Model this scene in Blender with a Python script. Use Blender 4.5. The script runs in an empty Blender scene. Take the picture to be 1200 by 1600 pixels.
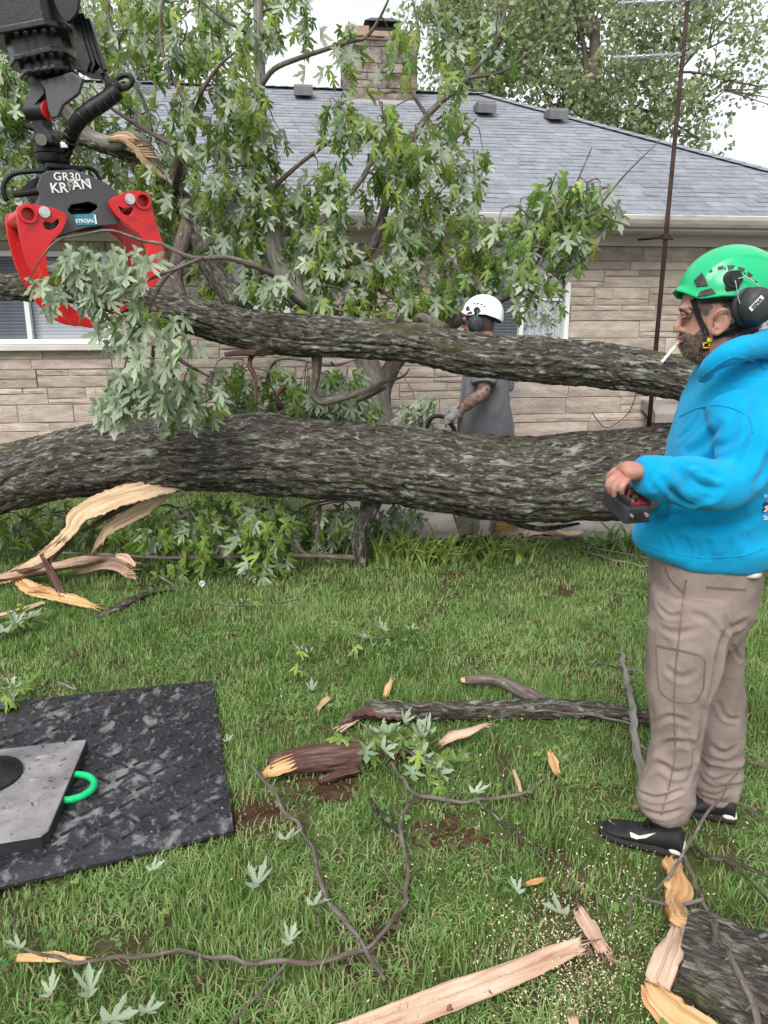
import bpy, bmesh, math, random
import numpy as np
from mathutils import Vector, Matrix
from mathutils.bvhtree import BVHTree

rng = np.random.default_rng(7)
random.seed(7)
SC = bpy.context.scene
COL = SC.collection
R = math.radians

# ------------------------------------------------------------------ camera
CAM_H, PITCH, FPX = 1.75, R(15.0), 1200.0
cam = bpy.data.cameras.new('camera'); cam_o = bpy.data.objects.new('camera', cam); COL.objects.link(cam_o)
cam_o.location = (0, 0, CAM_H); cam_o.rotation_euler = (R(90) - PITCH, 0, 0)
cam.sensor_fit = 'VERTICAL'; cam.sensor_height = 24.0; cam.lens = 18.0
cam.clip_start = 0.05; cam.clip_end = 2000
SC.camera = cam_o

# ------------------------------------------------------------------ sky and sun (overcast)
W = bpy.data.worlds.new('World'); SC.world = W; W.use_nodes = True
wt = W.node_tree; wt.nodes.clear()
wo = wt.nodes.new('ShaderNodeOutputWorld'); wb = wt.nodes.new('ShaderNodeBackground')
sk = wt.nodes.new('ShaderNodeTexSky'); sk.sky_type = 'NISHITA'; sk.sun_disc = False
SUN_EL, SUN_AZ = R(44), R(200)
sk.sun_elevation = SUN_EL; sk.sun_rotation = SUN_AZ
tc = wt.nodes.new('ShaderNodeTexCoord'); mp = wt.nodes.new('ShaderNodeMapping'); mp.inputs['Scale'].default_value = (1.6, 1.6, 4.5)
nz = wt.nodes.new('ShaderNodeTexNoise'); nz.inputs['Scale'].default_value = 1.7; nz.inputs['Detail'].default_value = 5
cr = wt.nodes.new('ShaderNodeValToRGB')
cr.color_ramp.elements[0].position = .32; cr.color_ramp.elements[0].color = (3.5, 3.6, 3.9, 1)
cr.color_ramp.elements[1].position = .62; cr.color_ramp.elements[1].color = (5.0, 5.0, 5.1, 1)
mx = wt.nodes.new('ShaderNodeMix'); mx.data_type = 'RGBA'; mx.inputs['Factor'].default_value = .93
wt.links.new(tc.outputs['Generated'], mp.inputs[0]); wt.links.new(mp.outputs[0], nz.inputs['Vector'])
wt.links.new(nz.outputs['Fac'], cr.inputs[0])
wt.links.new(sk.outputs[0], mx.inputs['A']); wt.links.new(cr.outputs[0], mx.inputs['B'])
wt.links.new(mx.outputs['Result'], wb.inputs['Color']); wb.inputs['Strength'].default_value = 0.1
wt.links.new(wb.outputs[0], wo.inputs[0])
sun = bpy.data.lights.new('sun', 'SUN'); sun.energy = 1.5; sun.angle = R(36); sun.color = (1, .97, .92)
sun_o = bpy.data.objects.new('sun', sun); COL.objects.link(sun_o)
# the sun stands behind the camera, a little to the left
sd = Vector((math.sin(SUN_AZ) * math.cos(SUN_EL), math.cos(SUN_AZ) * math.cos(SUN_EL), math.sin(SUN_EL)))
sun_o.rotation_euler = sd.to_track_quat('Z', 'Y').to_euler(); sun_o.location = (0, 0, 30)
SC.view_settings.view_transform = 'Standard'; SC.view_settings.look = 'None'
SC.view_settings.exposure = 1.4; SC.view_settings.gamma = 1; SC.view_settings.use_curve_mapping = False
SC.cycles.max_bounces = 6; SC.cycles.transparent_max_bounces = 6
SC.cycles.diffuse_bounces = 3; SC.cycles.use_denoising = True

# ------------------------------------------------------------------ where a picture point lies in the place
cP, sP = math.cos(PITCH), math.sin(PITCH)
def ray(px, py):
    x = (px - 600) / FPX; u = (800 - py) / FPX
    return Vector((x, cP + u * sP, -sP + u * cP))
def P(px, py, Y):
    d = ray(px, py); t = Y / d.y
    return Vector((d.x * t, Y, CAM_H + d.z * t))
def G(px, py, z=0.0):
    d = ray(px, py); t = (z - CAM_H) / d.z
    return Vector((d.x * t, d.y * t, z))

# ------------------------------------------------------------------ noise
def _h(ix, iy, iz):
    h = (ix * 374761393 + iy * 668265263 + iz * 2147483647 + 1013904223) & 0xffffffff
    h = ((h ^ (h >> 13)) * 1274126177) & 0xffffffff
    return ((h ^ (h >> 16)) & 0xffff) / 65535.0
def vnoise(p):
    p = np.asarray(p, float); i = np.floor(p).astype(np.int64); f = p - i; f = f * f * (3 - 2 * f)
    x, y, z = i[..., 0], i[..., 1], i[..., 2]; fx, fy, fz = f[..., 0], f[..., 1], f[..., 2]
    def L(a, b, t): return a + (b - a) * t
    c00 = L(_h(x, y, z), _h(x + 1, y, z), fx); c10 = L(_h(x, y + 1, z), _h(x + 1, y + 1, z), fx)
    c01 = L(_h(x, y, z + 1), _h(x + 1, y, z + 1), fx); c11 = L(_h(x, y + 1, z + 1), _h(x + 1, y + 1, z + 1), fx)
    return L(L(c00, c10, fy), L(c01, c11, fy), fz)
def fbm(p, o=3):
    p = np.asarray(p, float); s = 0; a = 1; t = 0
    for k in range(o):
        s = s + a * vnoise(p * (2 ** k) + 17.3 * k); t += a; a *= .5
    return s / t
def sstep(a, b, x):
    t = np.clip((x - a) / (b - a), 0, 1); return t * t * (3 - 2 * t)

# ------------------------------------------------------------------ objects
def tag(o, label=None, cat=None, group=None, kind=None):
    if label: o['label'] = label
    if cat: o['category'] = cat
    if group: o['group'] = group
    if kind: o['kind'] = kind
    return o
def link(o, parent=None):
    COL.objects.link(o)
    if parent is not None: o.parent = parent
    return o
def empty(name, loc=(0, 0, 0), rz=0):
    o = bpy.data.objects.new(name, None); COL.objects.link(o); o.location = loc; o.rotation_euler = (0, 0, rz)
    o.empty_display_size = .1
    return o
def put_mats(me, mats):
    for m in (mats if isinstance(mats, (list, tuple)) else [mats]): me.materials.append(m)
def np_mesh(name, V, F, mats, parent=None, smooth=True, attrs=None, mi=None, org=None):
    """V (n,3), F list of faces or (m,k) array."""
    V = np.asarray(V, float)
    if org is not None: V = V - np.asarray(org)
    me = bpy.data.meshes.new(name)
    if isinstance(F, np.ndarray) and F.ndim == 2:
        n, k = F.shape
        me.vertices.add(len(V)); me.vertices.foreach_set('co', V.astype(np.float32).ravel())
        me.loops.add(n * k); me.loops.foreach_set('vertex_index', F.astype(np.int32).ravel())
        me.polygons.add(n); me.polygons.foreach_set('loop_start', (np.arange(n) * k).astype(np.int32))
        me.polygons.foreach_set('loop_total', np.full(n, k, np.int32))
        me.update(calc_edges=True)
    else:
        me.from_pydata([tuple(v) for v in V], [], [tuple(int(i) for i in f) for f in F]); me.update()
    if smooth: me.polygons.foreach_set('use_smooth', np.ones(len(me.polygons), bool))
    put_mats(me, mats)
    if mi is not None: me.polygons.foreach_set('material_index', np.asarray(mi, np.int32))
    for an, (typ, dat) in (attrs or {}).items():
        a = me.attributes.new(an, typ, 'POINT')
        a.data.foreach_set('vector' if typ == 'FLOAT_VECTOR' else 'value', np.asarray(dat, np.float32).ravel())
    o = bpy.data.objects.new(name, me)
    return link(o, parent)

class MB:
    """collects shapes into one mesh"""
    def __init__(s): s.V = []; s.F = []; s.A = []; s.M = []; s.n = 0
    def add(s, V, F, A=None, m=0):
        V = np.asarray(V, float)
        s.V.append(V); s.A.append(np.asarray(A, float) if A is not None else V)
        for f in F: s.F.append(tuple(int(i) + s.n for i in f)); s.M.append(m)
        s.n += len(V); return s
    def box(s, c, d, rot=None, m=0, bev=0.0):
        c = np.array(c, float); d = np.array(d, float) / 2
        if bev <= 0:
            V = np.array([[x, y, z] for x in (-1, 1) for y in (-1, 1) for z in (-1, 1)], float) * d
            F = [(0, 1, 3, 2), (4, 6, 7, 5), (0, 4, 5, 1), (2, 3, 7, 6), (0, 2, 6, 4), (1, 5, 7, 3)]
        else:
            bm = bmesh.new(); bmesh.ops.create_cube(bm, size=1)
            for v in bm.verts: v.co = Vector((v.co.x * 2 * d[0], v.co.y * 2 * d[1], v.co.z * 2 * d[2]))
            bmesh.ops.bevel(bm, geom=list(bm.edges), offset=bev, segments=2, affect='EDGES', profile=.5)
            bm.verts.index_update()
            V = np.array([v.co[:] for v in bm.verts]); F = [[v.index for v in f.verts] for f in bm.faces]; bm.free()
        if rot is not None: V = V @ np.array(rot.to_3x3()).T
        return s.add(V + c, F, None, m)
    def tube(s, pts, rad, sides=10, m=0, cap=True, step=None, flat=1.0, wob=0.0, seed=0.0):
        V, F, A = tube_arrays(pts, rad, sides, cap, step, flat, wob, seed)
        return s.add(V, F, A, m)
    def cyl(s, a, b, r, sides=20, m=0, r2=None):
        return s.tube([a, b], [r, r2 if r2 is not None else r], sides, m)
    def plate(s, outer, holes, y0, th, m=0, bev=0):
        """prism of an outline in x,z, from y0 to y0+th, with holes through it"""
        bm = bmesh.new(); loops = [outer] + list(holes); es = []; vl = []
        for lp in loops:
            vs = [bm.verts.new((p[0], y0, p[1])) for p in lp]; vl.append(vs)
            for i in range(len(vs)): es.append(bm.edges.new((vs[i], vs[(i + 1) % len(vs)])))
        bmesh.ops.triangle_fill(bm, use_beauty=True, edges=es, normal=(0, -1, 0))
        bm.verts.index_update()
        V = [v.co[:] for v in bm.verts]; F = [[v.index for v in f.verts] for f in bm.faces]
        n = len(V); V2 = V + [(x, y + th, z) for x, y, z in V]
        F2 = F + [[i + n for i in reversed(f)] for f in F]
        for vs in vl:
            ids = [v.index for v in vs]
            for i in range(len(ids)):
                a, b = ids[i], ids[(i + 1) % len(ids)]; F2.append([a, b, b + n, a + n])
        bm.free()
        return s.add(V2, F2, None, m)
    def build(s, name, mats, parent=None, smooth=False, org=None, axis=False, recalc=True, autosmooth=None):
        V = np.concatenate(s.V); A = np.concatenate(s.A)
        o = np_mesh(name, V, s.F, mats, parent, smooth, {'axis_co': ('FLOAT_VECTOR', A)} if axis else None, s.M, org)
        if recalc:
            bm = bmesh.new(); bm.from_mesh(o.data); bmesh.ops.recalc_face_normals(bm, faces=bm.faces); bm.to_mesh(o.data); bm.free()
        if autosmooth is not None:
            o.data.polygons.foreach_set('use_smooth', np.ones(len(o.data.polygons), bool))
            o.data.set_sharp_from_angle(angle=R(autosmooth))
        return o

def catmull(pts, rad, step):
    pts = np.array([tuple(p) for p in pts], float); rad = np.array(rad, float)
    if len(pts) < 2: return pts, rad
    Q = np.vstack([2 * pts[0] - pts[1], pts, 2 * pts[-1] - pts[-2]])
    out = []; ro = []
    for i in range(len(pts) - 1):
        p0, p1, p2, p3 = Q[i:i + 4]; L = np.linalg.norm(p2 - p1); n = max(1, int(math.ceil(L / step)))
        for k in range(n):
            t = k / n
            out.append(.5 * ((2 * p1) + (-p0 + p2) * t + (2 * p0 - 5 * p1 + 4 * p2 - p3) * t * t + (-p0 + 3 * p1 - 3 * p2 + p3) * t ** 3))
            tt = t * t * (3 - 2 * t); ro.append(rad[i] * (1 - tt) + rad[i + 1] * tt)
    out.append(pts[-1]); ro.append(rad[-1])
    return np.array(out), np.array(ro)
def frames(C):
    T = np.gradient(C, axis=0); T /= np.linalg.norm(T, axis=1)[:, None] + 1e-12
    up = np.array([0, 0, 1.0]) if abs(T[0][2]) < .9 else np.array([0, 1.0, 0])
    n = np.cross(T[0], up); n /= np.linalg.norm(n); N = [n]
    for i in range(1, len(C)):
        n = N[-1] - T[i] * np.dot(N[-1], T[i]); n /= np.linalg.norm(n) + 1e-12; N.append(n)
    N = np.array(N); return T, N, np.cross(T, N)
def tube_arrays(pts, rad, sides=10, cap=True, step=None, flat=1.0, wob=0.0, seed=0.0):
    if np.isscalar(rad): rad = [rad] * len(pts)
    if step: C, r = catmull(pts, rad, step)
    else: C, r = np.array([tuple(p) for p in pts], float), np.array(rad, float)
    T, N, B = frames(C); n = len(C)
    a = np.arange(sides) / sides * 2 * np.pi
    u = np.concatenate([[0], np.cumsum(np.linalg.norm(np.diff(C, axis=0), axis=1))])
    rr = np.repeat(r[:, None], sides, 1)
    A = np.stack([np.repeat(u[:, None], sides, 1) + seed, rr * np.cos(a), rr * np.sin(a)], -1)
    if wob: rr = rr * (1 + wob * (fbm(np.stack([A[..., 0] * 9, A[..., 1] / (r.max()) * 1.6 + 31, A[..., 2] / (r.max()) * 1.6], -1), 2) * 2 - 1))
    V = C[:, None] + rr[..., None] * (N[:, None] * np.cos(a)[None, :, None] + B[:, None] * np.sin(a)[None, :, None] * flat)
    V = V.reshape(-1, 3); A = A.reshape(-1, 3); F = []
    for i in range(n - 1):
        for j in range(sides):
            k = (j + 1) % sides; F.append((i * sides + j, i * sides + k, (i + 1) * sides + k, (i + 1) * sides + j))
    if cap:
        F.append(tuple(range(sides - 1, -1, -1))); F.append(tuple((n - 1) * sides + j for j in range(sides)))
    return V, F, A

# ------------------------------------------------------------------ materials
def srgb(r, g, b):
    f = lambda c: c / 12.92 if c <= .04045 else ((c + .055) / 1.055) ** 2.4
    return tuple(f(v / 255.0) for v in (r, g, b)) + (1,)
def mat(name, cols, scale=(5, 5, 5), detail=4, rough=.7, bump=0, bscale=40, bdist=.01, coord='Object', metal=0, spec=.3,
        rand=0, tint=0, over=None, trans=0, back=None, ramp=(.3, .7), distort=0, coat=0, bstretch=None, sheen=0):
    """cols: base colours spread over a noise; over: list of (colour, scale, lo, hi) patches; rand/tint: value change per object / per 'tint' attribute"""
    m = bpy.data.materials.new(name); m.use_nodes = True; nt = m.node_tree; N = nt.nodes; L = nt.links
    bs = N['Principled BSDF']; bs.inputs['Roughness'].default_value = rough; bs.inputs['Metallic'].default_value = metal
    bs.inputs['Specular IOR Level'].default_value = spec; bs.inputs['Coat Weight'].default_value = coat
    if sheen: bs.inputs['Sheen Weight'].default_value = sheen
    if coord == 'axis':
        at = N.new('ShaderNodeAttribute'); at.attribute_name = 'axis_co'; src = at.outputs['Vector']
    else:
        src = N.new('ShaderNodeTexCoord').outputs['Object']
    if rand:
        oi = N.new('ShaderNodeObjectInfo'); ad = N.new('ShaderNodeVectorMath'); ad.operation = 'MULTIPLY_ADD'
        cb = N.new('ShaderNodeCombineXYZ')
        for k in range(3): L.new(oi.outputs['Random'], cb.inputs[k])
        L.new(cb.outputs[0], ad.inputs[0]); ad.inputs[1].default_value = (37, 53, 71); L.new(src, ad.inputs[2]); src = ad.outputs[0]
    def nzn(sc, det, dis=0):
        mp = N.new('ShaderNodeMapping'); mp.inputs['Scale'].default_value = sc if isinstance(sc, (tuple, list)) else (sc,) * 3
        L.new(src, mp.inputs[0]); n = N.new('ShaderNodeTexNoise'); n.inputs['Scale'].default_value = 1; n.inputs['Detail'].default_value = det
        n.inputs['Distortion'].default_value = dis; n.inputs['Roughness'].default_value = .6
        L.new(mp.outputs[0], n.inputs['Vector']); return n.outputs['Fac']
    n1 = nzn(scale, detail, distort); cr = N.new('ShaderNodeValToRGB'); e = cr.color_ramp.elements
    cols = [c if len(c) == 4 else tuple(c) + (1,) for c in cols]
    if len(cols) == 1: cols = cols * 2
    for i in range(len(cols)):
        p = ramp[0] + (ramp[1] - ramp[0]) * i / (len(cols) - 1)
        if i < 2: e[i].position = p; e[i].color = cols[i]
        else: x = e.new(p); x.color = cols[i]
    L.new(n1, cr.inputs[0]); c = cr.outputs[0]
    def mixc(f, a, b):
        x = N.new('ShaderNodeMix'); x.data_type = 'RGBA'; L.new(f, x.inputs['Factor'])
        L.new(a, x.inputs['A'])
        if isinstance(b, tuple): x.inputs['B'].default_value = b
        else: L.new(b, x.inputs['B'])
        return x.outputs['Result']
    for (oc, osc, lo, hi) in (over or []):
        f = nzn(osc, 5, .4); mr = N.new('ShaderNodeMapRange'); mr.inputs[1].default_value = lo; mr.inputs[2].default_value = hi
        mr.clamp = True; L.new(f, mr.inputs[0]); c = mixc(mr.outputs[0], c, oc if len(oc) == 4 else tuple(oc) + (1,))
    if back:
        ge = N.new('ShaderNodeNewGeometry'); c = mixc(ge.outputs['Backfacing'], c, tuple(back) if len(back) == 4 else tuple(back) + (1,))
    if rand or tint:
        hv = N.new('ShaderNodeHueSaturation'); L.new(c, hv.inputs['Color']); v = None
        if rand:
            mr = N.new('ShaderNodeMapRange'); mr.inputs[3].default_value = 1 - rand; mr.inputs[4].default_value = 1 + rand
            L.new(oi.outputs['Random'], mr.inputs[0]); v = mr.outputs[0]
        if tint:
            ta = N.new('ShaderNodeAttribute'); ta.attribute_name = 'tint'; mt = N.new('ShaderNodeMath'); mt.operation = 'MULTIPLY_ADD'
            L.new(ta.outputs['Fac'], mt.inputs[0]); mt.inputs[1].default_value = tint; mt.inputs[2].default_value = 1
            if v is None: v = mt.outputs[0]
            else:
                mm = N.new('ShaderNodeMath'); mm.operation = 'MULTIPLY'; L.new(v, mm.inputs[0]); L.new(mt.outputs[0], mm.inputs[1]); v = mm.outputs[0]
            mh = N.new('ShaderNodeMath'); mh.operation = 'MULTIPLY_ADD'; L.new(ta.outputs['Fac'], mh.inputs[0]); mh.inputs[1].default_value = -.035; mh.inputs[2].default_value = .5
            L.new(mh.outputs[0], hv.inputs['Hue'])
        L.new(v, hv.inputs['Value']); c = hv.outputs[0]
    L.new(c, bs.inputs['Base Color'])
    if bump:
        bn = nzn(bstretch if bstretch else bscale, 6); b = N.new('ShaderNodeBump'); b.inputs['Strength'].default_value = bump
        b.inputs['Distance'].default_value = bdist; L.new(bn, b.inputs['Height']); L.new(b.outputs[0], bs.inputs['Normal'])
    if trans:
        tr = N.new('ShaderNodeBsdfTranslucent'); L.new(c, tr.inputs['Color']); ms = N.new('ShaderNodeMixShader'); ms.inputs[0].default_value = trans
        L.new(bs.outputs[0], ms.inputs[1]); L.new(tr.outputs[0], ms.inputs[2]); L.new(ms.outputs[0], N['Material Output'].inputs['Surface'])
    return m

M = {}
M['bark'] = mat('bark', [(.02, .016, .013), (.075, .065, .055), (.18, .165, .145)], (11, 60, 60), 6, .92, 1, 0, .02, 'axis', spec=.12, bstretch=(45, 150, 150), distort=1.0, ramp=(.32, .68),
                over=[((.25, .265, .21), (18, 55, 55), .545, .64), ((.33, .355, .285), (7, 24, 24), .59, .68), ((.08, .09, .03), (2.4, 7, 7), .56, .76)])
M['bark_thin'] = mat('bark_thin', [(.05, .035, .03), (.12, .095, .08), (.2, .18, .16)], (14, 90, 90), 5, .85, .5, 0, .004, 'axis', spec=.2, bstretch=(60, 260, 260),
                     over=[((.28, .3, .25), (22, 60, 60), .6, .72)])
M['bark_grey'] = mat('bark_grey', [(.1, .09, .08), (.2, .185, .165), (.3, .28, .25)], (8, 60, 60), 5, .85, .5, 0, .005, 'axis', spec=.2, bstretch=(40, 160, 160))
M['bark_red'] = mat('bark_red', [(.035, .02, .017), (.1, .05, .04), (.17, .12, .1)], (6, 70, 70), 6, .8, .8, 0, .008, 'axis', spec=.25, bstretch=(20, 160, 160),
                    over=[((.2, .05, .035), (6, 40, 40), .62, .7)])
M['wood'] = mat('wood', [(.36, .23, .12), (.55, .4, .25), (.66, .53, .37)], (3, 60, 60), 5, .75, .6, 0, .006, 'axis', spec=.2, bstretch=(5, 220, 220),
                over=[((.4, .17, .06), (6, 20, 20), .64, .76)])
M['wood_orange'] = mat('wood_orange', [(.4, .2, .08), (.56, .34, .16), (.65, .46, .27)], (4, 60, 60), 5, .7, .6, 0, .006, 'axis', spec=.2, bstretch=(8, 200, 200))
M['wood_pink'] = mat('wood_pink', [(.38, .21, .14), (.54, .37, .27), (.65, .5, .39)], (5, 60, 60), 5, .75, .6, 0, .006, 'axis', spec=.2, bstretch=(8, 200, 200))
# ================================================================== ground
M['soil'] = mat('soil', [(.035, .022, .012), (.075, .05, .03), (.11, .08, .05)], (9, 9, 9), 6, .95, .8, 60, .02, spec=.1,
                over=[((.085, .115, .035), (3, 3, 3), .4, .55)])
M['bare_soil'] = mat('bare_soil', [(.03, .016, .01), (.07, .04, .024), (.11, .07, .045)], (14, 14, 14), 6, .95, .9, 70, .02, spec=.1)
M['concrete'] = mat('concrete', [(.17, .15, .13), (.25, .225, .2), (.31, .29, .26)], (3, 3, 3), 6, .9, .35, 120, .004, spec=.2,
                    over=[((.09, .07, .05), (1.3, 1.3, 1.3), .52, .7)])
M['mulch'] = mat('mulch', [(.03, .02, .014), (.075, .05, .035), (.13, .09, .065)], (40, 40, 40), 5, .95, 1, 60, .03, spec=.1)

def sheet(name, x0, x1, y0, y1, z, nx, ny, m, amp=0):
    xs = np.linspace(x0, x1, nx); ys = np.linspace(y0, y1, ny); X, Y = np.meshgrid(xs, ys)
    Z = np.full_like(X, z)
    if amp: Z = Z + amp * (fbm(np.stack([X * 2.2, Y * 2.2, X * 0], -1), 3) - .5)
    V = np.stack([X, Y, Z], -1).reshape(-1, 3); i = np.arange((ny - 1) * nx).reshape(ny - 1, nx)[:, :-1].ravel()
    F = np.stack([i, i + 1, i + nx + 1, i + nx], 1)
    return np_mesh(name, V, F, m)
tag(sheet('ground', -400, 400, -60, 700, -.012, 2, 2, M['soil']), kind='structure')
tag(sheet('lawn_soil', -5, 5, .3, 7.4, 0.0, 120, 100, M['soil'], .012), kind='structure')
tag(sheet('planting_bed', -6, 6, 7.1, 10.6, .008, 60, 30, M['mulch'], .03), kind='structure')

# walkway of concrete slabs behind the trunk
walk = empty('walkway', (0, 6.35, 0)); tag(walk, kind='structure')
mb = MB(); mb.box((0, 0, 0), (1.18, 1.36, .06), bev=.008); slab0 = None
for k in range(4, 9):
    if slab0 is None:
        slab0 = mb.build('slab', M['concrete'], walk); o = slab0
    else:
        o = slab0.copy(); link(o, walk)
    o.location = (-4.8 + k * 1.2, 0, -.005 + .003 * (k % 2))

# ================================================================== house
H_O, H_R = Vector((0, 9.1, 0)), R(7)
hx = Vector((math.cos(H_R), math.sin(H_R), 0)); hy = Vector((-math.sin(H_R), math.cos(H_R), 0))
house = empty('house', H_O, H_R)
tag(house, 'single-storey limestone house with grey shingle hip roof behind the fallen tree', 'house')
def Wl(px, py, yl=0.0):
    """picture point -> house-local x,z on the plane local y = yl"""
    d = ray(px, py); o = Vector((0, 0, CAM_H)); t = (hy.dot(H_O - o) + yl) / hy.dot(d); p = o + d * t - H_O
    return p.dot(hx), p.z

M['mortar'] = mat('mortar', [(.22, .195, .175), (.32, .285, .255)], (20, 20, 20), 4, .95, .4, 90, .004)
M['stone'] = mat('stone', [(.35, .285, .235), (.46, .39, .33), (.56, .49, .425)], (5, 5, 14), 6, .9, .9, 0, .012, rand=.2, spec=.15, bstretch=(26, 26, 60),
                 over=[((.31, .285, .265), (2.5, 2.5, 3), .55, .75)])
M['stone_grey'] = mat('stone_grey', [(.13, .11, .095), (.24, .2, .17), (.33, .28, .24)], (6, 6, 12), 6, .95, 1, 0, .02, rand=.2, spec=.1, bstretch=(22, 22, 40),
                      over=[((.04, .036, .034), (5, 5, 5), .5, .7)])
M['shingle'] = mat('shingle', [(.19, .2, .228), (.225, .236, .265), (.265, .276, .305)], (7, 7, 7), 5, .9, .4, 220, .004, tint=.12, spec=.2)
M['trim'] = mat('trim', [(.5, .48, .44), (.62, .6, .56)], (3, 3, 3), 4, .5, .1, 30, .003)
M['gutter'] = mat('gutter', [(.42, .4, .37), (.58, .56, .53)], (2, 2, 8), 5, .4, .1, 20, .003, over=[((.2, .19, .17), (3, 3, 12), .55, .75)])
M['white_frame'] = mat('white_frame', [(.74, .75, .76), (.8, .81, .82)], (4, 4, 4), 3, .4)
M['glass'] = mat('glass', [(.03, .035, .042), (.05, .055, .065)], (2, 2, 2), 3, .08, spec=.6)
M['blind'] = mat('blind', [(.42, .45, .5), (.52, .55, .6)], (4, 4, 4), 3, .5)
M['blind_dark'] = mat('blind_dark', [(.12, .135, .16), (.18, .2, .23)], (4, 4, 4), 3, .5)
M['lace'] = mat('lace', [(.2, .23, .25), (.42, .46, .48), (.6, .64, .66)], (60, 60, 60), 4, .9, .3, 60, .004, over=[((.13, .16, .18), (13, 13, 13), .56, .62)])
M['vent_grey'] = mat('vent_grey', [(.1, .1, .105), (.15, .15, .155)], (6, 6, 6), 3, .6)
M['black_metal'] = mat('black_metal', [(.01, .01, .011), (.022, .022, .024)], (8, 8, 8), 4, .45, .1, 40, .003, spec=.5)
M['galv'] = mat('galv', [(.3, .32, .35), (.44, .46, .49)], (9, 9, 9), 4, .4, metal=.6)
M['terracotta'] = mat('terracotta', [(.28, .2, .135), (.4, .3, .21)], (9, 9, 9), 4, .85, .4, 50, .01)
M['flashing'] = mat('flashing', [(.33, .34, .36), (.42, .43, .45)], (5, 5, 5), 3, .5, metal=.3)

WZ0, WZ1 = 0.0, 2.43
XL, XR = -6.2, 6.0
# window openings: (x0, x1, z0, z1)
def opening(px0, py0, px1, py1):
    x0, za = Wl(px0, (py0 + py1) / 2); x1, _ = Wl(px1, (py0 + py1) / 2); xm = (px0 + px1) / 2
    return [x0, x1, Wl(xm, py1)[1], Wl(xm, py0)[1]]
win_r = opening(748, 388, 890, 548)
win_l = opening(-120, 392, 172, 538)
win_m = opening(352, 388, 452, 492)
win_f = opening(1098, 392, 1290, 560)
wins = [win_r, win_l, win_m, win_f]
def inwin(x0, x1, z0, z1):
    return any(x0 < w[1] - .004 and x1 > w[0] + .004 and z0 < w[3] - .004 and z1 > w[2] + .004 for w in wins)

# wall core with openings: a grid of boxes
mb = MB()
xs = sorted({XL, XR} | {v for w in wins for v in w[:2]}); zs = sorted({-.1, WZ1 + .07} | {v for w in wins for v in w[2:]})
for i in range(len(xs) - 1):
    for j in range(len(zs) - 1):
        cx, cz = (xs[i] + xs[i + 1]) / 2, (zs[j] + zs[j + 1]) / 2
        if inwin(cx - .01, cx + .01, cz - .01, cz + .01): continue
        mb.box((cx, .12, cz), (xs[i + 1] - xs[i], .2, zs[j + 1] - zs[j]))
wall = mb.build('wall', M['mortar'], house)
mb = MB(); mb.box((0, 5.1, 1.2), (12.2, 9.4, 2.4)); mb.build('rear_walls', M['mortar'], house)

# ashlar stones, each its own block
def stone(x0, x1, z0, z1, parent, m, y=0.0, proud=.02, ax='x'):
    g = .0032; x0 += g; x1 -= g; z0 += g; z1 -= g
    if x1 - x0 < .03 or z1 - z0 < .02: return None
    b = .007; pr = proud + random.uniform(-.006, .008); w = (x1 - x0) / 2; h = (z1 - z0) / 2
    V = []; n = 4 if w > .12 else 2
    rows = [(h, 0), (h, pr - b), (h - b, pr), (0, pr + .004), (-h + b, pr), (-h, pr - b), (-h, 0)]
    us = np.linspace(-w, w, n + 1)
    for r, (z, d) in enumerate(rows):
        for i, u in enumerate(us):
            e = .0 if 0 < i < n else b
            jd = random.uniform(-.005, .006) if r in (2, 3, 4) else 0
            V.append((u * (1 if r in (0, 1, 5, 6) or e == 0 else (w - e) / w), -(d + jd - (b if e and r in (2, 3, 4) else 0)), z))
    F = []
    for r in range(len(rows) - 1):
        for i in range(n):
            a = r * (n + 1) + i; F.append((a, a + n + 1, a + n + 2, a + 1))
    L = len(rows)
    F.append([r * (n + 1) for r in range(L)]); F.append([r * (n + 1) + n for r in range(L - 1, -1, -1)])
    me = bpy.data.meshes.new('stone'); me.from_pydata(V, [], F); me.materials.append(m)
    o = bpy.data.objects.new('stone', me); link(o, parent); o.location = ((x0 + x1) / 2, y + .021, (z0 + z1) / 2)
    return o
stones = []
def cells(x0, x1, bands, minw, maxw):
    out = []
    for (z0, z1) in bands:
        x = x0 - random.uniform(0, .4)
        while x < x1:
            w = random.uniform(minw, maxw); e = min(x + w, x1); q = random.random(); s = max(x, x0); hgt = z1 - z0
            if q < .5 or hgt < .14: out.append((s, e, z0, z1))
            else:
                c = z0 + hgt * random.choice([.36, .5, .64]); k = s + (e - s) * random.choice([.35, .45, .6, 2])
                out.append((s, e, z0, c))
                if k < e - .1: out.append((s, k, c, z1)); out.append((k, e, c, z1))
                else: out.append((s, e, c, z1))
            x = e
    return [c for c in out if c[1] - c[0] > .03]
bands = []; z = -.02
for h in [.2, .2, .1, .2, .19, .2, .11, .2, .2, .18, .2, .2, .1, .2, .17]:
    if z + h > WZ1: break
    bands.append((z, z + h)); z += h
bands.append((z, WZ1))
todo = []
for c in cells(XL, XR, bands, .5, 1.15):
    if not inwin(*c): todo.append(c); continue
    # clip the block against the openings
    segs = [(c[0], c[1], c[2], c[3])]
    for w in wins:
        new = []
        for s in segs:
            if not (s[0] < w[1] and s[1] > w[0] and s[2] < w[3] and s[3] > w[2]): new.append(s); continue
            if s[0] < w[0]: new.append((s[0], w[0], s[2], s[3]))
            if s[1] > w[1]: new.append((w[1], s[1], s[2], s[3]))
            a, b = max(s[0], w[0]), min(s[1], w[1])
            if s[2] < w[2]: new.append((a, b, s[2], w[2]))
            if s[3] > w[3]: new.append((a, b, w[3], s[3]))
        segs = new
    todo += segs
todo.sort(key=lambda c: (-(c[3] > .45), c[0]))
near = [c for c in todo if -4.9 < c[0] and c[1] < 5.4 and c[3] > .35]
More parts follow.
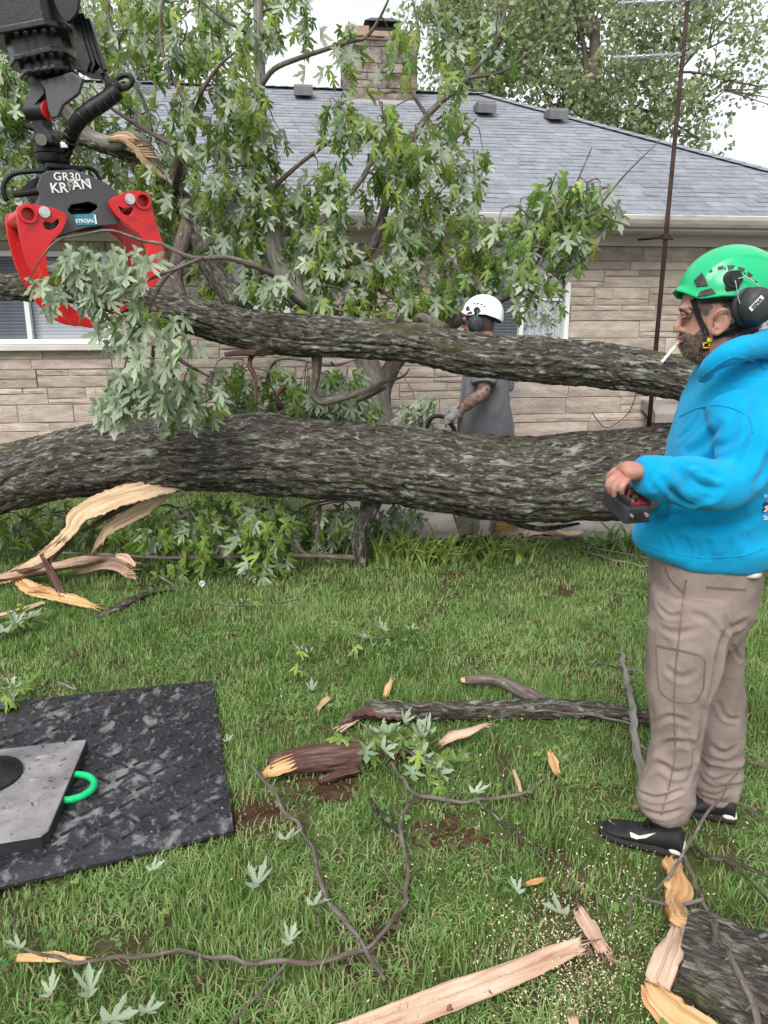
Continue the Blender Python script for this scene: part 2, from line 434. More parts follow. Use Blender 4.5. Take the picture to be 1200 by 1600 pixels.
rest = [c for c in todo if c not in near]
near.sort(key=lambda c: -(c[1] - c[0]) * (c[3] - c[2])); rest += near[285:]; near = near[:285]
for c in near: stone(*c, wall, M['stone'], 0, .014)
mbr = MB()
for c in rest: mbr.box(((c[0] + c[1]) / 2, .01, (c[2] + c[3]) / 2), (max(.01, c[1] - c[0] - .01), .03, max(.01, c[3] - c[2] - .01)))
tag(mbr.build('stonework', M['stone'], wall), kind='stuff')

# ---- windows
def window(name, w, sashes, sill=True):
    x0, x1, z0, z1 = w
    root = empty(name); root.parent = house; root.location = (0, 0, 0)
    fr = MB(); t = .055
    fr.box((x0 + t / 2, .03, (z0 + z1) / 2), (t, .1, z1 - z0)); fr.box((x1 - t / 2, .03, (z0 + z1) / 2), (t, .1, z1 - z0))
    fr.box(((x0 + x1) / 2, .032, z1 - t / 2), (x1 - x0 - 2 * t, .1, t)); fr.box(((x0 + x1) / 2, .032, z0 + t / 2), (x1 - x0 - 2 * t, .1, t))
    for m_ in sashes: fr.box((m_, .026, (z0 + z1) / 2), (.05, .09, z1 - z0 - 2 * t - .002))
    fr.build('frame', M['white_frame'], root)
    if sill:
        s = MB(); s.box(((x0 + x1) / 2, -.02, z0 - .035), (x1 - x0 + .12, .16, .06), bev=.006); s.build('sill', M['trim'], root)
    return root
def panes(root, edges, z0, z1, kinds, t=.055):
    for i in range(len(edges) - 1):
        a, b = edges[i] + (.055 if i == 0 else .025), edges[i + 1] - (.055 if i == len(edges) - 2 else .025); k = kinds[i]
        if b - a < .02: continue
        p = MB(); p.box(((a + b) / 2, .1, (z0 + z1) / 2), (b - a, .01, z1 - z0 - 2 * t)); p.build('pane', M['glass'], root)
        if k in ('blind', 'blind_dark'):
            n = int((z1 - z0 - .12) / .036); s0 = None
            for q in range(n):
                if s0 is None:
                    sm = MB(); sm.box((0, 0, 0), (b - a - .01, .016, .03), rot=Matrix.Rotation(R(28), 3, 'X')); s0 = sm.build('slat', M[k], root); o = s0
                else: o = s0.copy(); link(o, root)
                o.location = ((a + b) / 2, .08, z0 + .075 + q * .036)
        elif k == 'lace':
            zt = z0 + (z1 - z0) * .52
            xs = np.linspace(a, b, 60); V = []; F = []
            for q, x in enumerate(xs):
                yy = .076 + .012 * math.sin((x - a) * 75) ; V += [(x, yy, z0 + .06), (x, yy, zt)]
                if q: F.append((2 * q - 2, 2 * q, 2 * q + 1, 2 * q - 1))
            np_mesh('lace_curtain', V, F, M['lace'], root)
            sm = MB(); sm.box(((a + b) / 2, .07, (zt + z1) / 2 - .02), (b - a - .01, .012, z1 - zt - .07)); sm.build('roller_blind', M['blind'], root)
            sm = MB(); sm.box(((a + b) / 2, .06, zt - .01), (b - a - .01, .03, .03)); sm.build('meeting_rail', M['white_frame'], root)
        elif k == 'shutter':
            n = 6
            for q in range(n):
                sm = MB(); hh = (z1 - z0 - .12) / n
                sm.box(((a + b) / 2, .06, z0 + .06 + hh * (q + .5)), (b - a - .01, .012, hh * .96), rot=Matrix.Rotation(R(9), 3, 'X')); sm.build('slat', M['white_frame'], root)
mx_ = Wl(816, 460)[0]
rw = window('window', win_r, [mx_]); panes(rw, [win_r[0], mx_, win_r[1]], win_r[2], win_r[3], ['blind_dark', 'lace'])
rw['label'] = 'white framed window with lace curtain behind the man in the white helmet'
ml = Wl(40, 460)[0]
lw = window('window', win_l, [ml]); panes(lw, [win_l[0], ml, win_l[1]], win_l[2], win_l[3], ['blind_dark', 'blind'])
lw['label'] = 'window with closed horizontal blinds behind the red grapple'
mw = window('window', win_m, []); panes(mw, win_m[:2], win_m[2], win_m[3], ['shutter'])
fw = window('window', win_f, []); panes(fw, win_f[:2], win_f[2], win_f[3], ['lace'])

# ---- frieze, soffit, fascia, gutter
EZ, EY = 2.72, -.52
mb = MB(); mb.box((0, -.028, WZ1 + .06), (XR - XL + .3, .05, .13)); mb.build('frieze_board', M['trim'], house)
mb = MB(); mb.box((0, -.24, 2.56), (XR - XL + .7, .56, .02)); mb.build('soffit', M['trim'], house)
mb = MB(); mb.box((0, EY + .02, 2.64), (XR - XL + .7, .02, .15)); mb.build('fascia', M['trim'], house)
prof = [(0, .115), (-.012, .12), (-.115, .12), (-.125, .11), (-.118, .07), (-.095, .03), (-.07, 0), (0, 0)]
V = []; F = []
for i, x in enumerate((XL - .35, XR + .35)):
    V += [(x, EY + .008 + p[0], 2.585 + p[1]) for p in prof]
n = len(prof)
for i in range(n): F.append((i, (i + 1) % n, n + (i + 1) % n, n + i))
F += [tuple(range(n)), tuple(range(2 * n - 1, n - 1, -1))]
np_mesh('gutter', V, F, M['gutter'], house, smooth=False)

# ---- roof
SL, RUN = .5, 4.4
rx_end = 2.0; XE = rx_end + RUN + .0; XW = -13.0
roof = empty('roof'); roof.parent = house
zr = EZ + SL * RUN; yr = EY + RUN
V = [(XW, EY, EZ), (XE, EY, EZ), (rx_end, yr, zr), (XW, yr, zr), (XE, EY + 2 * RUN, EZ), (XW, EY + 2 * RUN, EZ)]
V2 = V + [(x, y, z - .05) for x, y, z in V]
F = [(0, 1, 2, 3), (1, 4, 2), (3, 2, 4, 5), (6, 7, 10, 11), (0, 6, 7, 1), (1, 7, 10, 4), (4, 10, 11, 5), (5, 11, 6, 0, 3)]
np_mesh('deck', V2, F, M['shingle'], roof, smooth=False)
sl = math.hypot(1, SL); ue = np.array([0, 1 / sl, SL / sl]); un = np.array([0, -SL / sl, 1 / sl])
VV = []; FF = []; TT = []; nv = 0; row = 0; s = -.03; SLEN = RUN * sl
while s < SLEN - .02:
    xmax = rx_end + (SLEN - max(s, 0)) / sl; x = -6.6 - random.uniform(0, .3); e = .142
    while x < xmax - .02:
        w = random.uniform(.14, .36); x1 = min(x + w, xmax - .01 * random.random()); th = random.choice([.008, .009, .012, .015]); t = random.gauss(0, .5)
        a = np.array([x + .0015, EY, EZ]); b = np.array([x1 - .0015, EY, EZ])
        p = [a + ue * s + un * .001, b + ue * s + un * .001, b + ue * s + un * th, a + ue * s + un * th, b + ue * min(s + e + .02, SLEN) + un * .004, a + ue * min(s + e + .02, SLEN) + un * .004]
        VV += p; FF += [(nv, nv + 1, nv + 2, nv + 3), (nv + 3, nv + 2, nv + 4, nv + 5), (nv + 1, nv + 4, nv + 2), (nv, nv + 3, nv + 5)]; TT += [t] * 6; nv += 6
        x = x1
    s += e; row += 1
tag(np_mesh('shingles', np.array(VV), FF, M['shingle'], roof, smooth=False, attrs={'tint': ('FLOAT', TT)}), kind='stuff')
# hip and ridge caps
for nm, A, B in (('hip_cap', Vector((XE, EY, EZ)), Vector((rx_end, yr, zr))), ('ridge_cap', Vector((rx_end, yr, zr)), Vector((-7, yr, zr)))):
    n = int((B - A).length / .2); c0 = None; d = (B - A).normalized()
    for k in range(n):
        if c0 is None:
            side = d.cross(Vector((0, 0, 1))).normalized(); up = side.cross(d)
            V = []
            for f, lift in ((-.13, .012), (.13, .002)):
                for sgn in (-1, 0, 1): V.append(d * f + side * sgn * .12 + up * (lift + (.028 if sgn == 0 else -.012)))
            o = c0 = np_mesh(nm, V, [(0, 1, 4, 3), (1, 2, 5, 4), (0, 2, 1)], M['shingle'], roof, smooth=False)
        else: o = c0.copy(); link(o, roof)
        o.location = A + d * (.1 + k * .2)
# roof vents
def on_roof(px, py):
    d = ray(px, py); o = Vector((0, 0, CAM_H)) - H_O; ol = Vector((o.dot(hx), o.dot(hy), o.z)); dl = Vector((d.dot(hx), d.dot(hy), d.z))
    nn = Vector((0, -SL, 1)); t = (Vector((0, EY, EZ)) - ol).dot(nn) / dl.dot(nn); return ol + dl * t
for px, py in ((474, 154), (757, 181), (868, 191)):
    p = on_roof(px, py); root = empty('roof_vent'); root.parent = roof; root.location = p; root.scale = (.78, .78, .78)
    q = MB(); q.box((0, .02, .004), (.44, .44, .012), rot=Matrix.Rotation(math.atan(SL), 3, 'X')); q.build('vent_flange', M['vent_grey'], root)
    q = MB(); w = .17
    V = [(-w, -.2, .01), (w, -.2, .01), (w, .2, .12), (-w, .2, .12), (-w, -.2, .15), (w, -.2, .15), (w, -.12, .21), (-w, -.12, .21), (w, .2, .2), (-w, .2, .2)]
    q.add(V, [(0, 1, 5, 4), (4, 5, 6, 7), (7, 6, 8, 9), (0, 4, 7, 9, 3), (1, 2, 8, 6, 5), (2, 3, 9, 8), (0, 3, 2, 1)]); q.build('vent_hood', M['vent_grey'], root)
# plumbing stack and turbine cowl at the left
p = on_roof(206, 176); q = MB(); q.cyl(p - Vector((0, 0, .1)), p + Vector((0, 0, .32)), .055); q.build('vent_pipe', M['black_metal'], roof, autosmooth=40)
p = on_roof(207, 150); q = MB(); q.cyl(p - Vector((0, 0, .1)), p + Vector((0, 0, .5)), .07); q.tube([p + Vector((0, 0, z)) for z in (.5, .52, .62, .68)], [.09, .15, .13, .02], 20); q.build('flue_cowl', M['galv'], roof, autosmooth=40)

# ---- chimney
ch = empty('chimney'); ch.parent = roof; 
cx0 = Wl(540, 130, 3.3)[0]; cx1 = Wl(652, 130, 3.3)[0]; cy0 = 3.3; cd = .85
ctop = Wl(596, 58, 3.3)[1]; cbot = EZ + SL * (cy0 - EY) - .1
mb = MB(); mb.box(((cx0 + cx1) / 2, cy0 + cd / 2 + .02, (cbot + ctop - .05) / 2), (cx1 - cx0 - .05, cd, ctop - cbot)); mb.build('core', M['mortar'], ch)
zb = cbot + .12; hs = [.17, .2, .13, .21, .16, .2, .14]; bb = []; q = zb; i = 0
while q < ctop - .08: bb.append((q, min(q + hs[i % 7], ctop))); q += hs[i % 7]; i += 1
for c in cells(cx0, cx1, bb, .35, .75): stone(*c, ch, M['stone_grey'], cy0, .03)
for z0, z1 in bb:
    for (a, b) in ((0, .4), (.4, cd)):
        o = stone(a, b, z0, z1, ch, M['stone_grey'], 0, .03)
        if o: o.rotation_euler = (0, 0, R(-90)); o.location = (cx0 + .021, cy0 + cd - (a + b) / 2 + .03, (z0 + z1) / 2)
mb = MB(); mb.box(((cx0 + cx1) / 2, cy0 + cd / 2, cbot + .02), (cx1 - cx0 + .03, cd + .08, .22)); mb.build('flashing', M['flashing'], ch)
mb = MB(); w3 = (cx1 - cx0) / 3
for k in range(3): mb.box((cx0 + w3 * (k + .5), cy0 + cd / 2 - .01, ctop + .035 + (.03 if k == 0 else 0)), (w3 - .015, cd + .05, .07 + (.06 if k == 0 else 0)), bev=.01)
mb.build('coping', M['terracotta'], ch)
ccx = (cx0 + cx1) / 2 + .05
mb = MB(); mb.box((ccx, cy0 + cd / 2, ctop + .13), (.42, .4, .14)); mb.build('flue', M['black_metal'], ch)
mb = MB(); V = [(-.28, -.3, 0), (.28, -.3, 0), (.28, .3, 0), (-.28, .3, 0), (-.16, -.1, .1), (.16, -.1, .1), (.16, .1, .1), (-.16, .1, .1)]
mb.add(np.array(V) + np.array([ccx, cy0 + cd / 2, ctop + .25]), [(0, 3, 2, 1), (0, 1, 5, 4), (1, 2, 6, 5), (2, 3, 7, 6), (3, 0, 4, 7), (4, 5, 6, 7)]); mb.build('flue_cap', M['black_metal'], ch)
mb = MB()
for sx in (-.2, .2):
    for sy in (-.2, .2): mb.cyl((ccx + sx, cy0 + cd / 2 + sy, ctop + .18), (ccx + sx, cy0 + cd / 2 + sy, ctop + .26), .012, 8)
mb.build('cap_strut', M['black_metal'], ch)

# ---- basement window hood and meter box, cable
hxx, hz = Wl(1000, 640); hx2, hz2 = Wl(1120, 650)
hood = empty('basement_hood'); hood.parent = house
q = MB(); zc = Wl(1040, 645, -.3)[1]
V = []
for x in (hxx, hx2 + .3):
    V += [(x, -.02, zc + .12), (x, -.3, zc + .1), (x, -.42, zc + .0), (x, -.42, zc - .1), (x, -.36, zc - .1), (x, -.02, zc + .02)]
q.add(V, [(i, (i + 1) % 6, 6 + (i + 1) % 6, 6 + i) for i in range(6)] + [tuple(range(6)), tuple(range(11, 5, -1))]); q.build('hood_shell', M['concrete'], hood)
q = MB(); q.box(((hxx + hx2 + .3) / 2, -.2, (zc - .1) / 2), (hx2 + .3 - hxx - .1, .3, zc - .12)); q.build('hood_base', M['stone_grey'], hood)
mxx, mz = Wl(650, 652)
q = MB(); q.box((mxx, -.07, mz), (.2, .12, .3), bev=.012); mb_o = q.build('meter_box', M['galv'], house)
q = MB(); q.box((mxx, -.133, mz + .03), (.12, .008, .12)); q.build('meter_face', M['white_frame'], mb_o)
# loose cable on the wall
q = MB(); pts = []
for px, py in ((998, 600), (985, 640), (965, 660), (945, 668), (925, 645)):
    x, z = Wl(px, py, -.06); pts.append((x, -.06, z))
q.tube(pts, .006, 6, step=.05); q.build('cable', M['black_metal'], house, smooth=True)

# ================================================================== TV antenna mast by the eave
M['rust'] = mat('rust', [(.018, .01, .009), (.045, .024, .02), (.08, .055, .048)], (6, 6, 3), 5, .7, .4, 70, .004, metal=.2)
M['alu'] = mat('alu', [(.35, .36, .36), (.5, .51, .51)], (12, 12, 12), 4, .45, metal=.5, over=[((.16, .15, .13), (20, 20, 20), .55, .7)])
ab = H_O + hx * Wl(1044, 330, EY - .2)[0] + hy * (EY - .2)
ant = empty('antenna_mast', ab); tag(ant, 'tall rusty television antenna mast standing against the eave', 'antenna')
q = MB(); q.tube([(0, 0, 0), (0, 0, 2.6), (.012, 0, 5.6)], [.026, .024, .02], 12); q.build('mast', M['rust'], ant, smooth=True)
q = MB()
q.tube([(.0, .0, 2.47), (-.12, .3, 2.47), (-.1, .6, 2.49)], .014, 6); q.tube([(0, 0, 2.47), (.18, .3, 2.47)], .012, 6)
q.box((0, 0, 2.47), (.08, .08, .05)); q.build('wall_bracket', M['rust'], ant)
def boom(px0, py0, px1, py1, n, L0):
    a = P(px0, py0, ab.y) - ab; b = P(px1, py1, ab.y) - ab; a.y += .0
    q = MB(); q.tube([a, b], .014, 8); bo = q.build('boom', M['alu'], ant, smooth=True)
    for k in range(n):
        c = a.lerp(b, (k + .5) / n); L = L0 * (.75 + .5 * k / n)
        q = MB(); q.tube([c + Vector((-.02, -L, .0)), c, c + Vector((.02, L, .03))], .005, 6); q.box(c, (.03, .04, .035)); q.build('element', M['alu'], bo)
boom(958, 90, 1082, 84, 9, .22); boom(965, 5, 1150, -4, 11, .45)
# ================================================================== fallen trunk and limb
def bark_log(name, pts, rad, parent, org, step=.011, sides=150, amp=.013, bumps=(), seed=0.0, fu=4.0, fv=26.0, ends=True, mats=None):
    C, r = catmull(pts, rad, step); T, N, B = frames(C); n = len(C)
    a = np.arange(sides) / sides * 2 * np.pi
    u = np.concatenate([[0], np.cumsum(np.linalg.norm(np.diff(C, axis=0), axis=1))]) + seed
    U = np.repeat(u[:, None], sides, 1); Rr = np.repeat(r[:, None], sides, 1)
    ca, sa = np.cos(a)[None] * Rr, np.sin(a)[None] * Rr
    q = lambda su, sv, o=0: np.stack([U * su + o, ca * sv + o * 1.7, sa * sv - o], -1)
    tw = .5 * fbm(q(2.2, 7, 3), 2)
    n1 = vnoise(q(fu, fv, 1) + tw[..., None]); n2 = vnoise(q(fu * 2.6, fv * 2.0, 9) + tw[..., None] * 2); n3 = fbm(q(45, 70, 5), 3)
    f1 = sstep(0, .2, np.abs(n1 - .5)); f2 = sstep(0, .22, np.abs(n2 - .5))
    cross = sstep(.0, .1, np.abs(vnoise(q(13, 9, 21)) - .5))
    h = .55 * f1 + .3 * f2 + .2 * cross * f1 + .38 * (n3 - .5)
    low = (fbm(q(1.6, 4.5, 13), 2) - .5)
    D = amp * (h - .8) + .09 * Rr * low * 2
    Nd = N[:, None] * np.cos(a)[None, :, None] + B[:, None] * np.sin(a)[None, :, None]
    Vv = C[:, None] + (Rr)[..., None] * Nd
    for (bp, br, bh) in bumps:
        d = np.linalg.norm(Vv - np.array(bp), axis=-1); D = D + bh * np.exp(-(d / br) ** 2) * (1 + .5 * low)
    Vv = Vv + D[..., None] * Nd
    A = np.stack([U, ca, sa], -1)
    idx = np.arange(n * sides).reshape(n, sides); nx = np.roll(idx, -1, 1)
    F = np.stack([idx[:-1], nx[:-1], nx[1:], idx[1:]], -1).reshape(-1, 4)
    return np_mesh(name, Vv.reshape(-1, 3), F, mats or M['bark'], parent, True, {'axis_co': ('FLOAT_VECTOR', A.reshape(-1, 3))}, org=org)
def path_from_edges(rows, Yf):
    pts, rad = [], []
    for x, t, b in rows:
        Y = Yf(x); p, q = P(x, t, Y), P(x, b, Y); pts.append((p + q) / 2); rad.append((p - q).length / 2 * .985)
    return pts, rad
def ribbon(mb, pts, w, th, up=(0, 0, 1), step=.012, seed=0., m=0, jag=.25, n=15):
    """a torn strip of wood: flat, with fibres along it"""
    C, ww = catmull(pts, w, step); T, _, _ = frames(C); up = np.array(up, float)
    S = np.cross(T, up); S /= np.linalg.norm(S, axis=1)[:, None] + 1e-9; Nn = np.cross(S, T)
    k = len(C); us = np.concatenate([np.linspace(-1, 1, n), np.linspace(1, -1, n)]); sg = np.concatenate([np.ones(n), -np.ones(n)])
    L = np.concatenate([[0], np.cumsum(np.linalg.norm(np.diff(C, axis=0), axis=1))]) + seed
    U = np.repeat(L[:, None], 2 * n, 1); uu = np.repeat(us[None], k, 0)
    edge = 1 + jag * (fbm(np.stack([U * 7, np.sign(uu) * 5, U * 0 + seed], -1), 3) - .5) * 2 + .8 * jag * (vnoise(np.stack([U * 55, np.sign(uu) * 5 + 2, U * 0 + seed], -1)) - .5)
    rid = (fbm(np.stack([U * 3, uu * 5 + seed, sg[None] * 3 + U * 0], -1), 3) - .5) + .55 * (vnoise(np.stack([U * 4 + 7, uu * 13 + seed * 3, sg[None] * 3 + U * 0], -1)) - .5)
    Vv = C[:, None] + S[:, None] * (uu * edge * ww[:, None])[..., None] + Nn[:, None] * (sg[None] * th * (1.02 - np.abs(uu) ** 3) + rid * th * 2.2 + .3 * ww[:, None] * (uu ** 2 - .4))[..., None]
    A = np.stack([U, uu * ww[:, None], sg[None] * th + U * 0], -1)
    idx = np.arange(k * 2 * n).reshape(k, 2 * n); nx = np.roll(idx, -1, 1)
    F = np.stack([idx[:-1], nx[:-1], nx[1:], idx[1:]], -1).reshape(-1, 4).tolist()
    F += [list(range(2 * n))[::-1], [(k - 1) * 2 * n + j for j in range(2 * n)]]
    return mb.add(Vv.reshape(-1, 3), F, A.reshape(-1, 3), m)

def fray(mb, c, d, n, L, spread, w=.006, seed=0.):
    """jagged fibres at a torn end"""
    c, d = Vector(c), Vector(d).normalized()
    for k in range(n):
        o = Vector(rng.normal(0, spread, 3)); e = d * rng.uniform(.3, 1) * L + Vector(rng.normal(0, L * .16, 3)); t = d.cross(Vector(rng.normal(0, 1, 3))).normalized() * rng.uniform(.5, 1) * w; u_ = d.cross(t).normalized() * w * .5
        p0 = c + o - d * L * .35; V = [p0 - t, p0 + t, p0 + u_, c + o + e * .55 + t * .6, c + o + e * .55 - t * .6, c + o + e]
        mb.add([tuple(v) for v in V], [(0, 1, 3, 4), (1, 2, 3), (2, 0, 4), (4, 3, 5), (2, 4, 5), (3, 2, 5)], [(k * .7 + seed + x, y_, z_) for x, y_, z_ in ((0, 0, 0), (0, .004, 0), (0, 0, .004), (L * .6, .004, 0), (L * .6, 0, 0), (L, 0, 0))])
    return mb
TY = lambda x: 4.95
rows = [(-260, 765, 858), (-120, 732, 832), (0, 702, 803), (60, 686, 788), (140, 664, 774), (250, 655, 765), (400, 648, 770), (500, 655, 778), (600, 666, 787), (700, 676, 800), (800, 682, 814), (900, 678, 814), (1000, 672, 812), (1100, 668, 812), (1250, 662, 815), (1500, 655, 815)]
pts, rad = path_from_edges(rows, TY)
tbase = Vector((pts[5].x, 4.95, 0))
trunk = empty('fallen_log', tbase)
tag(trunk, 'thick lichen-covered lower trunk lying across the lawn, torn wood underneath its left end', 'tree trunk')
bark_log('trunk_bark', pts, rad, trunk, tbase, bumps=[(P(138, 655, 4.85), .09, .045), (P(388, 655, 4.8), .07, .03), (P(415, 640, 5.0), .1, .03)], amp=.027, fv=24, fu=4.5)
def part(name, mbx, m, parent, org, smooth=True, axis=True, **k): return mbx.build(name, m, parent, smooth=smooth, org=org, axis=axis, **k)
# supporting branch stub
q = MB(); q.tube([P(583, 775, 4.95), P(572, 805, 4.97), P(561, 840, 5.0), P(562, 870, 5.02), G(560, 893, -.03)], [.075, .06, .052, .05, .055], 18, step=.03, wob=.22)
part('support_branch', q, M['bark'], trunk, tbase)
# torn wood at the left
q = MB()
ribbon(q, [P(285, 757, 4.9), P(227, 766, 4.75), P(168, 784, 4.65), P(124, 806, 4.6), P(108, 832, 4.55), P(70, 868, 4.5), G(22, 900, .05), G(-20, 915, .03)], [.05, .07, .075, .06, .038, .036, .04, .03], .016, (0, -.75, .65))
fray(q, P(90, 850, 4.5), (-.8, -.1, -.8), 10, .16, .015)
part('torn_wood', q, M['wood'], trunk, tbase)
q = MB()
ribbon(q, [P(262, 770, 4.95), P(215, 800, 4.8), P(176, 822, 4.72), P(158, 842, 4.7), P(143, 866, 4.66)], [.03, .045, .04, .022, .006], .011, (.2, -.8, .5), seed=3)
ribbon(q, [P(176, 822, 4.72), P(164, 836, 4.7), P(160, 852, 4.68)], [.03, .012, .003], .007, (.2, -.8, .5), seed=4)
part('torn_wood', q, M['wood'], trunk, tbase)
q = MB()
ribbon(q, [G(24, 905, .04), G(50, 922, .05), G(98, 935, .05), G(130, 944, .05), G(160, 953, .02)], [.03, .055, .045, .03, .012], .014, (0, -.3, 1), seed=6)
fray(q, G(150, 950, .03), (1, -.3, -.05), 16, .12, .012); fray(q, G(60, 925, .06), (1, -.2, .1), 12, .14, .02)
part('torn_wood', q, M['wood_orange'], trunk, tbase)
q = MB()
ribbon(q, [P(-10, 905, 4.55), G(60, 892, .09), G(120, 880, .13), G(165, 872, .12), G(212, 884, .05)], [.03, .04, .05, .04, .03], .016, (0, -.2, 1), seed=8)
ribbon(q, [G(120, 893, .06), G(170, 884, .08), G(200, 895, .05), G(214, 905, .02)], [.03, .035, .028, .012], .013, (0, -.5, 1), seed=9)
fray(q, G(205, 885, .07), (1, -.2, -.1), 18, .1, .02); fray(q, G(205, 900, .04), (1, -.2, -.1), 14, .1, .015)
part('torn_wood', q, M['wood_pink'], trunk, tbase)
q = MB(); ribbon(q, [P(182, 868, 4.62), P(198, 872, 4.6), P(212, 884, 4.55)], [.012, .025, .012], .008, (0, -1, .3), seed=10)
part('torn_wood', q, M['wood_pink'], trunk, tbase)
q = MB(); ribbon(q, [P(118, 812, 4.62), P(112, 836, 4.6), P(92, 862, 4.55), P(60, 885, 4.5), G(10, 895, .03)], [.02, .018, .02, .03, .02], .012, (.3, -.4, .6), seed=12)
ribbon(q, [P(240, 768, 4.9), P(200, 790, 4.78), P(170, 806, 4.68), P(130, 830, 4.63)], [.02, .02, .018, .008], .012, (.3, -.6, .5), seed=13)
part('torn_bark', q, M['bark_red'], trunk, tbase)
q = MB(); ribbon(q, [P(66, 866, 4.5), P(84, 900, 4.42), P(96, 925, 4.38), G(108, 958, -.02)], [.012, .022, .022, .02], .012, (0, -1, .2), seed=14)
part('torn_bark', q, M['bark_red'], trunk, tbase)
# broken wood and bark under the right half
q = MB(); ribbon(q, [P(770, 806, 5.1), P(840, 826, 5.15), P(905, 818, 5.25)], [.016, .02, .01], .012, (0, -1, .3), seed=20); part('torn_bark', q, M['bark'], trunk, tbase)
q = MB(); ribbon(q, [P(775, 815, 5.42), P(790, 814, 5.42), P(800, 822, 5.42), P(780, 836, 5.4)], [.07, .06, .05, .02], .02, (0, -1, .3), seed=21); part('torn_wood', q, M['wood_orange'], trunk, tbase)

LY = lambda x: float(np.interp(x, [-100, 30, 170, 300, 500, 800, 1100, 1400], [5.35, 5.1, 4.8, 4.7, 4.66, 4.66, 4.66, 4.7]))
rows = [(-200, 436, 472), (-80, 431, 470), (30, 428, 470), (110, 426, 473), (173, 437, 489), (240, 450, 508), (300, 463, 522), (385, 482, 546), (470, 493, 557), (560, 497, 561), (640, 503, 567), (740, 518, 590), (860, 529, 601), (920, 533, 605), (1000, 544, 616), (1090, 564, 634), (1200, 585, 660), (1350, 612, 690), (1550, 650, 740)]
pts, rad = path_from_edges(rows, LY)
lbase = Vector((pts[8].x, 4.66, 0))
limb = empty('fallen_limb', lbase)
tag(limb, 'dark upper tree limb gripped by the red grapple, level with the men\'s heads', 'tree limb')
bark_log('limb_bark', pts, rad, limb, lbase, sides=130, amp=.02, fv=30, fu=5.5, seed=40, bumps=[(P(358, 478, 4.55), .06, .03), (P(402, 552, 4.62), .06, .035), (P(830, 525, 4.66), .1, .012)])
q = MB(); q.tube([P(495, 545, 4.68), P(494, 585, 4.7), P(489, 612, 4.72), P(503, 628, 4.74), P(540, 620, 4.78), P(575, 609, 4.84), P(598, 598, 4.9)], [.036, .027, .025, .025, .022, .018, .015], 14, step=.025, wob=.12)
q.tube([P(598, 598, 4.9), P(630, 588, 4.95), P(640, 575, 5.0)], [.012, .008, .004], 6, step=.03)
part('elbow_branch', q, M['bark_thin'], limb, lbase)
q = MB(); q.tube([P(397, 545, 4.66), P(390, 568, 4.6), P(399, 592, 4.58), P(400, 632, 4.56)], [.02, .014, .013, .009], 8, step=.02, wob=.1)
q.tube([P(400, 551, 4.6), P(376, 551, 4.55), P(352, 554, 4.5)], [.022, .018, .014], 8, step=.02, wob=.1)
part('dead_branch', q, M['bark_red'], limb, lbase)
q = MB(); q.tube([P(616, 508, 4.66), P(622, 496, 4.62), P(624, 488, 4.62)], [.02, .013, .012], 8, step=.02); q.tube([P(622, 490, 4.62), P(606, 488, 4.6), P(585, 494, 4.6)], [.006, .005, .003], 6, step=.02)
q.tube([P(690, 512, 4.8), P(660, 496, 5.0), P(652, 502, 5.05)], [.035, .03, .03], 10, step=.03, wob=.2)
part('dead_branch', q, M['bark_thin'], limb, lbase)

# ================================================================== leaves
def leaf_outline():
    half = [(0, 0), (.06, -.02), (.2, -.08), (.4, -.03), (.3, .05), (.22, .1), (.1, .17), (.09, .23), (.24, .29), (.34, .35), (.39, .46), (.5, .52), (.57, .7), (.44, .63), (.36, .65), (.26, .54), (.11, .43), (.1, .5), (.17, .6), (.14, .68), (.21, .77), (.11, .83), (.08, .91), (0, 1.07)]
    return half
def leaf_mesh_arrays(fold, curl, skew, wide=1.0):
    h = leaf_outline(); Rt = [(x * wide, y) for x, y in h]; Lf = [(-x * wide, y) for x, y in h[1:-1]][::-1]
    out = Rt + Lf; V = [(0, .33)] + out; n = len(out)
    F = [(0, 1 + i, 1 + (i + 1) % n) for i in range(n)]
    V = np.array(V, float); x, y = V[:, 0], V[:, 1]
    z = -fold * np.abs(x) - curl * (y - .2) ** 2 + skew * x * y * .6
    x = x * (1 - .25 * fold)
    # stalk
    V3 = np.stack([x, y, z], 1)
    S = np.array([[-.008, 0, 0], [.008, 0, 0], [.006, -.55, .05], [-.006, -.55, .05]]); k = len(V3)
    V3 = np.vstack([V3, S]); F = F + [(k, k + 1, k + 2), (k, k + 2, k + 3)]
    return V3, np.array(F)
LEAF = [leaf_mesh_arrays(.3, .4, .35, .95), leaf_mesh_arrays(.75, .5, -.4, .95), leaf_mesh_arrays(1.15, .35, .6, .9), leaf_mesh_arrays(.55, .9, .3, .92)]
M['leaf'] = mat('leaf', [(.11, .19, .03), (.18, .29, .05), (.25, .38, .075)], (7, 7, 7), 3, .5, .25, 60, .004, rand=.18, tint=.4, trans=.42, back=(.42, .5, .36), spec=.4)
M['leaf_young'] = mat('leaf_young', [(.24, .36, .06), (.34, .47, .1)], (7, 7, 7), 3, .55, 0, rand=.14, tint=.3, trans=.35, back=(.3, .4, .24), spec=.3)
leaf_me = []
for k, (v, f) in enumerate(LEAF):
    for mm in ('leaf', 'leaf_young'):
        me = bpy.data.meshes.new('leaf'); me.from_pydata(v.tolist(), [], f.tolist()); me.materials.append(M[mm]); leaf_me.append(me)

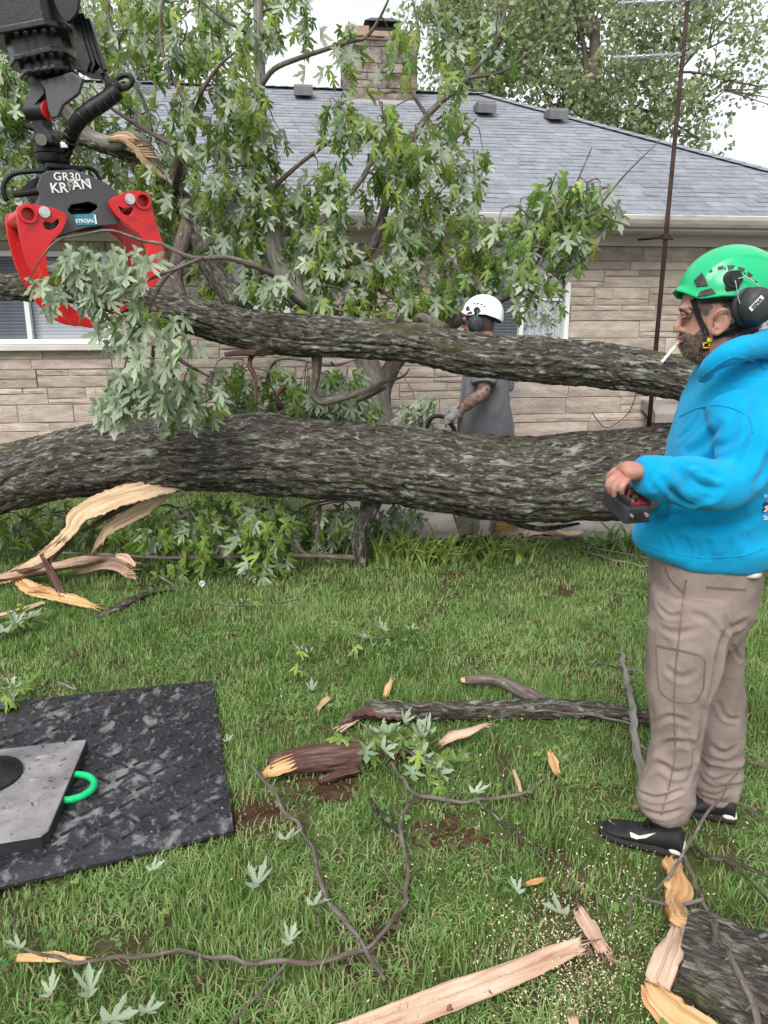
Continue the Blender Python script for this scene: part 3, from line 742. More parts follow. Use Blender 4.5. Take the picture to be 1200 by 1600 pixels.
def basis(d, nrm):
    """leaf tip along d, upper face towards nrm; columns x,y,z"""
    d = d / np.linalg.norm(d); x = np.cross(d, nrm); x /= np.linalg.norm(x) + 1e-9; z = np.cross(x, d); return np.stack([x, d, z], 1)
class Foliage:
    def __init__(s): s.L = []          # (pos, basis, size, variant, young, tint)
    def leaf(s, pos, d, nrm, size, young=False): s.L.append((np.array(pos), basis(np.array(d, float), np.array(nrm, float)), size, int(rng.integers(4)), young, rng.normal(0, .5)))
    def cluster(s, p, n, spread=.16, drop=.28, size=(.075, .125), pale=.6, droopy=.75, young=.1):
        """a bunch of limp leaves hanging from a twig end at p"""
        p = np.array(tuple(p), float)
        for k in range(n):
            a = rng.uniform(0, 2 * np.pi); rr = spread * math.sqrt(rng.uniform(0, 1)); h = rng.uniform(0, 1)
            o = np.array([math.cos(a) * rr, math.sin(a) * rr, -drop * h * (1.1 - rr / spread * .5)])
            out = np.array([math.cos(a), math.sin(a), 0])
            d = out * rng.uniform(.0, .38) + np.array([0, 0, -1.0]) * rng.uniform(droopy, 1.15) + rng.normal(0, .13, 3)
            side = -1.0 if rng.random() < pale else 1.0         # limp leaves show their pale undersides
            nrm = np.array([rng.normal(0, .9), -1.0 * side, rng.normal(.1, .35)])
            s.leaf(p + o, d, nrm, rng.uniform(*size), rng.random() < young * (1 if h < .35 else .2))
    def build(s, parent, org, nobj, name='foliage'):
        L = sorted(s.L, key=lambda l: (l[0][1] - 0) - l[2] * 12)
        for (p, Bm, sz, v, yg, t) in L[:nobj]:
            o = bpy.data.objects.new('leaf', leaf_me[v * 2 + int(yg)]); link(o, parent)
            m4 = Matrix(np.array(Bm * sz).tolist()).to_4x4(); m4.translation = Vector(p) - Vector(org); o.matrix_local = m4
        L = L[nobj:]
        if not L: return
        for yg in (False, True):
            Q = [l for l in L if l[4] == yg]
            if not Q: continue
            VV, FF, TT, nv = [], [], [], 0
            for v in range(4):
                q = [l for l in Q if l[3] == v]
                if not q: continue
                Pp = np.array([l[0] for l in q]); Bm = np.array([l[1] for l in q]) * np.array([l[2] for l in q])[:, None, None]
                bv, bf = LEAF[v]; X = np.einsum('nij,kj->nki', Bm, bv) + Pp[:, None]
                VV.append(X.reshape(-1, 3)); FF.append((bf[None] + (np.arange(len(q)) * len(bv))[:, None, None]).reshape(-1, 3) + nv); nv += len(q) * len(bv)
                TT.append(np.repeat([l[5] for l in q], len(bv)))
            o = np_mesh(name, np.concatenate(VV), np.concatenate(FF), M['leaf_young' if yg else 'leaf'], parent, False, {'tint': ('FLOAT', np.concatenate(TT))}, org=org)
            tag(o, kind='stuff')

# ================================================================== fallen leafy crown
cbase = Vector((-.3, 6.2, 0))
crown = empty('fallen_maple_crown', cbase)
tag(crown, 'leafy maple crown with limp pale leaves, fallen against the house roof', 'fallen tree')
SK = []                                             # sampled points of the branches: where twigs may start
def branch(pl, r, name='branch', m='bark_thin', sides=9, wob=.12, sk=True):
    pts = [P(*p) for p in pl]
    if np.isscalar(r): r = [r] * len(pts)
    C, rr = catmull(pts, r, .06)
    if sk: SK.extend([(c, x) for c, x in zip(C, rr)])
    q = MB(); q.tube(pts, r, sides, step=.05, wob=wob, seed=rng.uniform(0, 50)); return part(name, q, M[m], crown, cbase)
# main stems
branch([(610, 690, 6.5), (592, 655, 6.5), (585, 600, 6.4), (560, 540, 6.4), (500, 490, 6.35), (455, 455, 6.3), (436, 415, 6.3), (428, 385, 6.3), (418, 308, 6.35), (410, 265, 6.4), (400, 210, 6.45), (406, 122, 6.5), (404, 40, 6.5), (402, -60, 6.5)], [.16, .13, .1, .1, .09, .085, .075, .07, .06, .05, .045, .042, .038, .03], 'stem', 'bark_grey', 14)
branch([(592, 655, 6.5), (600, 600, 6.45), (625, 555, 6.4), (660, 520, 6.35), (705, 505, 6.3), (735, 490, 6.2), (775, 470, 6.0), (800, 458, 5.9), (818, 445, 5.8), (825, 425, 5.75), (867, 371, 5.7), (927, 334, 5.65), (960, 345, 5.65), (992, 357, 5.6)], [.1, .08, .07, .06, .055, .05, .034, .03, .026, .024, .018, .013, .008, .004], 'stem', 'bark_thin')
branch([(470, 470, 6.3), (462, 400, 6.35), (460, 335, 6.5), (470, 280, 6.6)], [.04, .035, .03, .02], 'stem', 'bark_grey')
branch([(404, 140, 6.48), (428, 108, 6.4), (470, 90, 6.35), (500, 80, 6.3), (548, 64, 6.2), (572, 58, 6.2), (595, 25, 6.15), (615, -20, 6.1)], [.022, .02, .018, .017, .015, .014, .01, .006])
branch([(570, 60, 6.2), (610, 62, 6.2), (640, 50, 6.2), (660, 20, 6.2)], [.012, .009, .007, .004])
branch([(540, 530, 6.4), (560, 470, 6.5), (520, 425, 6.4), (575, 395, 6.5), (600, 330, 6.6), (607, 276, 6.7), (632, 245, 6.75), (667, 182, 6.8), (730, 122, 6.9), (775, 63, 7.0), (800, -30, 7.0)], [.05, .045, .04, .04, .036, .034, .03, .026, .02, .015, .008])
branch([(627, 262, 6.75), (680, 240, 6.7), (720, 210, 6.6), (745, 185, 6.6)], [.02, .016, .01, .005])
branch([(520, 425, 6.4), (480, 380, 6.3), (520, 330, 6.2), (565, 280, 6.1), (600, 200, 6.1), (590, 150, 6.1)], [.03, .025, .02, .018, .012, .005])
branch([(418, 300, 6.35), (470, 255, 6.3), (520, 218, 6.2), (560, 190, 6.2)], [.02, .016, .012, .006])
branch([(412, 262, 6.4), (380, 258, 6.3), (345, 268, 6.2)], [.014, .01, .005])
# the broken limb lying on the roof at the left
branch([(372, 480, 5.6), (335, 420, 5.9), (315, 367, 6.3), (298, 330, 6.5), (266, 297, 6.6), (247, 272, 6.6), (196, 243, 6.5), (119, 219, 6.3), (52, 199, 6.2), (-30, 172, 6.1)], [.09, .09, .1, .095, .085, .075, .04, .03, .026, .022], 'stem', 'bark', 16, .15)
branch([(262, 290, 6.55), (235, 245, 6.5), (212, 216, 6.45), (176, 224, 6.4), (140, 213, 6.4), (118, 190, 6.4), (96, 168, 6.4), (60, 152, 6.35), (0, 138, 6.3), (-60, 120, 6.3)], [.05, .05, .055, .055, .05, .05, .048, .045, .045, .04], 'stem', 'bark_grey', 12, .12)
q = MB(); ribbon(q, [P(168, 219, 6.33), P(190, 214, 6.36), P(208, 224, 6.38), P(225, 246, 6.4), P(242, 268, 6.44), P(258, 280, 6.46)], [.015, .04, .05, .05, .035, .012], .02, (.2, -1, .3), seed=31)
for k in range(5):
    e = P(228 + k * 6, 228 + k * 5, 6.32); ribbon(q, [P(214 + k * 3, 226 + k * 4, 6.38), e], [.014, .002], .006, (.2, -1, .3), seed=40 + k)
fray(q, P(240, 264, 6.4), (.8, -.1, -.9), 9, .16, .02, .01); fray(q, P(216, 226, 6.36), (1, -.1, -.25), 9, .17, .02, .01)
part('broken_wood', q, M['wood'], crown, cbase)
branch([(268, 300, 6.5), (277, 262, 6.3), (280, 235, 6.2), (290, 212, 6.15), (300, 175, 6.1), (316, 140, 6.05), (345, 100, 6.0), (380, 72, 6.0)], [.05, .045, .04, .034, .022, .018, .012, .006])
branch([(280, 235, 6.2), (250, 215, 6.2), (222, 200, 6.2), (171, 166, 6.1), (140, 130, 6.1)], [.022, .02, .018, .012, .006])
branch([(238, 208, 6.2), (225, 160, 6.2), (195, 95, 6.2), (170, 20, 6.2), (168, -40, 6.2)], [.013, .012, .01, .008, .006])
branch([(300, 335, 6.4), (285, 380, 6.2), (275, 430, 6.1), (285, 470, 6.0)], [.07, .06, .05, .045], 'stem', 'bark_thin', 12)
branch([(404, 60, 6.5), (350, 30, 6.4), (300, -10, 6.4)], [.016, .012, .006])
branch([(404, 20, 6.5), (450, 0, 6.5), (480, -30, 6.5)], [.012, .009, .005])
branch([(300, 175, 6.1), (260, 100, 6.2), (250, 40, 6.3), (262, -40, 6.3)], [.02, .016, .012, .008])
branch([(60, 152, 6.35), (20, 90, 6.4), (-20, 20, 6.4)], [.02, .014, .008])
branch([(119, 219, 6.3), (60, 260, 6.2), (10, 250, 6.2)], [.016, .012, .006])
# thin branches in front of the grapple
branch([(476, 480, 5.2), (455, 462, 4.9), (430, 432, 4.5), (395, 415, 4.3), (350, 402, 4.25), (301, 403, 4.2), (252, 381, 4.18), (225, 377, 4.18), (173, 360, 4.18), (130, 367, 4.16), (88, 377, 4.14), (60, 410, 4.14), (40, 447, 4.14)], [.022, .018, .016, .015, .013, .011, .009, .008, .007, .006, .005, .004, .003])
branch([(318, 402, 4.2), (262, 425, 4.16), (215, 445, 4.16), (180, 470, 4.16)], [.01, .008, .006, .004])
branch([(290, 408, 4.2), (255, 440, 4.22), (232, 485, 4.22), (205, 540, 4.22), (190, 590, 4.22)], [.01, .009, .008, .006, .004])
branch([(240, 470, 4.7), (246, 515, 4.5), (262, 545, 4.4), (285, 565, 4.35), (330, 590, 4.4)], [.022, .02, .016, .012, .006])
branch([(240, 540, 4.5), (236, 590, 4.55), (222, 630, 4.6), (210, 648, 4.65)], [.012, .011, .01, .009], sk=False)
branch([(600, 605, 5.0), (560, 625, 5.2), (500, 640, 5.4), (430, 650, 5.5)], [.02, .015, .01, .006])
branch([(430, 620, 5.6), (418, 590, 5.5), (440, 560, 5.4), (520, 570, 5.4), (560, 560, 5.4)], [.02, .016, .012, .01, .006])
branch([(440, 640, 5.2), (432, 618, 5.2), (445, 606, 5.25)], [.02, .016, .02], 'dead_stub', 'bark_red')
# right-hand twigs
branch([(867, 371, 5.7), (895, 300, 5.7), (925, 230, 5.7)], [.01, .007, .004]); branch([(927, 334, 5.65), (975, 275, 5.6), (1030, 220, 5.6)], [.008, .006, .003])
branch([(840, 410, 5.72), (870, 430, 5.7), (930, 390, 5.65), (945, 360, 5.6)], [.007, .006, .004, .003], sk=False)
branch([(800, 458, 5.9), (850, 440, 5.8), (880, 405, 5.75), (905, 370, 5.7)], [.016, .013, .01, .005])
branch([(735, 490, 6.2), (725, 440, 6.2), (700, 400, 6.2), (660, 370, 6.2)], [.02, .017, .013, .007])
branch([(860, 420, 5.75), (880, 450, 5.7), (868, 480, 5.7)], [.008, .006, .004])
branch([(660, 520, 6.35), (620, 470, 6.3), (560, 440, 6.3), (500, 430, 6.3)], [.025, .018, .012, .006])
branch([(667, 182, 6.8), (640, 130, 6.8), (655, 60, 6.8), (640, -20, 6.8)], [.016, .013, .01, .007])
branch([(730, 122, 6.9), (790, 110, 6.9), (850, 60, 6.9), (900, 20, 6.9)], [.014, .011, .008, .004])

def inpoly(x, y, poly):
    c = False; j = len(poly) - 1
    for i in range(len(poly)):
        (xi, yi), (xj, yj) = poly[i], poly[j]
        if (yi > y) != (yj > y) and x < (xj - xi) * (y - yi) / (yj - yi) + xi: c = not c
        j = i
    return c
FOL = Foliage(); twq = MB()
def fill(poly, n, Yr, leaves, size=(.08, .15), pale=.38, spread=.11, drop=.36, young=.14, fol=None, sk=None, tq=None, mind=16, droopy=.75):
    fol = fol or FOL; sk = SK if sk is None else sk; tq = tq or twq
    xs = [p[0] for p in poly]; ys = [p[1] for p in poly]; got = []; tries = 0
    while len(got) < n and tries < n * 60:
        tries += 1; x, y = rng.uniform(min(xs), max(xs)), rng.uniform(min(ys), max(ys))
        if not inpoly(x, y, poly) or any((x - a) ** 2 + (y - b) ** 2 < mind ** 2 for a, b, _ in got): continue
        got.append((x, y, rng.uniform(*Yr)))
    leaves = leaves * .66
    anchors = [np.array(P(*g)) for g in got]; left = list(range(len(anchors)))
    if not sk: return
    S = np.array([c for c, r in sk]); 
    while left:
        D = [np.min(np.linalg.norm(S - anchors[i], axis=1)) for i in left]; k = int(np.argmin(D)); i = left.pop(k); a = anchors[i]
        j = int(np.argmin(np.linalg.norm(S - a, axis=1))); s0 = S[j]; L = np.linalg.norm(a - s0)
        mid = (s0 + a) / 2 + np.array([0, 0, .12 * L]) + rng.normal(0, .05 * L, 3); end = a + np.array([rng.normal(0, .03), rng.normal(0, .03), -.12])
        pts = [s0, mid, a, end]; tq.tube(pts, [.0065, .0055, .004, .002], 5, step=.07, cap=False, seed=rng.uniform(0, 9))
        C, _ = catmull(pts, [1] * 4, .08); S = np.vstack([S, C])
        fol.cluster(a, int(leaves * rng.uniform(.7, 1.3)), spread * rng.uniform(.7, 1.25), drop * rng.uniform(.7, 1.3), size, pale, droopy, young)
        if L > .5: fol.cluster(mid, int(leaves * .4), spread * .7, drop * .7, size, pale, droopy, young)
rect = lambda a, b, c, d: [(a, b), (c, b), (c, d), (a, d)]
fill([(140, -40), (330, -40), (330, 60), (300, 110), (215, 80), (150, 60)], 22, (6.0, 6.9), 15)
fill([(-20, 60), (30, 100), (60, 150), (130, 270), (-20, 270)], 22, (6.0, 6.6), 18)
fill([(230, 60), (400, 20), (400, 300), (330, 300), (290, 210), (240, 130)], 24, (5.9, 6.7), 18, young=.3)
fill(rect(320, -40, 490, 30), 12, (6.2, 6.8), 14)
fill([(385, 160), (420, 120), (520, 190), (515, 330), (395, 320)], 16, (6.0, 6.8), 18, young=.3)
fill([(505, 150), (560, 120), (640, 140), (650, 300), (630, 440), (500, 440), (490, 330), (520, 250)], 32, (5.9, 6.7), 20, young=.35)
fill([(640, 160), (745, 160), (770, 210), (735, 300), (640, 330)], 17, (6.2, 6.9), 18, young=.2)
fill([(620, 330), (770, 330), (785, 440), (700, 470), (640, 440)], 22, (6.0, 6.5), 20, young=.3)
fill([(780, 320), (850, 290), (870, 265), (960, 285), (930, 350), (880, 385), (800, 430)], 24, (5.5, 5.9), 18, young=.2)
fill([(300, 300), (400, 310), (420, 440), (300, 450)], 18, (5.8, 6.5), 16)
fill(rect(440, 330, 520, 470), 12, (6.0, 6.6), 16, young=.25)
fill([(640, -40), (760, -40), (800, 60), (720, 150), (650, 110)], 11, (6.6, 7.2), 14)
fill([(150, 230), (300, 260), (290, 350), (200, 290)], 14, (6.3, 7.2), 16)
fill(rect(480, 20, 640, 100), 5, (6.1, 6.3), 13)
fill([(460, 440), (640, 430), (660, 480), (480, 485)], 12, (5.9, 6.4), 15, young=.4)
fill([(120, 120), (240, 130), (300, 210), (280, 300), (180, 270), (110, 200)], 20, (6.6, 7.6), 20)
fill([(-20, 20), (60, 60), (140, 170), (60, 260), (-20, 270)], 16, (6.2, 7.2), 20)
fill([(330, 150), (420, 180), (430, 400), (330, 400), (300, 300)], 18, (6.2, 7.2), 20, young=.2)
fill([(320, 560), (420, 565), (560, 570), (600, 640), (330, 650)], 18, (5.3, 5.9), 20)
# pale bunches in front of the grapple, large leaves
for bx_, by_, bn_ in ((62, 432, 8), (80, 425, 6), (98, 388, 8), (122, 376, 9), (142, 380, 8), (165, 400, 8), (182, 366, 6), (152, 430, 6), (226, 384, 8), (205, 420, 7)):
    FOL.cluster(P(bx_, by_, 4.14 + .004 * bn_), bn_, .06, .2, (.09, .135), .9, .85, .12)
fill([(150, 430), (240, 400), (275, 415), (280, 470), (300, 560), (260, 610), (160, 600), (180, 540)], 11, (4.08, 4.3), 12, (.095, .15), .9, .1, .2, .06, mind=26)
fill([(300, 410), (420, 420), (470, 450), (440, 470), (330, 450)], 2, (4.3, 4.7), 10, (.08, .12), .7, .1, .2)
fill([(150, 585), (210, 560), (215, 620), (170, 630)], 5, (4.15, 4.25), 10, (.1, .145), .95, .07, .14, 0, mind=20)
fill([(245, 560), (300, 560), (330, 610), (280, 625)], 6, (4.3, 4.4), 13, (.09, .13), .8, .1, .2)
fill([(330, 540), (420, 560), (420, 640), (330, 650)], 8, (5.0, 5.5), 16, (.08, .12), .6)
fill([(400, 555), (580, 560), (570, 645), (400, 645)], 18, (5.1, 5.7), 18, (.08, .12), .6)
fill(rect(640, 615, 690, 655), 4, (5.9, 6.1), 18, (.08, .11), .9, .12, .15)
fill(rect(855, 470, 880, 500), 2, (5.6, 5.7), 10, (.07, .1), .5, .06, .15)
tag(part('twigs', twq, M['bark_thin'], crown, cbase, recalc=False), kind='stuff')
FOL.build(crown, cbase, 300)

# ================================================================== broken leafy branch under the trunk
ubase = Vector(G(400, 900)); under = empty('leafy_branch', ubase)
tag(under, 'broken leafy maple branch on the ground under the lower trunk', 'branch')
SK2 = []; uf = Foliage(); uq = MB()
def ub(pl, r, m='bark_thin'):
    pts = [P(*p) for p in pl]; C, rr = catmull(pts, r, .06); SK2.extend(list(zip(C, rr))); q = MB(); q.tube(pts, r, 8, step=.04, wob=.15, seed=rng.uniform(0, 30)); part('branch', q, M[m], under, ubase)
ub([(500, 790, 5.1), (495, 840, 5.05), (490, 880, 5.0)], [.012, .012, .01]); ub([(560, 872, 5.0), (480, 868, 4.95), (400, 868, 4.9), (300, 872, 4.8), (180, 868, 4.7), (60, 862, 4.7)], [.02, .016, .014, .012, .01, .006])
ub([(400, 868, 4.9), (370, 835, 5.2), (330, 800, 5.4), (250, 790, 5.6)], [.012, .01, .008, .005]); ub([(480, 868, 4.95), (440, 830, 5.2), (480, 790, 5.5), (560, 780, 5.6), (640, 790, 5.6)], [.014, .011, .009, .007, .005])
ub([(240, 895, 4.7), (300, 930, 4.55), (360, 945, 4.5), (440, 945, 4.45)], [.006, .006, .005, .003])
q = MB()
fill([(200, 790), (330, 770), (420, 770), (430, 880), (330, 900), (230, 880)], 60, (4.75, 5.7), 22, (.085, .135), .22, .16, .2, .25, uf, SK2, uq, 12, .5)
fill([(420, 780), (560, 785), (540, 840), (420, 840)], 20, (5.2, 5.7), 24, (.08, .13), .3, .16, .22, .2, uf, SK2, uq, 12)
fill([(580, 785), (660, 790), (650, 830), (590, 850)], 7, (5.3, 5.6), 20, (.08, .12), .6, .12, .2, .1, uf, SK2, uq, 12)
fill([(-20, 795), (210, 775), (200, 850), (-20, 845)], 30, (5.2, 5.9), 14, (.08, .12), .3, .18, .15, .1, uf, SK2, uq, 14, .4)
tag(part('twigs', uq, M['bark_thin'], under, ubase, recalc=False), kind='stuff')
uf.L = [l for l in uf.L if l[0][2] > .06]
uf.build(under, ubase, 200)

# ================================================================== trees behind the house
M['far_leaf'] = mat('far_leaf', [(.2, .26, .1), (.28, .345, .15), (.36, .42, .21)], (3, 3, 3), 3, .6, 0, tint=.35, trans=.5, back=(.38, .44, .28))
def far_tree(name, base, label, limbs, blobs, n, lsz):
    root = empty(name, base); tag(root, label, 'tree', 'trees behind the house'); q = MB()
    for pl, r in limbs: q.tube([Vector(p) for p in pl], r, 9, step=.4, wob=.1, seed=rng.uniform(0, 30))
    part('trunk', q, M['bark_thin'], root, base)
    pos = []; w = np.array([b[1] ** 2 * b[2] for b in blobs]); w = w / w.sum()
    for (c, rx, k), ww in zip(blobs, w):
        m = int(n * ww); d = rng.normal(0, 1, (m, 3)); d /= np.linalg.norm(d, axis=1)[:, None]
        p = np.array(tuple(c)) + d * (rng.uniform(0, 1, (m, 1)) ** .45) * np.array([rx, rx, rx * .8])
        keep = fbm(p * 1.5 + 5, 3) > .52; pos.append(p[keep])
    pos = np.concatenate(pos); m = len(pos); th = rng.uniform(0, 2 * np.pi, m)
    d = np.stack([np.cos(th) * .6, np.sin(th) * .6, rng.uniform(-1, .1, m)], 1); d /= np.linalg.norm(d, axis=1)[:, None]
    nr = rng.normal(0, 1, (m, 3)); x = np.cross(d, nr); x /= np.linalg.norm(x, axis=1)[:, None]; sz = rng.uniform(.7, 1.4, m)[:, None] * lsz
    nn = np.cross(x, d)
    quad = [-.1 * x, .42 * x + .45 * d + .08 * nn, d, -.42 * x + .45 * d + .08 * nn]
    V = np.stack([pos + sz * k for k in quad], 1).reshape(-1, 3); F = np.arange(m * 4).reshape(-1, 4)
    tag(np_mesh('crown', V, F, M['far_leaf'], root, False, {'tint': ('FLOAT', np.repeat(rng.normal(0, .5, m), 4))}, org=base), kind='stuff')
def limbs_for(base, top, blobs):
    out = [([base, base.lerp(top, .5) + Vector((.2, 0, 0)), top], [.35, .24, .12])]
    for (c, r, k) in blobs:
        s = base.lerp(top, rng.uniform(.35, .9)); w_ = .35 + .65 * min(1, k); out.append(([s, s.lerp(c, .5) + Vector((0, 0, .5)), c], [.1 * w_, .06 * w_, .02]))
        for t in range(3):
            e = c + Vector(rng.normal(0, r * .5, 3)); out.append(([c.lerp(s, .2), e], [.022, .008]))
    return out
Yt = 21.0; b1 = Vector(P(905, 300, Yt)); b1.z = 0
bl = [(P(900, 40, Yt), 2.4, 1), (P(990, 90, Yt), 2.2, 1), (P(830, 110, Yt), 1.8, 1), (P(1050, 180, Yt), 1.5, 1), (P(960, 190, Yt), 1.4, 1), (P(1090, 40, Yt), 1.9, .8), (P(1140, 120, Yt), 1.2, .5), (P(870, 180, Yt), 1.3, .8), (P(1000, -60, Yt), 2.5, .8), (P(1160, 0, Yt), 1.3, .3), (P(1185, 135, Yt), .8, .25), (P(1090, 215, Yt), .9, .7), (P(830, -40, Yt), 2.2, .9)]
far_tree('maple_tree', b1, 'tall leafy tree behind the right half of the roof', limbs_for(b1, P(930, 30, Yt), bl), bl, 46000, .115)
Yt = 23.0; b2 = Vector(P(760, 300, Yt)); b2.z = 0
bl = [(P(740, 60, Yt), 1.7, .8), (P(780, 20, Yt), 1.8, .8), (P(700, 110, Yt), 1.1, .6), (P(790, 110, Yt), 1.3, .7), (P(690, 20, Yt), 1.5, .7), (P(760, -40, Yt), 2, .7)]
far_tree('maple_tree', b2, 'thinner leafy tree between the chimney and the tall tree', limbs_for(b2, P(775, 20, Yt), bl), bl, 18000, .115)
Yt = 24.0; b3 = Vector(P(60, 300, Yt)); b3.z = 0
bl = [(P(60, 90, Yt), 2.2, .6), (P(150, 40, Yt), 2.2, .6), (P(-20, 60, Yt), 2, .6), (P(250, 50, Yt), 1.8, .5), (P(310, 10, Yt), 1.5, .5), (P(180, 110, Yt), 1, .4)]
far_tree('maple_tree', b3, 'pale tree behind the left half of the roof', limbs_for(b3, P(80, 20, Yt), bl), bl, 30000, .115)
# ================================================================== lawn: grass, clover, bare patches
MAT_C = [G(333, 1074), G(366, 1312), G(-130, 1435), G(-140, 1122)]
def in_quad(X, Y, C, grow=0.0):
    ok = np.ones_like(X, bool); cx = sum(c.x for c in C) / 4; cy = sum(c.y for c in C) / 4
    for i in range(4):
        a, b = C[i], C[(i + 1) % 4]; nx, ny = (b.y - a.y), -(b.x - a.x); L = math.hypot(nx, ny)
        s = ((X - a.x) * nx + (Y - a.y) * ny) / L; s0 = ((cx - a.x) * nx + (cy - a.y) * ny) / L
        ok &= (s * np.sign(s0) > -grow)
    return ok
PATCH = [(G(700, 1305), .17, .06), (G(405, 1275), .13, .05), (G(640, 1180), .12, .05), (G(520, 1235), .14, .05), (G(880, 930), .1, .05), (G(900, 1480), .14, .07), (G(480, 1290), .07, .04)]
def patchness(X, Y):
    d = np.zeros_like(X)
    for c, rx, ry in PATCH:
        q = ((X - c.x) / rx) ** 2 + ((Y - c.y) / (ry * 2.2)) ** 2; d = np.maximum(d, np.exp(-q * (.5 + vnoise(np.stack([X * 14, Y * 14, X * 0 + 3], -1)))))
    return d
FEET = [(G(1066, 1338), G(938, 1300), .065), (G(1146, 1282), G(1040, 1262), .06)]
def trod(X, Y):
    m = np.zeros_like(X, bool)
    for a, b, r in FEET:
        dx, dy = b.x - a.x, b.y - a.y; t = np.clip(((X - a.x) * dx + (Y - a.y) * dy) / (dx * dx + dy * dy), 0, 1); m |= np.hypot(X - a.x - t * dx, Y - a.y - .02 * 0 + .025 - t * dy) < r - .012
    return m
def scatter(n, y0, y1, hw0, hw1):
    Y = rng.uniform(y0, y1, n); hw = hw0 + (hw1 - hw0) * (Y - y0) / (y1 - y0); X = rng.uniform(-1, 1, n) * hw
    return X, Y
M['grass'] = None
def grass_mat():
    m = bpy.data.materials.new('grass'); m.use_nodes = True; nt = m.node_tree; N = nt.nodes; L = nt.links; bs = N['Principled BSDF']
    at = N.new('ShaderNodeAttribute'); at.attribute_name = 'tint'; cr = N.new('ShaderNodeValToRGB'); e = cr.color_ramp.elements
    e[0].position = 0; e[0].color = (.098, .2, .042, 1); e[1].position = .45; e[1].color = (.212, .36, .1, 1)
    for p, c in ((.75, (.33, .46, .175, 1)), (.9, (.41, .48, .22, 1)), (.97, (.45, .38, .2, 1))):
        x = e.new(p); x.color = c
    L.new(at.outputs['Fac'], cr.inputs[0]); L.new(cr.outputs[0], bs.inputs['Base Color']); bs.inputs['Roughness'].default_value = .5; bs.inputs['Specular IOR Level'].default_value = .35
    tr = N.new('ShaderNodeBsdfTranslucent'); L.new(cr.outputs[0], tr.inputs['Color']); ms = N.new('ShaderNodeMixShader'); ms.inputs[0].default_value = .42
    L.new(bs.outputs[0], ms.inputs[1]); L.new(tr.outputs[0], ms.inputs[2]); L.new(ms.outputs[0], N['Material Output'].inputs['Surface']); return m
M['grass'] = grass_mat()
def blades(X, Y, Ln, Wd, lean, tint, Z0=0.0):
    n = len(X); a = rng.uniform(0, 2 * np.pi, n); b = a + rng.normal(0, .5, n) + np.pi / 2
    d = np.stack([np.cos(a), np.sin(a), np.zeros(n)], 1); w = np.stack([np.cos(b), np.sin(b), np.zeros(n)], 1) * (Wd / 2)[:, None]
    base = np.stack([X, Y, np.full(n, Z0)], 1); up = np.array([0, 0, 1.0])
    le = np.clip(lean, 0, 1.45); l1 = (Ln * .5)[:, None]
    m = base + (d * np.sin(le * .45)[:, None] + up * np.cos(le * .45)[:, None]) * l1
    t = m + (d * np.sin(le * 1.25)[:, None] + up * np.cos(le * 1.25)[:, None]) * l1
    V = np.stack([base - w, base + w, m + w * .85, m - w * .85, t], 1).reshape(-1, 3)
    i = (np.arange(n) * 5)[:, None]; F = np.concatenate([i + [0, 1, 2], i + [0, 2, 3], i + [3, 2, 4]], 0)
    return V, F, np.repeat(tint, 5)
VV, FF, TT, nv = [], [], [], 0
def lay(n, y0, y1, h0, h1, Lr, Wr):
    global nv
    X, Y = scatter(n, y0, y1, h0, h1)
    dens = fbm(np.stack([X * 2.3, Y * 2.3, X * 0], -1), 3); cl = fbm(np.stack([X * 9, Y * 9, X * 0 + 4], -1), 2)
    pt = patchness(X, Y) * (.2 + 1.1 * cl)
    keep = (rng.uniform(0, 1, n) < np.clip(.35 + 1.5 * (cl - .3), .15, 1)) & (rng.uniform(0, 1, n) > pt * 1.15) & ~in_quad(X, Y, MAT_C, -.02) & ~trod(X, Y) & ~((Y > 5.66) & (X > -.6))
    X, Y, dens, cl = X[keep], Y[keep], dens[keep], cl[keep]; k = len(X)
    Ln = rng.uniform(*Lr, k) * (.55 + .9 * dens) * (1 - .5 * patchness(X, Y)); Wd = rng.uniform(*Wr, k)
    Ln = np.where(in_quad(X, Y, MAT_C, .05), Ln * .8, Ln)
    tint = np.clip(-.1 + .6 * fbm(np.stack([X * 1.4, Y * 1.4, X * 0 + 9], -1), 2) + .6 * fbm(np.stack([X * 7, Y * 7, X * 0 + 19], -1), 2) + rng.normal(0, .2, k) - .02, 0, .9)
    dry = rng.uniform(0, 1, k) < .075 + .12 * patchness(X, Y); tint = np.where(dry, rng.uniform(.92, 1, k), tint)
    lean = np.abs(rng.normal(.45, .45, k)) + .9 * sstep(.4, .65, fbm(np.stack([X * 4, Y * 4, X * 0 + 29], -1), 2)); lean = np.where(dry, lean + .5, lean)
    v, f, t = blades(X, Y, Ln, Wd, lean, tint)
    VV.append(v); FF.append(f + nv); TT.append(t); nv += len(v)
lay(115000, .95, 3.0, 1.5, 2.3, (.025, .072), (.003, .0054))
lay(105000, 3.0, 4.5, 2.3, 3.1, (.025, .072), (.0035, .006))
lay(100000, 4.5, 7.2, 3.1, 4.6, (.025, .07), (.004, .0068))
lay(12000, .2, .95, 1.2, 1.5, (.04, .09), (.004, .006))
tag(np_mesh('grass', np.concatenate(VV), np.concatenate(FF), M['grass'], None, True, {'tint': ('FLOAT', np.clip(np.concatenate(TT), 0, 1))}), 'short uneven green lawn grass with bare muddy patches', 'grass', kind='stuff')
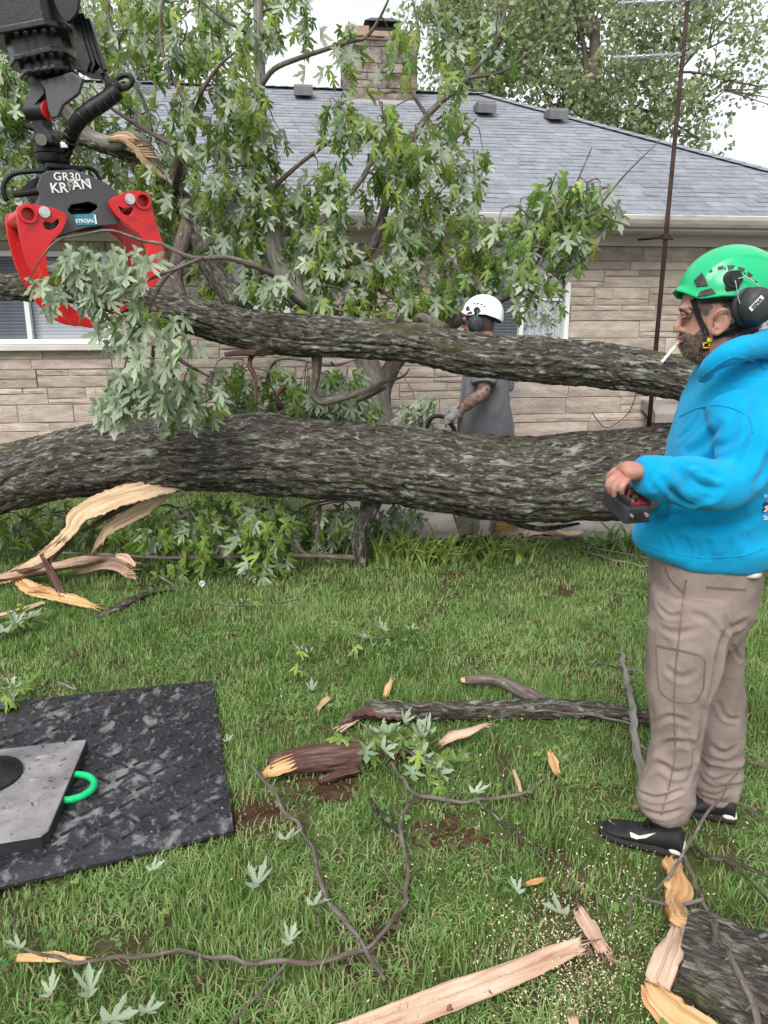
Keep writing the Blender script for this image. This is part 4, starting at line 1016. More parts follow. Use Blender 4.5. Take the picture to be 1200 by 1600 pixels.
# clover and small weeds
M['clover'] = mat('clover', [(.09, .17, .04), (.15, .26, .07)], (9, 9, 9), 3, .6, 0, tint=.3, trans=.25)
n = 2600; X, Y = scatter(n, 1.2, 5.4, 1.6, 3.4); cl = fbm(np.stack([X * 3, Y * 3, X * 0 + 2], -1), 2); k = (cl > .5) & ~in_quad(X, Y, MAT_C, .03) & (patchness(X, Y) < .4); X, Y = X[k], Y[k]
VV, FF, TT = [], [], []; nv = 0
for x, y in zip(X, Y):
    h = rng.uniform(.015, .05); a0 = rng.uniform(0, 6.28); s = rng.uniform(.005, .0085); t = rng.normal(0, .5); tilt = rng.normal(0, .3, 2)
    for j in range(3):
        a = a0 + j * 2.094; c = np.array([x + math.cos(a) * s, y + math.sin(a) * s, h])
        ring = [c + np.array([math.cos(a + b) * s * .95, math.sin(a + b) * s * .95, (math.cos(a + b) * tilt[0] + math.sin(a + b) * tilt[1]) * s]) for b in (0, 1.05, 2.1, 3.14, 4.2, 5.25)]
        VV += ring; FF.append([nv + i for i in range(6)]); nv += 6; TT += [t] * 6
tag(np_mesh('clover', VV, FF, M['clover'], None, False, {'tint': ('FLOAT', TT)}), 'clover and small broad weeds among the grass', 'clover', kind='stuff')
# bare earth showing through, low crumbly mounds
for i, (c, rx, ry) in enumerate(PATCH[:4]):
    nn = 26; ang = np.linspace(0, 2 * np.pi, nn, endpoint=False); V = [(0, 0, .004)]; F = []
    for r_ in range(1, 7):
        for a in ang:
            jr = r_ / 6 * (1 + .35 * (vnoise(np.array([math.cos(a) * 2 + i * 9, math.sin(a) * 2, 0.])) - .5)); V.append((math.cos(a) * rx * .9 * jr, math.sin(a) * ry * 2 * jr, .003 * (1 - (r_ / 6) ** 2) + .008 * (rng.random() - .35) - (.012 if r_ == 6 else 0)))
    for j in range(nn): F.append((0, 1 + j, 1 + (j + 1) % nn))
    for r_ in range(5):
        for j in range(nn): a = 1 + r_ * nn + j; b = 1 + r_ * nn + (j + 1) % nn; F.append((a, a + nn, b + nn, b))
    o = np_mesh('bare_earth', V, F, M['bare_soil']); o.location = c; tag(o, kind='structure')
# crumbs of wood and sawdust near the sawn log
M['sawdust'] = mat('sawdust', [(.55, .42, .26), (.78, .68, .5)], (30, 30, 30), 3, .9, 0, tint=.3)
VV, FF, TT = [], [], []; nv = 0
def crumbs(c, rx, ry, n, s, z=(.01, .05)):
    global nv
    for _ in range(n):
        p = np.array([c.x + rng.normal(0, rx), c.y + rng.normal(0, ry), rng.uniform(*z)]); a, b = rng.normal(0, 1, 3), rng.normal(0, 1, 3); a /= np.linalg.norm(a); b /= np.linalg.norm(b); q = rng.uniform(*s)
        VV.extend([p - a * q, p + b * q * .5, p + a * q, p - b * q * .5]); FF.append([nv, nv + 1, nv + 2, nv + 3]); nv += 4; TT.extend([rng.normal(0, .4)] * 4)
crumbs(G(880, 1490), .12, .09, 1500, (.0015, .005)); crumbs(G(900, 1570), .14, .08, 1100, (.0015, .005)); crumbs(G(830, 1360), .35, .25, 700, (.002, .006)); crumbs(G(960, 1400), .12, .1, 350, (.002, .006))
crumbs(G(600, 1200), .7, .5, 450, (.002, .006))
tag(np_mesh('sawdust', VV, FF, M['sawdust'], None, False, {'tint': ('FLOAT', TT)}), 'pale sawdust and wood crumbs sprinkled on the grass near the sawn log', 'sawdust', kind='stuff')

# twig crumbs, bark bits and brown leaf scraps sunk in the grass
M['litter'] = mat('litter', [(.06, .035, .022), (.15, .1, .065), (.3, .22, .14)], (25, 25, 25), 3, .9, 0, tint=.4)
VV, FF, TT = [], [], []; nv = 0
X, Y = scatter(1500, 1.3, 5.2, 1.4, 3.0); kk = ~in_quad(X, Y, MAT_C, .02) & (fbm(np.stack([X * 1.7, Y * 1.7, X * 0 + 41], -1), 2) > .42)
for x, y in zip(X[kk], Y[kk]):
    a = rng.uniform(0, 6.28); tw_ = rng.random() < .6; l = rng.uniform(.02, .09) if tw_ else rng.uniform(.008, .02); w = rng.uniform(.0008, .0022) if tw_ else l * rng.uniform(.3, .6)
    d = np.array([math.cos(a), math.sin(a), rng.normal(0, .25)]); s = np.array([-d[1], d[0], rng.normal(0, .3)]) * w; p0 = np.array([x, y, rng.uniform(.012, .045)]); b_ = rng.normal(0, .12, 3) * l; u3 = np.array([0, 0, w])
    VV += [p0 - s, p0 + s, p0 + u3, p0 + d * l * .5 + b_ - s, p0 + d * l * .5 + b_ + s, p0 + d * l * .5 + b_ + u3, p0 + d * l]
    FF += [(nv, nv + 1, nv + 4), (nv, nv + 4, nv + 3), (nv + 1, nv + 2, nv + 5), (nv + 1, nv + 5, nv + 4), (nv + 2, nv, nv + 3), (nv + 2, nv + 3, nv + 5), (nv + 3, nv + 4, nv + 6), (nv + 4, nv + 5, nv + 6), (nv + 5, nv + 3, nv + 6)]; nv += 7; TT += [rng.normal(0, .5)] * 7
tag(np_mesh('litter', VV, np.array(FF), M['litter'], None, False, {'tint': ('FLOAT', TT)}), 'brown twig crumbs and leaf scraps sunk in the lawn', 'litter', kind='stuff')

# ================================================================== strap-leaved clumps along the walkway
M['strap'] = mat('strap', [(.14, .22, .04), (.25, .35, .09), (.36, .45, .16)], (3, 3, 3), 3, .5, 0, tint=.35, trans=.3)
def clump(c, n, L, label, name='daylily'):
    root = empty(name, c); tag(root, label, 'plant', 'strap-leaved clumps beside the walkway')
    VV, FF, TT = [], [], []; nv = 0
    for _ in range(n):
        a = rng.uniform(0, 6.283); l = L * rng.uniform(.55, 1.2); d = np.array([math.cos(a), math.sin(a), 0]); s = np.array([-d[1], d[0], 0]); w = rng.uniform(.006, .013)
        b = np.array([rng.normal(0, .08), rng.normal(0, .06), 0]); st = rng.uniform(.25, 1.0); p = b.copy(); th = rng.uniform(.1, .5); K = 7; t_ = rng.normal(0, .5)
        for k in range(K):
            ww = w * (1 - (k / (K - 1)) ** 2 * .95); VV += [p - s * ww, p + s * ww + np.array([0, 0, .003])]; TT += [t_] * 2
            if k: FF.append([nv + 2 * k - 2, nv + 2 * k - 1, nv + 2 * k + 1, nv + 2 * k])
            p = p + (d * math.sin(th) + np.array([0, 0, 1]) * math.cos(th)) * l / K; th += st * 2.3 / K
            p[2] = max(p[2], .02)
        nv += 2 * K
    tag(np_mesh('leaves', VV, FF, M['strap'], root, True, {'tint': ('FLOAT', TT)}), kind='stuff'); return root
spots = [(600, 878, .3, 'leftmost arching strap-leaved clump right of the support branch'), (645, 882, .34, 'arching strap-leaved clump left of the grey trouser legs'), (695, 880, .32, 'bright strap-leaved clump in front of the grey trouser legs'),
         (755, 878, .32, 'strap-leaved clump just right of the grey trouser legs'), (805, 876, .28, 'low strap-leaved clump under the torn orange wood'), (950, 858, .22, 'small grassy clump by the concrete left of the blue sweatshirt'), (1000, 854, .22, 'small grassy clump against the blue sweatshirt hem'),
         (350, 850, .42, 'strap-leaved clump among the fallen leaves under the trunk'), (240, 845, .42, 'strap-leaved clump behind the torn wood')]
for px, py, L, lab in spots: clump(G(px, py), 75, L, lab)
# ================================================================== outrigger mat and pad
M['rubber'] = mat('rubber', [(.01, .01, .012), (.02, .02, .025), (.04, .039, .045)], (6, 6, 6), 6, .36, .8, 45, .01, spec=.5,
                  over=[((.2, .19, .195), (14, 9, 9), .54, .66), ((.15, .14, .14), (40, 30, 30), .58, .68)])
M['pad_grey'] = mat('pad_grey', [(.14, .135, .14), (.22, .21, .215), (.29, .28, .28)], (10, 10, 10), 6, .8, .5, 110, .004,
                    over=[((.05, .046, .05), (34, 34, 34), .6, .66), ((.34, .2, .1), (3.5, 3.5, 3.5), .68, .8), ((.38, .37, .36), (16, 16, 16), .62, .72)])
M['pad_edge'] = mat('pad_edge', [(.015, .015, .016), (.03, .03, .032)], (20, 20, 20), 4, .6, .4, 80, .003)
M['green_rope'] = mat('green_rope', [(0, .42, .13), (.01, .52, .18)], (40, 40, 40), 3, .6, .3, 200, .002)
mo = Vector(MAT_C[0].lerp(MAT_C[2], .5)); om = empty('ground_mat', mo); tag(om, 'black rubber ground mat with diamond tread lying on the grass', 'mat')
A, B_, C_, D_ = [Vector(c) for c in MAT_C]
def mat_pt(u, v, z=0.0):                       # u: back edge -> left, v: back -> front
    top = A.lerp(D_, u); bot = B_.lerp(C_, u); p = top.lerp(bot, v); 
    p.z = z + .018 + .014 * float(fbm(np.array([p.x * 1.6, p.y * 1.6, 3.]), 2)) ; return p
nu, nvv = 44, 28; V = []; F = []
def hole(u, v): return .66 < u < .79 and .045 < v < .115
for zz in (0, 1):
    for i in range(nu + 1):
        for j in range(nvv + 1):
            u, v = i / nu, j / nvv; e = min(u, v, 1 - v); p = mat_pt(u, v, .016 if zz else 0.0)
            if zz and (i in (0, nu) or j in (0, nvv)): p.z -= .005
            V.append(p)
n1 = (nu + 1) * (nvv + 1); ix = lambda i, j, z: z * n1 + i * (nvv + 1) + j
hol = [[hole((i + .5) / nu, (j + .5) / nvv) for j in range(nvv)] for i in range(nu)]
for i in range(nu):
    for j in range(nvv):
        if hol[i][j]: continue
        F.append((ix(i, j, 1), ix(i + 1, j, 1), ix(i + 1, j + 1, 1), ix(i, j + 1, 1))); F.append((ix(i, j, 0), ix(i, j + 1, 0), ix(i + 1, j + 1, 0), ix(i + 1, j, 0)))
        for di, dj, a, b in ((-1, 0, (i, j), (i, j + 1)), (1, 0, (i + 1, j), (i + 1, j + 1)), (0, -1, (i, j), (i + 1, j)), (0, 1, (i, j + 1), (i + 1, j + 1))):
            ii, jj = i + di, j + dj
            if not (0 <= ii < nu and 0 <= jj < nvv) or hol[ii][jj]: F.append((ix(*a, 0), ix(*b, 0), ix(*b, 1), ix(*a, 1)))
o = np_mesh('mat_sheet', V, F, M['rubber'], om, False, org=mo)
o.data.polygons.foreach_set('use_smooth', np.ones(len(o.data.polygons), bool)); o.data.set_sharp_from_angle(angle=R(40))
bm = bmesh.new(); bm.from_mesh(o.data); bmesh.ops.recalc_face_normals(bm, faces=bm.faces); bm.to_mesh(o.data); bm.free()
# raised tread bars, two directions alternating
bar = MB(); bar.add([(-.034, -.006, -.002), (.034, -.006, -.002), (.034, .006, -.002), (-.034, .006, -.002), (-.031, -.003, .0065), (.031, -.003, .0065), (.031, .003, .0065), (-.031, .003, .0065)], [(0, 1, 5, 4), (1, 2, 6, 5), (2, 3, 7, 6), (3, 0, 4, 7), (4, 5, 6, 7)])
bar0 = None; eu = (D_ - A).normalized(); LU, LV = (D_ - A).length, (B_ - A).length; sp = .082; cnt = 0
for i in range(int(LU / sp)):
    for j in range(int(LV / sp)):
        u, v = (i + .5) * sp / LU, (j + .5) * sp / LV
        if u > .985 or v > .985 or (.64 < u < .81 and .02 < v < .14): continue
        p = mat_pt(u, v, .0165) - mo
        if bar0 is None: bar0 = bar.build('tread_bar', M['rubber'], om); o = bar0
        else: o = bar0.copy(); link(o, om)
        o.location = p; o.rotation_euler = (0, 0, math.atan2(eu.y, eu.x) + (R(38) if (i + j) % 2 else R(-48)) ); cnt += 1
# pad: thick grey plate with cut corner
zt = .085
pc = [G(136, 1156, zt), G(76, 1298, zt), G(64, 1308, zt), G(-120, 1338, zt), G(-120, 1185, zt)]
po = Vector((pc[0] + pc[3]) / 2); po.z = 0; pad = empty('outrigger_pad', po); tag(pad, 'scuffed grey outrigger pad with green rope handle on the black mat', 'outrigger pad')
q = MB(); n = len(pc); low = [Vector((p.x, p.y, .038)) for p in pc]; ins = [p.lerp(sum(pc, Vector()) / n, .012) + Vector((0, 0, .004)) for p in pc]
q.add([tuple(p) for p in ins + pc + low], [tuple(range(n))] + [(i, (i + 1) % n, n + (i + 1) % n, n + i) for i in range(n)]); q.build('pad_top', M['pad_grey'], pad, org=po)
q = MB(); q.add([tuple(p - Vector((0, 0, .0005))) for p in pc] + [tuple(p) for p in low], [(i, (i + 1) % n, n + (i + 1) % n, n + i) for i in range(n)] + [tuple(range(2 * n - 1, n - 1, -1))]); q.build('pad_edge', M['pad_edge'], pad, org=po)
q = MB(); zz = .065
q.tube([G(104, 1248, zz) - Vector((.02, 0, 0)), G(106, 1250, zz), G(128, 1244, zz), G(143, 1234, zz), G(147, 1222, zz), G(138, 1213, zz), G(122, 1210, zz), G(112, 1212, zz)], .0125, 12, step=.01); q.build('rope_handle', M['green_rope'], pad, smooth=True, org=po)
# outrigger leg with round foot, standing on the pad
fo = Vector(G(-22, 1216, zt)); fo.z = 0; leg = empty('outrigger', fo); tag(leg, 'dark steel outrigger leg with round foot plate on the grey pad', 'outrigger')
M['dark_steel'] = mat('dark_steel', [(.015, .015, .017), (.035, .035, .038)], (9, 9, 9), 4, .5, .2, 60, .003, metal=.4, over=[((.1, .06, .045), (8, 8, 8), .6, .75)])
q = MB(); q.cyl((0, 0, .0885), (0, 0, .1), .125, 40); q.tube([(0, 0, .1), (0, 0, .112), (0, 0, .135)], [.12, .09, .06], 40); q.build('foot_plate', M['dark_steel'], leg, autosmooth=35)
q = MB(); q.cyl((0, 0, .13), (0, 0, 1.3), .05, 28); q.build('leg_post', M['dark_steel'], leg, autosmooth=35)
for k in range(6):
    a = k * math.pi / 3 + .3; q = MB(); q.cyl((math.cos(a) * .1, math.sin(a) * .1, .098), (math.cos(a) * .1, math.sin(a) * .1, .108), .008, 8); q.build('bolt', M['dark_steel'], leg)

# ================================================================== crane boom and grapple
GY = 4.55; GR = R(32)
go = P(95, 300, GY); gz0 = go.z
grp = empty('grapple', (go.x, GY, 0), GR); tag(grp, 'red and grey timber grapple closed around the upper limb', 'grapple')
cg, sg_ = math.cos(GR), math.sin(GR)
def gl(px, py, yl=0.0):
    """picture point on the grapple's own plane local y = yl -> local x,z"""
    d = ray(px, py); o = Vector((-go.x, -GY, CAM_H)); ol = Vector((o.x * cg + o.y * sg_, -o.x * sg_ + o.y * cg, o.z)); dl = Vector((d.x * cg + d.y * sg_, -d.x * sg_ + d.y * cg, d.z))
    t = (yl - ol.y) / dl.y; p = ol + dl * t; return (p.x, p.z)
c5 = lambda pl, yl=0.0: [gl(x * .21667, 220 + y * .21667, yl) for x, y in pl]
def smooth_loop(pl, n=4):
    Q = np.array(pl); out = []; m = len(Q)
    for i in range(m):
        p0, p1, p2, p3 = Q[(i - 1) % m], Q[i], Q[(i + 1) % m], Q[(i + 2) % m]
        for k in range(n):
            t = k / n; out.append(tuple(.5 * (2 * p1 + (p2 - p0) * t + (2 * p0 - 5 * p1 + 4 * p2 - p3) * t * t + (3 * p1 - p0 - 3 * p2 + p3) * t ** 3)))
    return out
def circ(c, r, n=22): return [(c[0] + r * math.cos(a), c[1] + r * math.sin(a)) for a in np.linspace(0, 2 * np.pi, n, endpoint=False)]
M['red_paint'] = mat('red_paint', [(.5, .006, .008), (.62, .012, .014)], (5, 5, 5), 5, .38, .06, 40, .003, spec=.5, coat=.15, over=[((.3, .01, .012), (9, 9, 9), .58, .74), ((.1, .05, .045), (30, 30, 30), .66, .74), ((.2, .12, .1), (60, 12, 12), .68, .74)])
M['grey_paint'] = mat('grey_paint', [(.05, .051, .056), (.078, .079, .085)], (4, 4, 4), 5, .42, .2, 40, .003, spec=.45, over=[((.13, .12, .12), (10, 5, 5), .62, .78)])
M['black_paint'] = mat('black_paint', [(.004, .004, .005), (.008, .008, .0095)], (5, 5, 5), 4, .28, .25, 30, .006, spec=.5, over=[((.05, .046, .042), (14, 14, 14), .66, .76)])
M['hose'] = mat('hose', [(.006, .006, .0065), (.012, .012, .013)], (30, 30, 30), 3, .5, .3, 120, .002)
M['chrome'] = mat('chrome', [(.5, .5, .5), (.65, .64, .62)], (30, 30, 30), 3, .25, metal=1)
M['white_print'] = mat('white_print', [(.72, .72, .7), (.82, .82, .8)], (40, 40, 40), 3, .6)
M['teal'] = mat('teal', [(.03, .2, .27), (.05, .27, .34)], (40, 40, 40), 3, .5)
def bev(o, w=.006, seg=2):
    md = o.modifiers.new('bevel', 'BEVEL'); md.width = w; md.segments = seg; md.limit_method = 'ANGLE'; md.angle_limit = R(50); return o
body_out = c5([(300, 240), (345, 216), (530, 206), (565, 216), (660, 256), (770, 305), (835, 358), (905, 420), (870, 560), (852, 604), (740, 612), (630, 626), (540, 652), (440, 684), (400, 690), (300, 560), (268, 450), (286, 385), (262, 345)])
slot = c5([(488, 500), (515, 462), (640, 440), (700, 462), (706, 486), (640, 530), (515, 533)])
D = .4
q = MB(); q.plate(body_out, [slot], 0, .018); fp = bev(q.build('front_plate', M['grey_paint'], grp), .005)
q = MB(); q.plate(body_out, [slot], D - .018, .018); bev(q.build('rear_plate', M['grey_paint'], grp), .005)
inner = [(np.array(p) * .9 + np.mean(body_out, axis=0) * .1) for p in body_out]
q = MB()
for i in range(len(inner)):           # side skin between the two plates, open towards the claws below
    if i in (9, 10, 11, 12, 13): continue
    a, b = inner[i], inner[(i + 1) % len(inner)]; q.add([(a[0], .019, a[1]), (b[0], .019, b[1]), (b[0], D - .019, b[1]), (a[0], D - .019, a[1])], [(0, 1, 2, 3)])
q.build('housing', M['black_paint'], grp, recalc=False)
c0, c1 = gl(85, 322), gl(178, 322)
q = MB(); q.cyl((c0[0], D / 2, c0[1]), (c1[0], D / 2, c1[1]), .04, 20); q.build('cylinder', M['black_paint'], grp, smooth=True)
# claws
lo = [(112, 500), (130, 474), (180, 462), (300, 474), (400, 500), (455, 528), (470, 560), (462, 605), (425, 675), (372, 722), (336, 790), (325, 870), (338, 950), (378, 1048), (440, 1130), (520, 1210), (630, 1285), (737, 1332), (640, 1348), (520, 1316), (420, 1242), (330, 1142), (260, 1036), (200, 905), (150, 752), (120, 610)]
ls = [(300, 600), (318, 588), (340, 594), (366, 600), (396, 576), (412, 576), (412, 604), (388, 636), (350, 648), (312, 636)]
ro = [(775, 452), (800, 415), (900, 378), (990, 366), (1048, 396), (1070, 440), (1090, 520), (1120, 630), (1150, 720), (1168, 810), (1160, 905), (1122, 1010), (1050, 1110), (950, 1190), (850, 1238), (765, 1252), (850, 1205), (935, 1140), (1005, 1062), (1045, 975), (1056, 880), (1040, 770), (985, 680), (870, 590), (800, 515)]
rs = [(840, 482), (858, 486), (880, 496), (915, 488), (940, 486), (944, 510), (925, 540), (896, 544), (864, 524)]
def claw(pl, sl, boss, bolt, dx, y0, name):
    root = empty(name); root.parent = grp
    lp = [(p[0] + dx, p[1]) for p in smooth_loop(c5(pl), 2)]; sp_ = [(p[0] + dx, p[1]) for p in smooth_loop(c5(sl), 2)]
    bc = c5([boss])[0]; bc = (bc[0] + dx, bc[1]); r = .042
    q = MB(); q.plate(lp, [sp_, circ(bc, r * .8)], y0, .045); bev(q.build('blade', M['red_paint'], root), .006)
    q = MB(); n = 28; V = []
    for (rr, yy) in ((r * .8, y0 + .05), (r * .8, y0 - .012), (r * 1.12, y0 - .012), (r * 1.18, y0 - .004), (r * 1.18, y0 + .02)):
        V += [(x, yy, z) for x, z in circ(bc, rr, n)]
    q.add(V, [(a * n + i, a * n + (i + 1) % n, (a + 1) * n + (i + 1) % n, (a + 1) * n + i) for a in range(4) for i in range(n)]); q.build('boss', M['red_paint'], root, autosmooth=30)
    bq = c5([bolt])[0]; bq = (bq[0] + dx, bq[1]); q = MB()
    q.cyl((bq[0], y0 + .01, bq[1]), (bq[0], y0 - .016, bq[1]), .029, 24); q.cyl((bq[0], y0 - .016, bq[1]), (bq[0], y0 - .026, bq[1]), .021, 24); q.build('pivot_pin', M['chrome'], root, autosmooth=30)
    return bc
bcl = claw(lo, ls, (190, 535), (307, 522), 0, -.05, 'claw'); bcr = claw(ro, rs, (1012, 440), (917, 428), 0, -.05, 'claw')
claw(lo, ls, (190, 535), (307, 522), 0, D + .005, 'claw'); claw(ro, rs, (1012, 440), (917, 428), 0, D + .005, 'claw')
for bc in (bcl, bcr):
    q = MB(); q.cyl((bc[0], .0, bc[1]), (bc[0], D, bc[1]), .048, 24); q.build('cross_tube', M['red_paint'], grp, autosmooth=30)
# lettering
def text(s, size, m, parent, matrix, ext=.0015, bold=0.0, name='lettering', space=1.0):
    cu = bpy.data.curves.new('t', 'FONT'); cu.body = s; cu.size = size; cu.extrude = ext; cu.offset = bold; cu.align_x = 'CENTER'; cu.align_y = 'CENTER'; cu.space_character = space
    to = bpy.data.objects.new('t', cu); COL.objects.link(to); dg = bpy.context.evaluated_depsgraph_get(); me = bpy.data.meshes.new_from_object(to.evaluated_get(dg))
    bpy.data.objects.remove(to); bpy.data.curves.remove(cu); me.name = name; me.materials.clear(); me.materials.append(m)
    o = bpy.data.objects.new(name, me); link(o, parent); o.matrix_local = matrix; return o
def face_mat(p, y, ang): # text standing on an x,z plane, facing -y
    return Matrix.Translation((p[0], y, p[1])) @ Matrix.Rotation(ang, 4, 'Y') @ Matrix.Rotation(R(90), 4, 'X')
text('GR30', .058, M['white_print'], grp, face_mat(c5([(483, 262)])[0], -.0035, R(-3)), bold=.0006, space=1.08)
pk = c5([(505, 328)])[0]
text('KR', .072, M['white_print'], grp, face_mat(c5([(424, 343)])[0], -.0035, R(-7)), bold=.001, space=1.0)
M['worn_print'] = mat('worn_print', [(.12, .1, .1), (.4, .33, .31)], (60, 60, 60), 4, .6, ramp=(.4, .55))
text('P', .072, M['worn_print'], grp, face_mat(c5([(512, 329)])[0], -.0035, R(-7)), bold=.002)
text('AN', .072, M['white_print'], grp, face_mat(c5([(588, 318)])[0], -.0035, R(-8)), bold=.001, space=1.05)
text('®', .03, M['white_print'], grp, face_mat(c5([(632, 290)])[0], -.0035, R(-7)), bold=.0005)
st = c5([(618, 568)])[0]; q = MB(); rt = Matrix.Rotation(R(-5), 3, 'Y'); q.box((st[0], -.003, st[1]), (.118, .003, .058), rot=rt); sk_o = q.build('sticker', M['teal'], grp)
text('STROJAL', .026, M['white_print'], sk_o, face_mat((st[0] - .006, st[1] - .008), -.006, R(-5)), bold=.0008, ext=.0006)
q = MB(); q.box((st[0] + .052, -.0055, st[1] + .004), (.009, .002, .05), rot=rt); q.build('sticker_edge', M['white_print'], sk_o)
# rotator, link
def gp(px, py, yl): x, z = gl(px, py, yl); return Vector((x, yl, z))
cy = D / 2
q = MB(); a = gp(98, 268, cy)
q.cyl(a + Vector((0, 0, -.06)), a + Vector((0, 0, .012)), .075, 28); q.box(a + Vector((0, 0, .012)), (.2, .2, .025), bev=.006)
b = gp(85, 256, cy); q.tube([b + Vector((0, 0, z)) for z in (-.03, -.02, 0, .012)], [.06, .065, .065, .055], 28); q.build('rotor_flange', M['dark_steel'], grp, autosmooth=35)
q = MB(); b = gp(82, 242, cy); q.tube([b + Vector((0, 0, z)) for z in (-.045, -.035, -.002, 0, .005, .05, .062)], [.085, .092, .092, .086, .094, .094, .08], 32); q.build('rotator', M['dark_steel'], grp, autosmooth=35)
q = MB(); t1 = gp(70, 222, cy); q.tube([gp(80, 236, cy), gp(76, 226, cy), gp(66, 214, cy)], [.08, .07, .05], 16); q.cyl(t1 + Vector((-.03, -.07, .02)), t1 + Vector((-.03, .07, .02)), .03, 16); q.build('rotator_head', M['dark_steel'], grp, autosmooth=35)
# thin hydraulic hoses on the grapple
q = MB(); q.tube([gp(76, 267, .1), gp(45, 268, .12), gp(20, 272, .15), gp(6, 286, .15), gp(6, 304, .15), gp(12, 314, .15)], .014, 10, step=.03); q.build('hose', M['hose'], grp, smooth=True)
q = MB(); q.tube([gp(118, 264, .2), gp(138, 262, .22), gp(151, 270, .22), gp(157, 285, .2)], .012, 10, step=.03); q.build('hose', M['hose'], grp, smooth=True)
q = MB(); q.cyl(gp(20, 304, .1), gp(60, 299, .1), .02, 14); q.build('hose_fitting', M['dark_steel'], grp, autosmooth=35)
q = MB(); q.plate([gl(*p) for p in ((36, 292), (52, 278), (64, 272), (66, 276), (60, 292), (48, 300))], [], .1, .02); q.build('hose_guard', M['black_paint'], grp)

# ---- boom
BY = 4.6
bo = P(82, 222, BY + .1); boom_o = empty('crane_boom', (bo.x, BY, 0)); borg = Vector((bo.x, BY, 0)); tag(boom_o, 'black telescopic crane boom tip with hoses, above the grapple', 'crane boom')
def bp(px, py, Y): return P(px, py, Y)
def hexsec(mb, a, b, wa, wb, dep=1.0):
    a, b = Vector(a), Vector(b); d = (b - a).normalized(); s = d.cross(Vector((0, 1, 0))).normalized(); n = s.cross(d)
    prof = [(-1, -.55), (-.62, -1), (.62, -1), (1, -.55), (1, .55), (.62, 1), (-.62, 1), (-1, .55)]; V = []
    for c, w in ((a, wa), (b, wb)): V += [c + s * p[0] * w + n * p[1] * w * dep for p in prof]
    mb.add([tuple(v) for v in V], [(i, (i + 1) % 8, 8 + (i + 1) % 8, 8 + i) for i in range(8)] + [tuple(range(8)), tuple(range(15, 7, -1))])
secs = [((28, -90), (59, 62), .185, 'boom_section'), ((55, 50), (70, 98), .145, 'boom_section'), ((68, 92), (78, 124), .115, 'boom_section')]
for (a, b, w, nm) in secs:
    q = MB(); hexsec(q, bp(*a, BY), bp(*b, BY), w, w); bev(part(nm, q, M['black_paint'], boom_o, borg, False, False), .01)
for (a, b, w) in (((57, 56), (60, 68), .205), ((69, 93), (72, 103), .16), ((77, 116), (79, 124), .135)):
    q = MB(); hexsec(q, bp(*a, BY), bp(*b, BY), w, w); bev(part('boom_collar', q, M['black_paint'], boom_o, borg, False, False), .008)
    for k in range(5):
        s = P(a[0] - 30 + k * 14, a[1] - 3 + k * -1.5, BY - w * .98); q = MB(); q.cyl(s, s + Vector((0, -.012, -.01)), .012, 8); part('bolt', q, M['dark_steel'], boom_o, borg, False, False)
# yoke plates with the cross pin
yo = [(62, 126), (112, 112), (130, 122), (122, 146), (98, 164), (90, 182), (80, 184), (74, 170), (70, 140)]
for yy in (BY - .09, BY + .05):
    q = MB(); pl = [P(x, y, yy) for x, y in yo]; q.plate([(p.x, p.z) for p in pl], [], yy, .03); bev(part('yoke_plate', q, M['grey_paint'], boom_o, borg, False, False), .005)
q = MB(); pl = [P(x, y, BY) for x, y in ((60, 132), (72, 126), (76, 150), (54, 176), (43, 176))]; q.plate([(p.x, p.z) for p in pl], [], BY - .06, .12); part('yoke_web', q, M['grey_paint'], boom_o, borg, False, False)
q = MB(); q.cyl(P(42, 175, BY - .02), P(80, 172, BY - .02), .045, 24); part('cross_pin', q, M['dark_steel'], boom_o, borg, False, False, autosmooth=35)
q = MB(); q.cyl(P(76, 172, BY - .06), P(78, 172, BY - .065), .049, 24); part('pin_collar', q, M['red_paint'], boom_o, borg, False, False, autosmooth=35)
q = MB(); pl = [P(x, y, BY) for x, y in ((56, 182), (70, 180), (73, 200), (84, 212), (86, 226), (62, 226), (56, 206))]; q.plate([(p.x, p.z) for p in pl], [], BY - .03, .12); bev(part('hanger_link', q, M['dark_steel'], boom_o, borg, False, False), .008)
q = MB(); q.cyl(P(64, 218, BY - .06), P(64, 218, BY + .12), .03, 18); part('link_pin', q, M['chrome'], boom_o, borg, False, False, autosmooth=35)
# hose tray on the right of the boom, ribbed
for k in range(4):
    q = MB(); x = 112 + k * 9; yy = BY - .02 + k * .02
    pl = [P(px, py, yy) for px, py in ((x - 4, 10 + 8 * k), (x + 6, 10 + 8 * k), (x + 34 - k, 100 + k * 4), (x + 28 - k, 118 - k), (x + 12, 90))]
    q.plate([(p.x, p.z) for p in pl], [], yy - .05, .035); part('tray_rail', q, M['black_paint'], boom_o, borg, False, False)
q = MB(); pl = smooth_loop([(p.x, p.z) for p in [P(x, y, BY) for x, y in ((92, -40), (142, -40), (140, 25), (134, 42), (124, 51), (116, 44), (104, 20))]], 3); q.plate(pl, [], BY - .16, .03); bev(part('wear_plate', q, M['dark_steel'], boom_o, borg, False, False), .006)
q = MB(); pl = [P(x, y, BY) for x, y in ((112, 98), (150, 92), (165, 116), (150, 118), (120, 110))]; q.plate([(p.x, p.z) for p in pl], [], BY - .03, .12); part('tray_bracket', q, M['black_paint'], boom_o, borg, False, False)
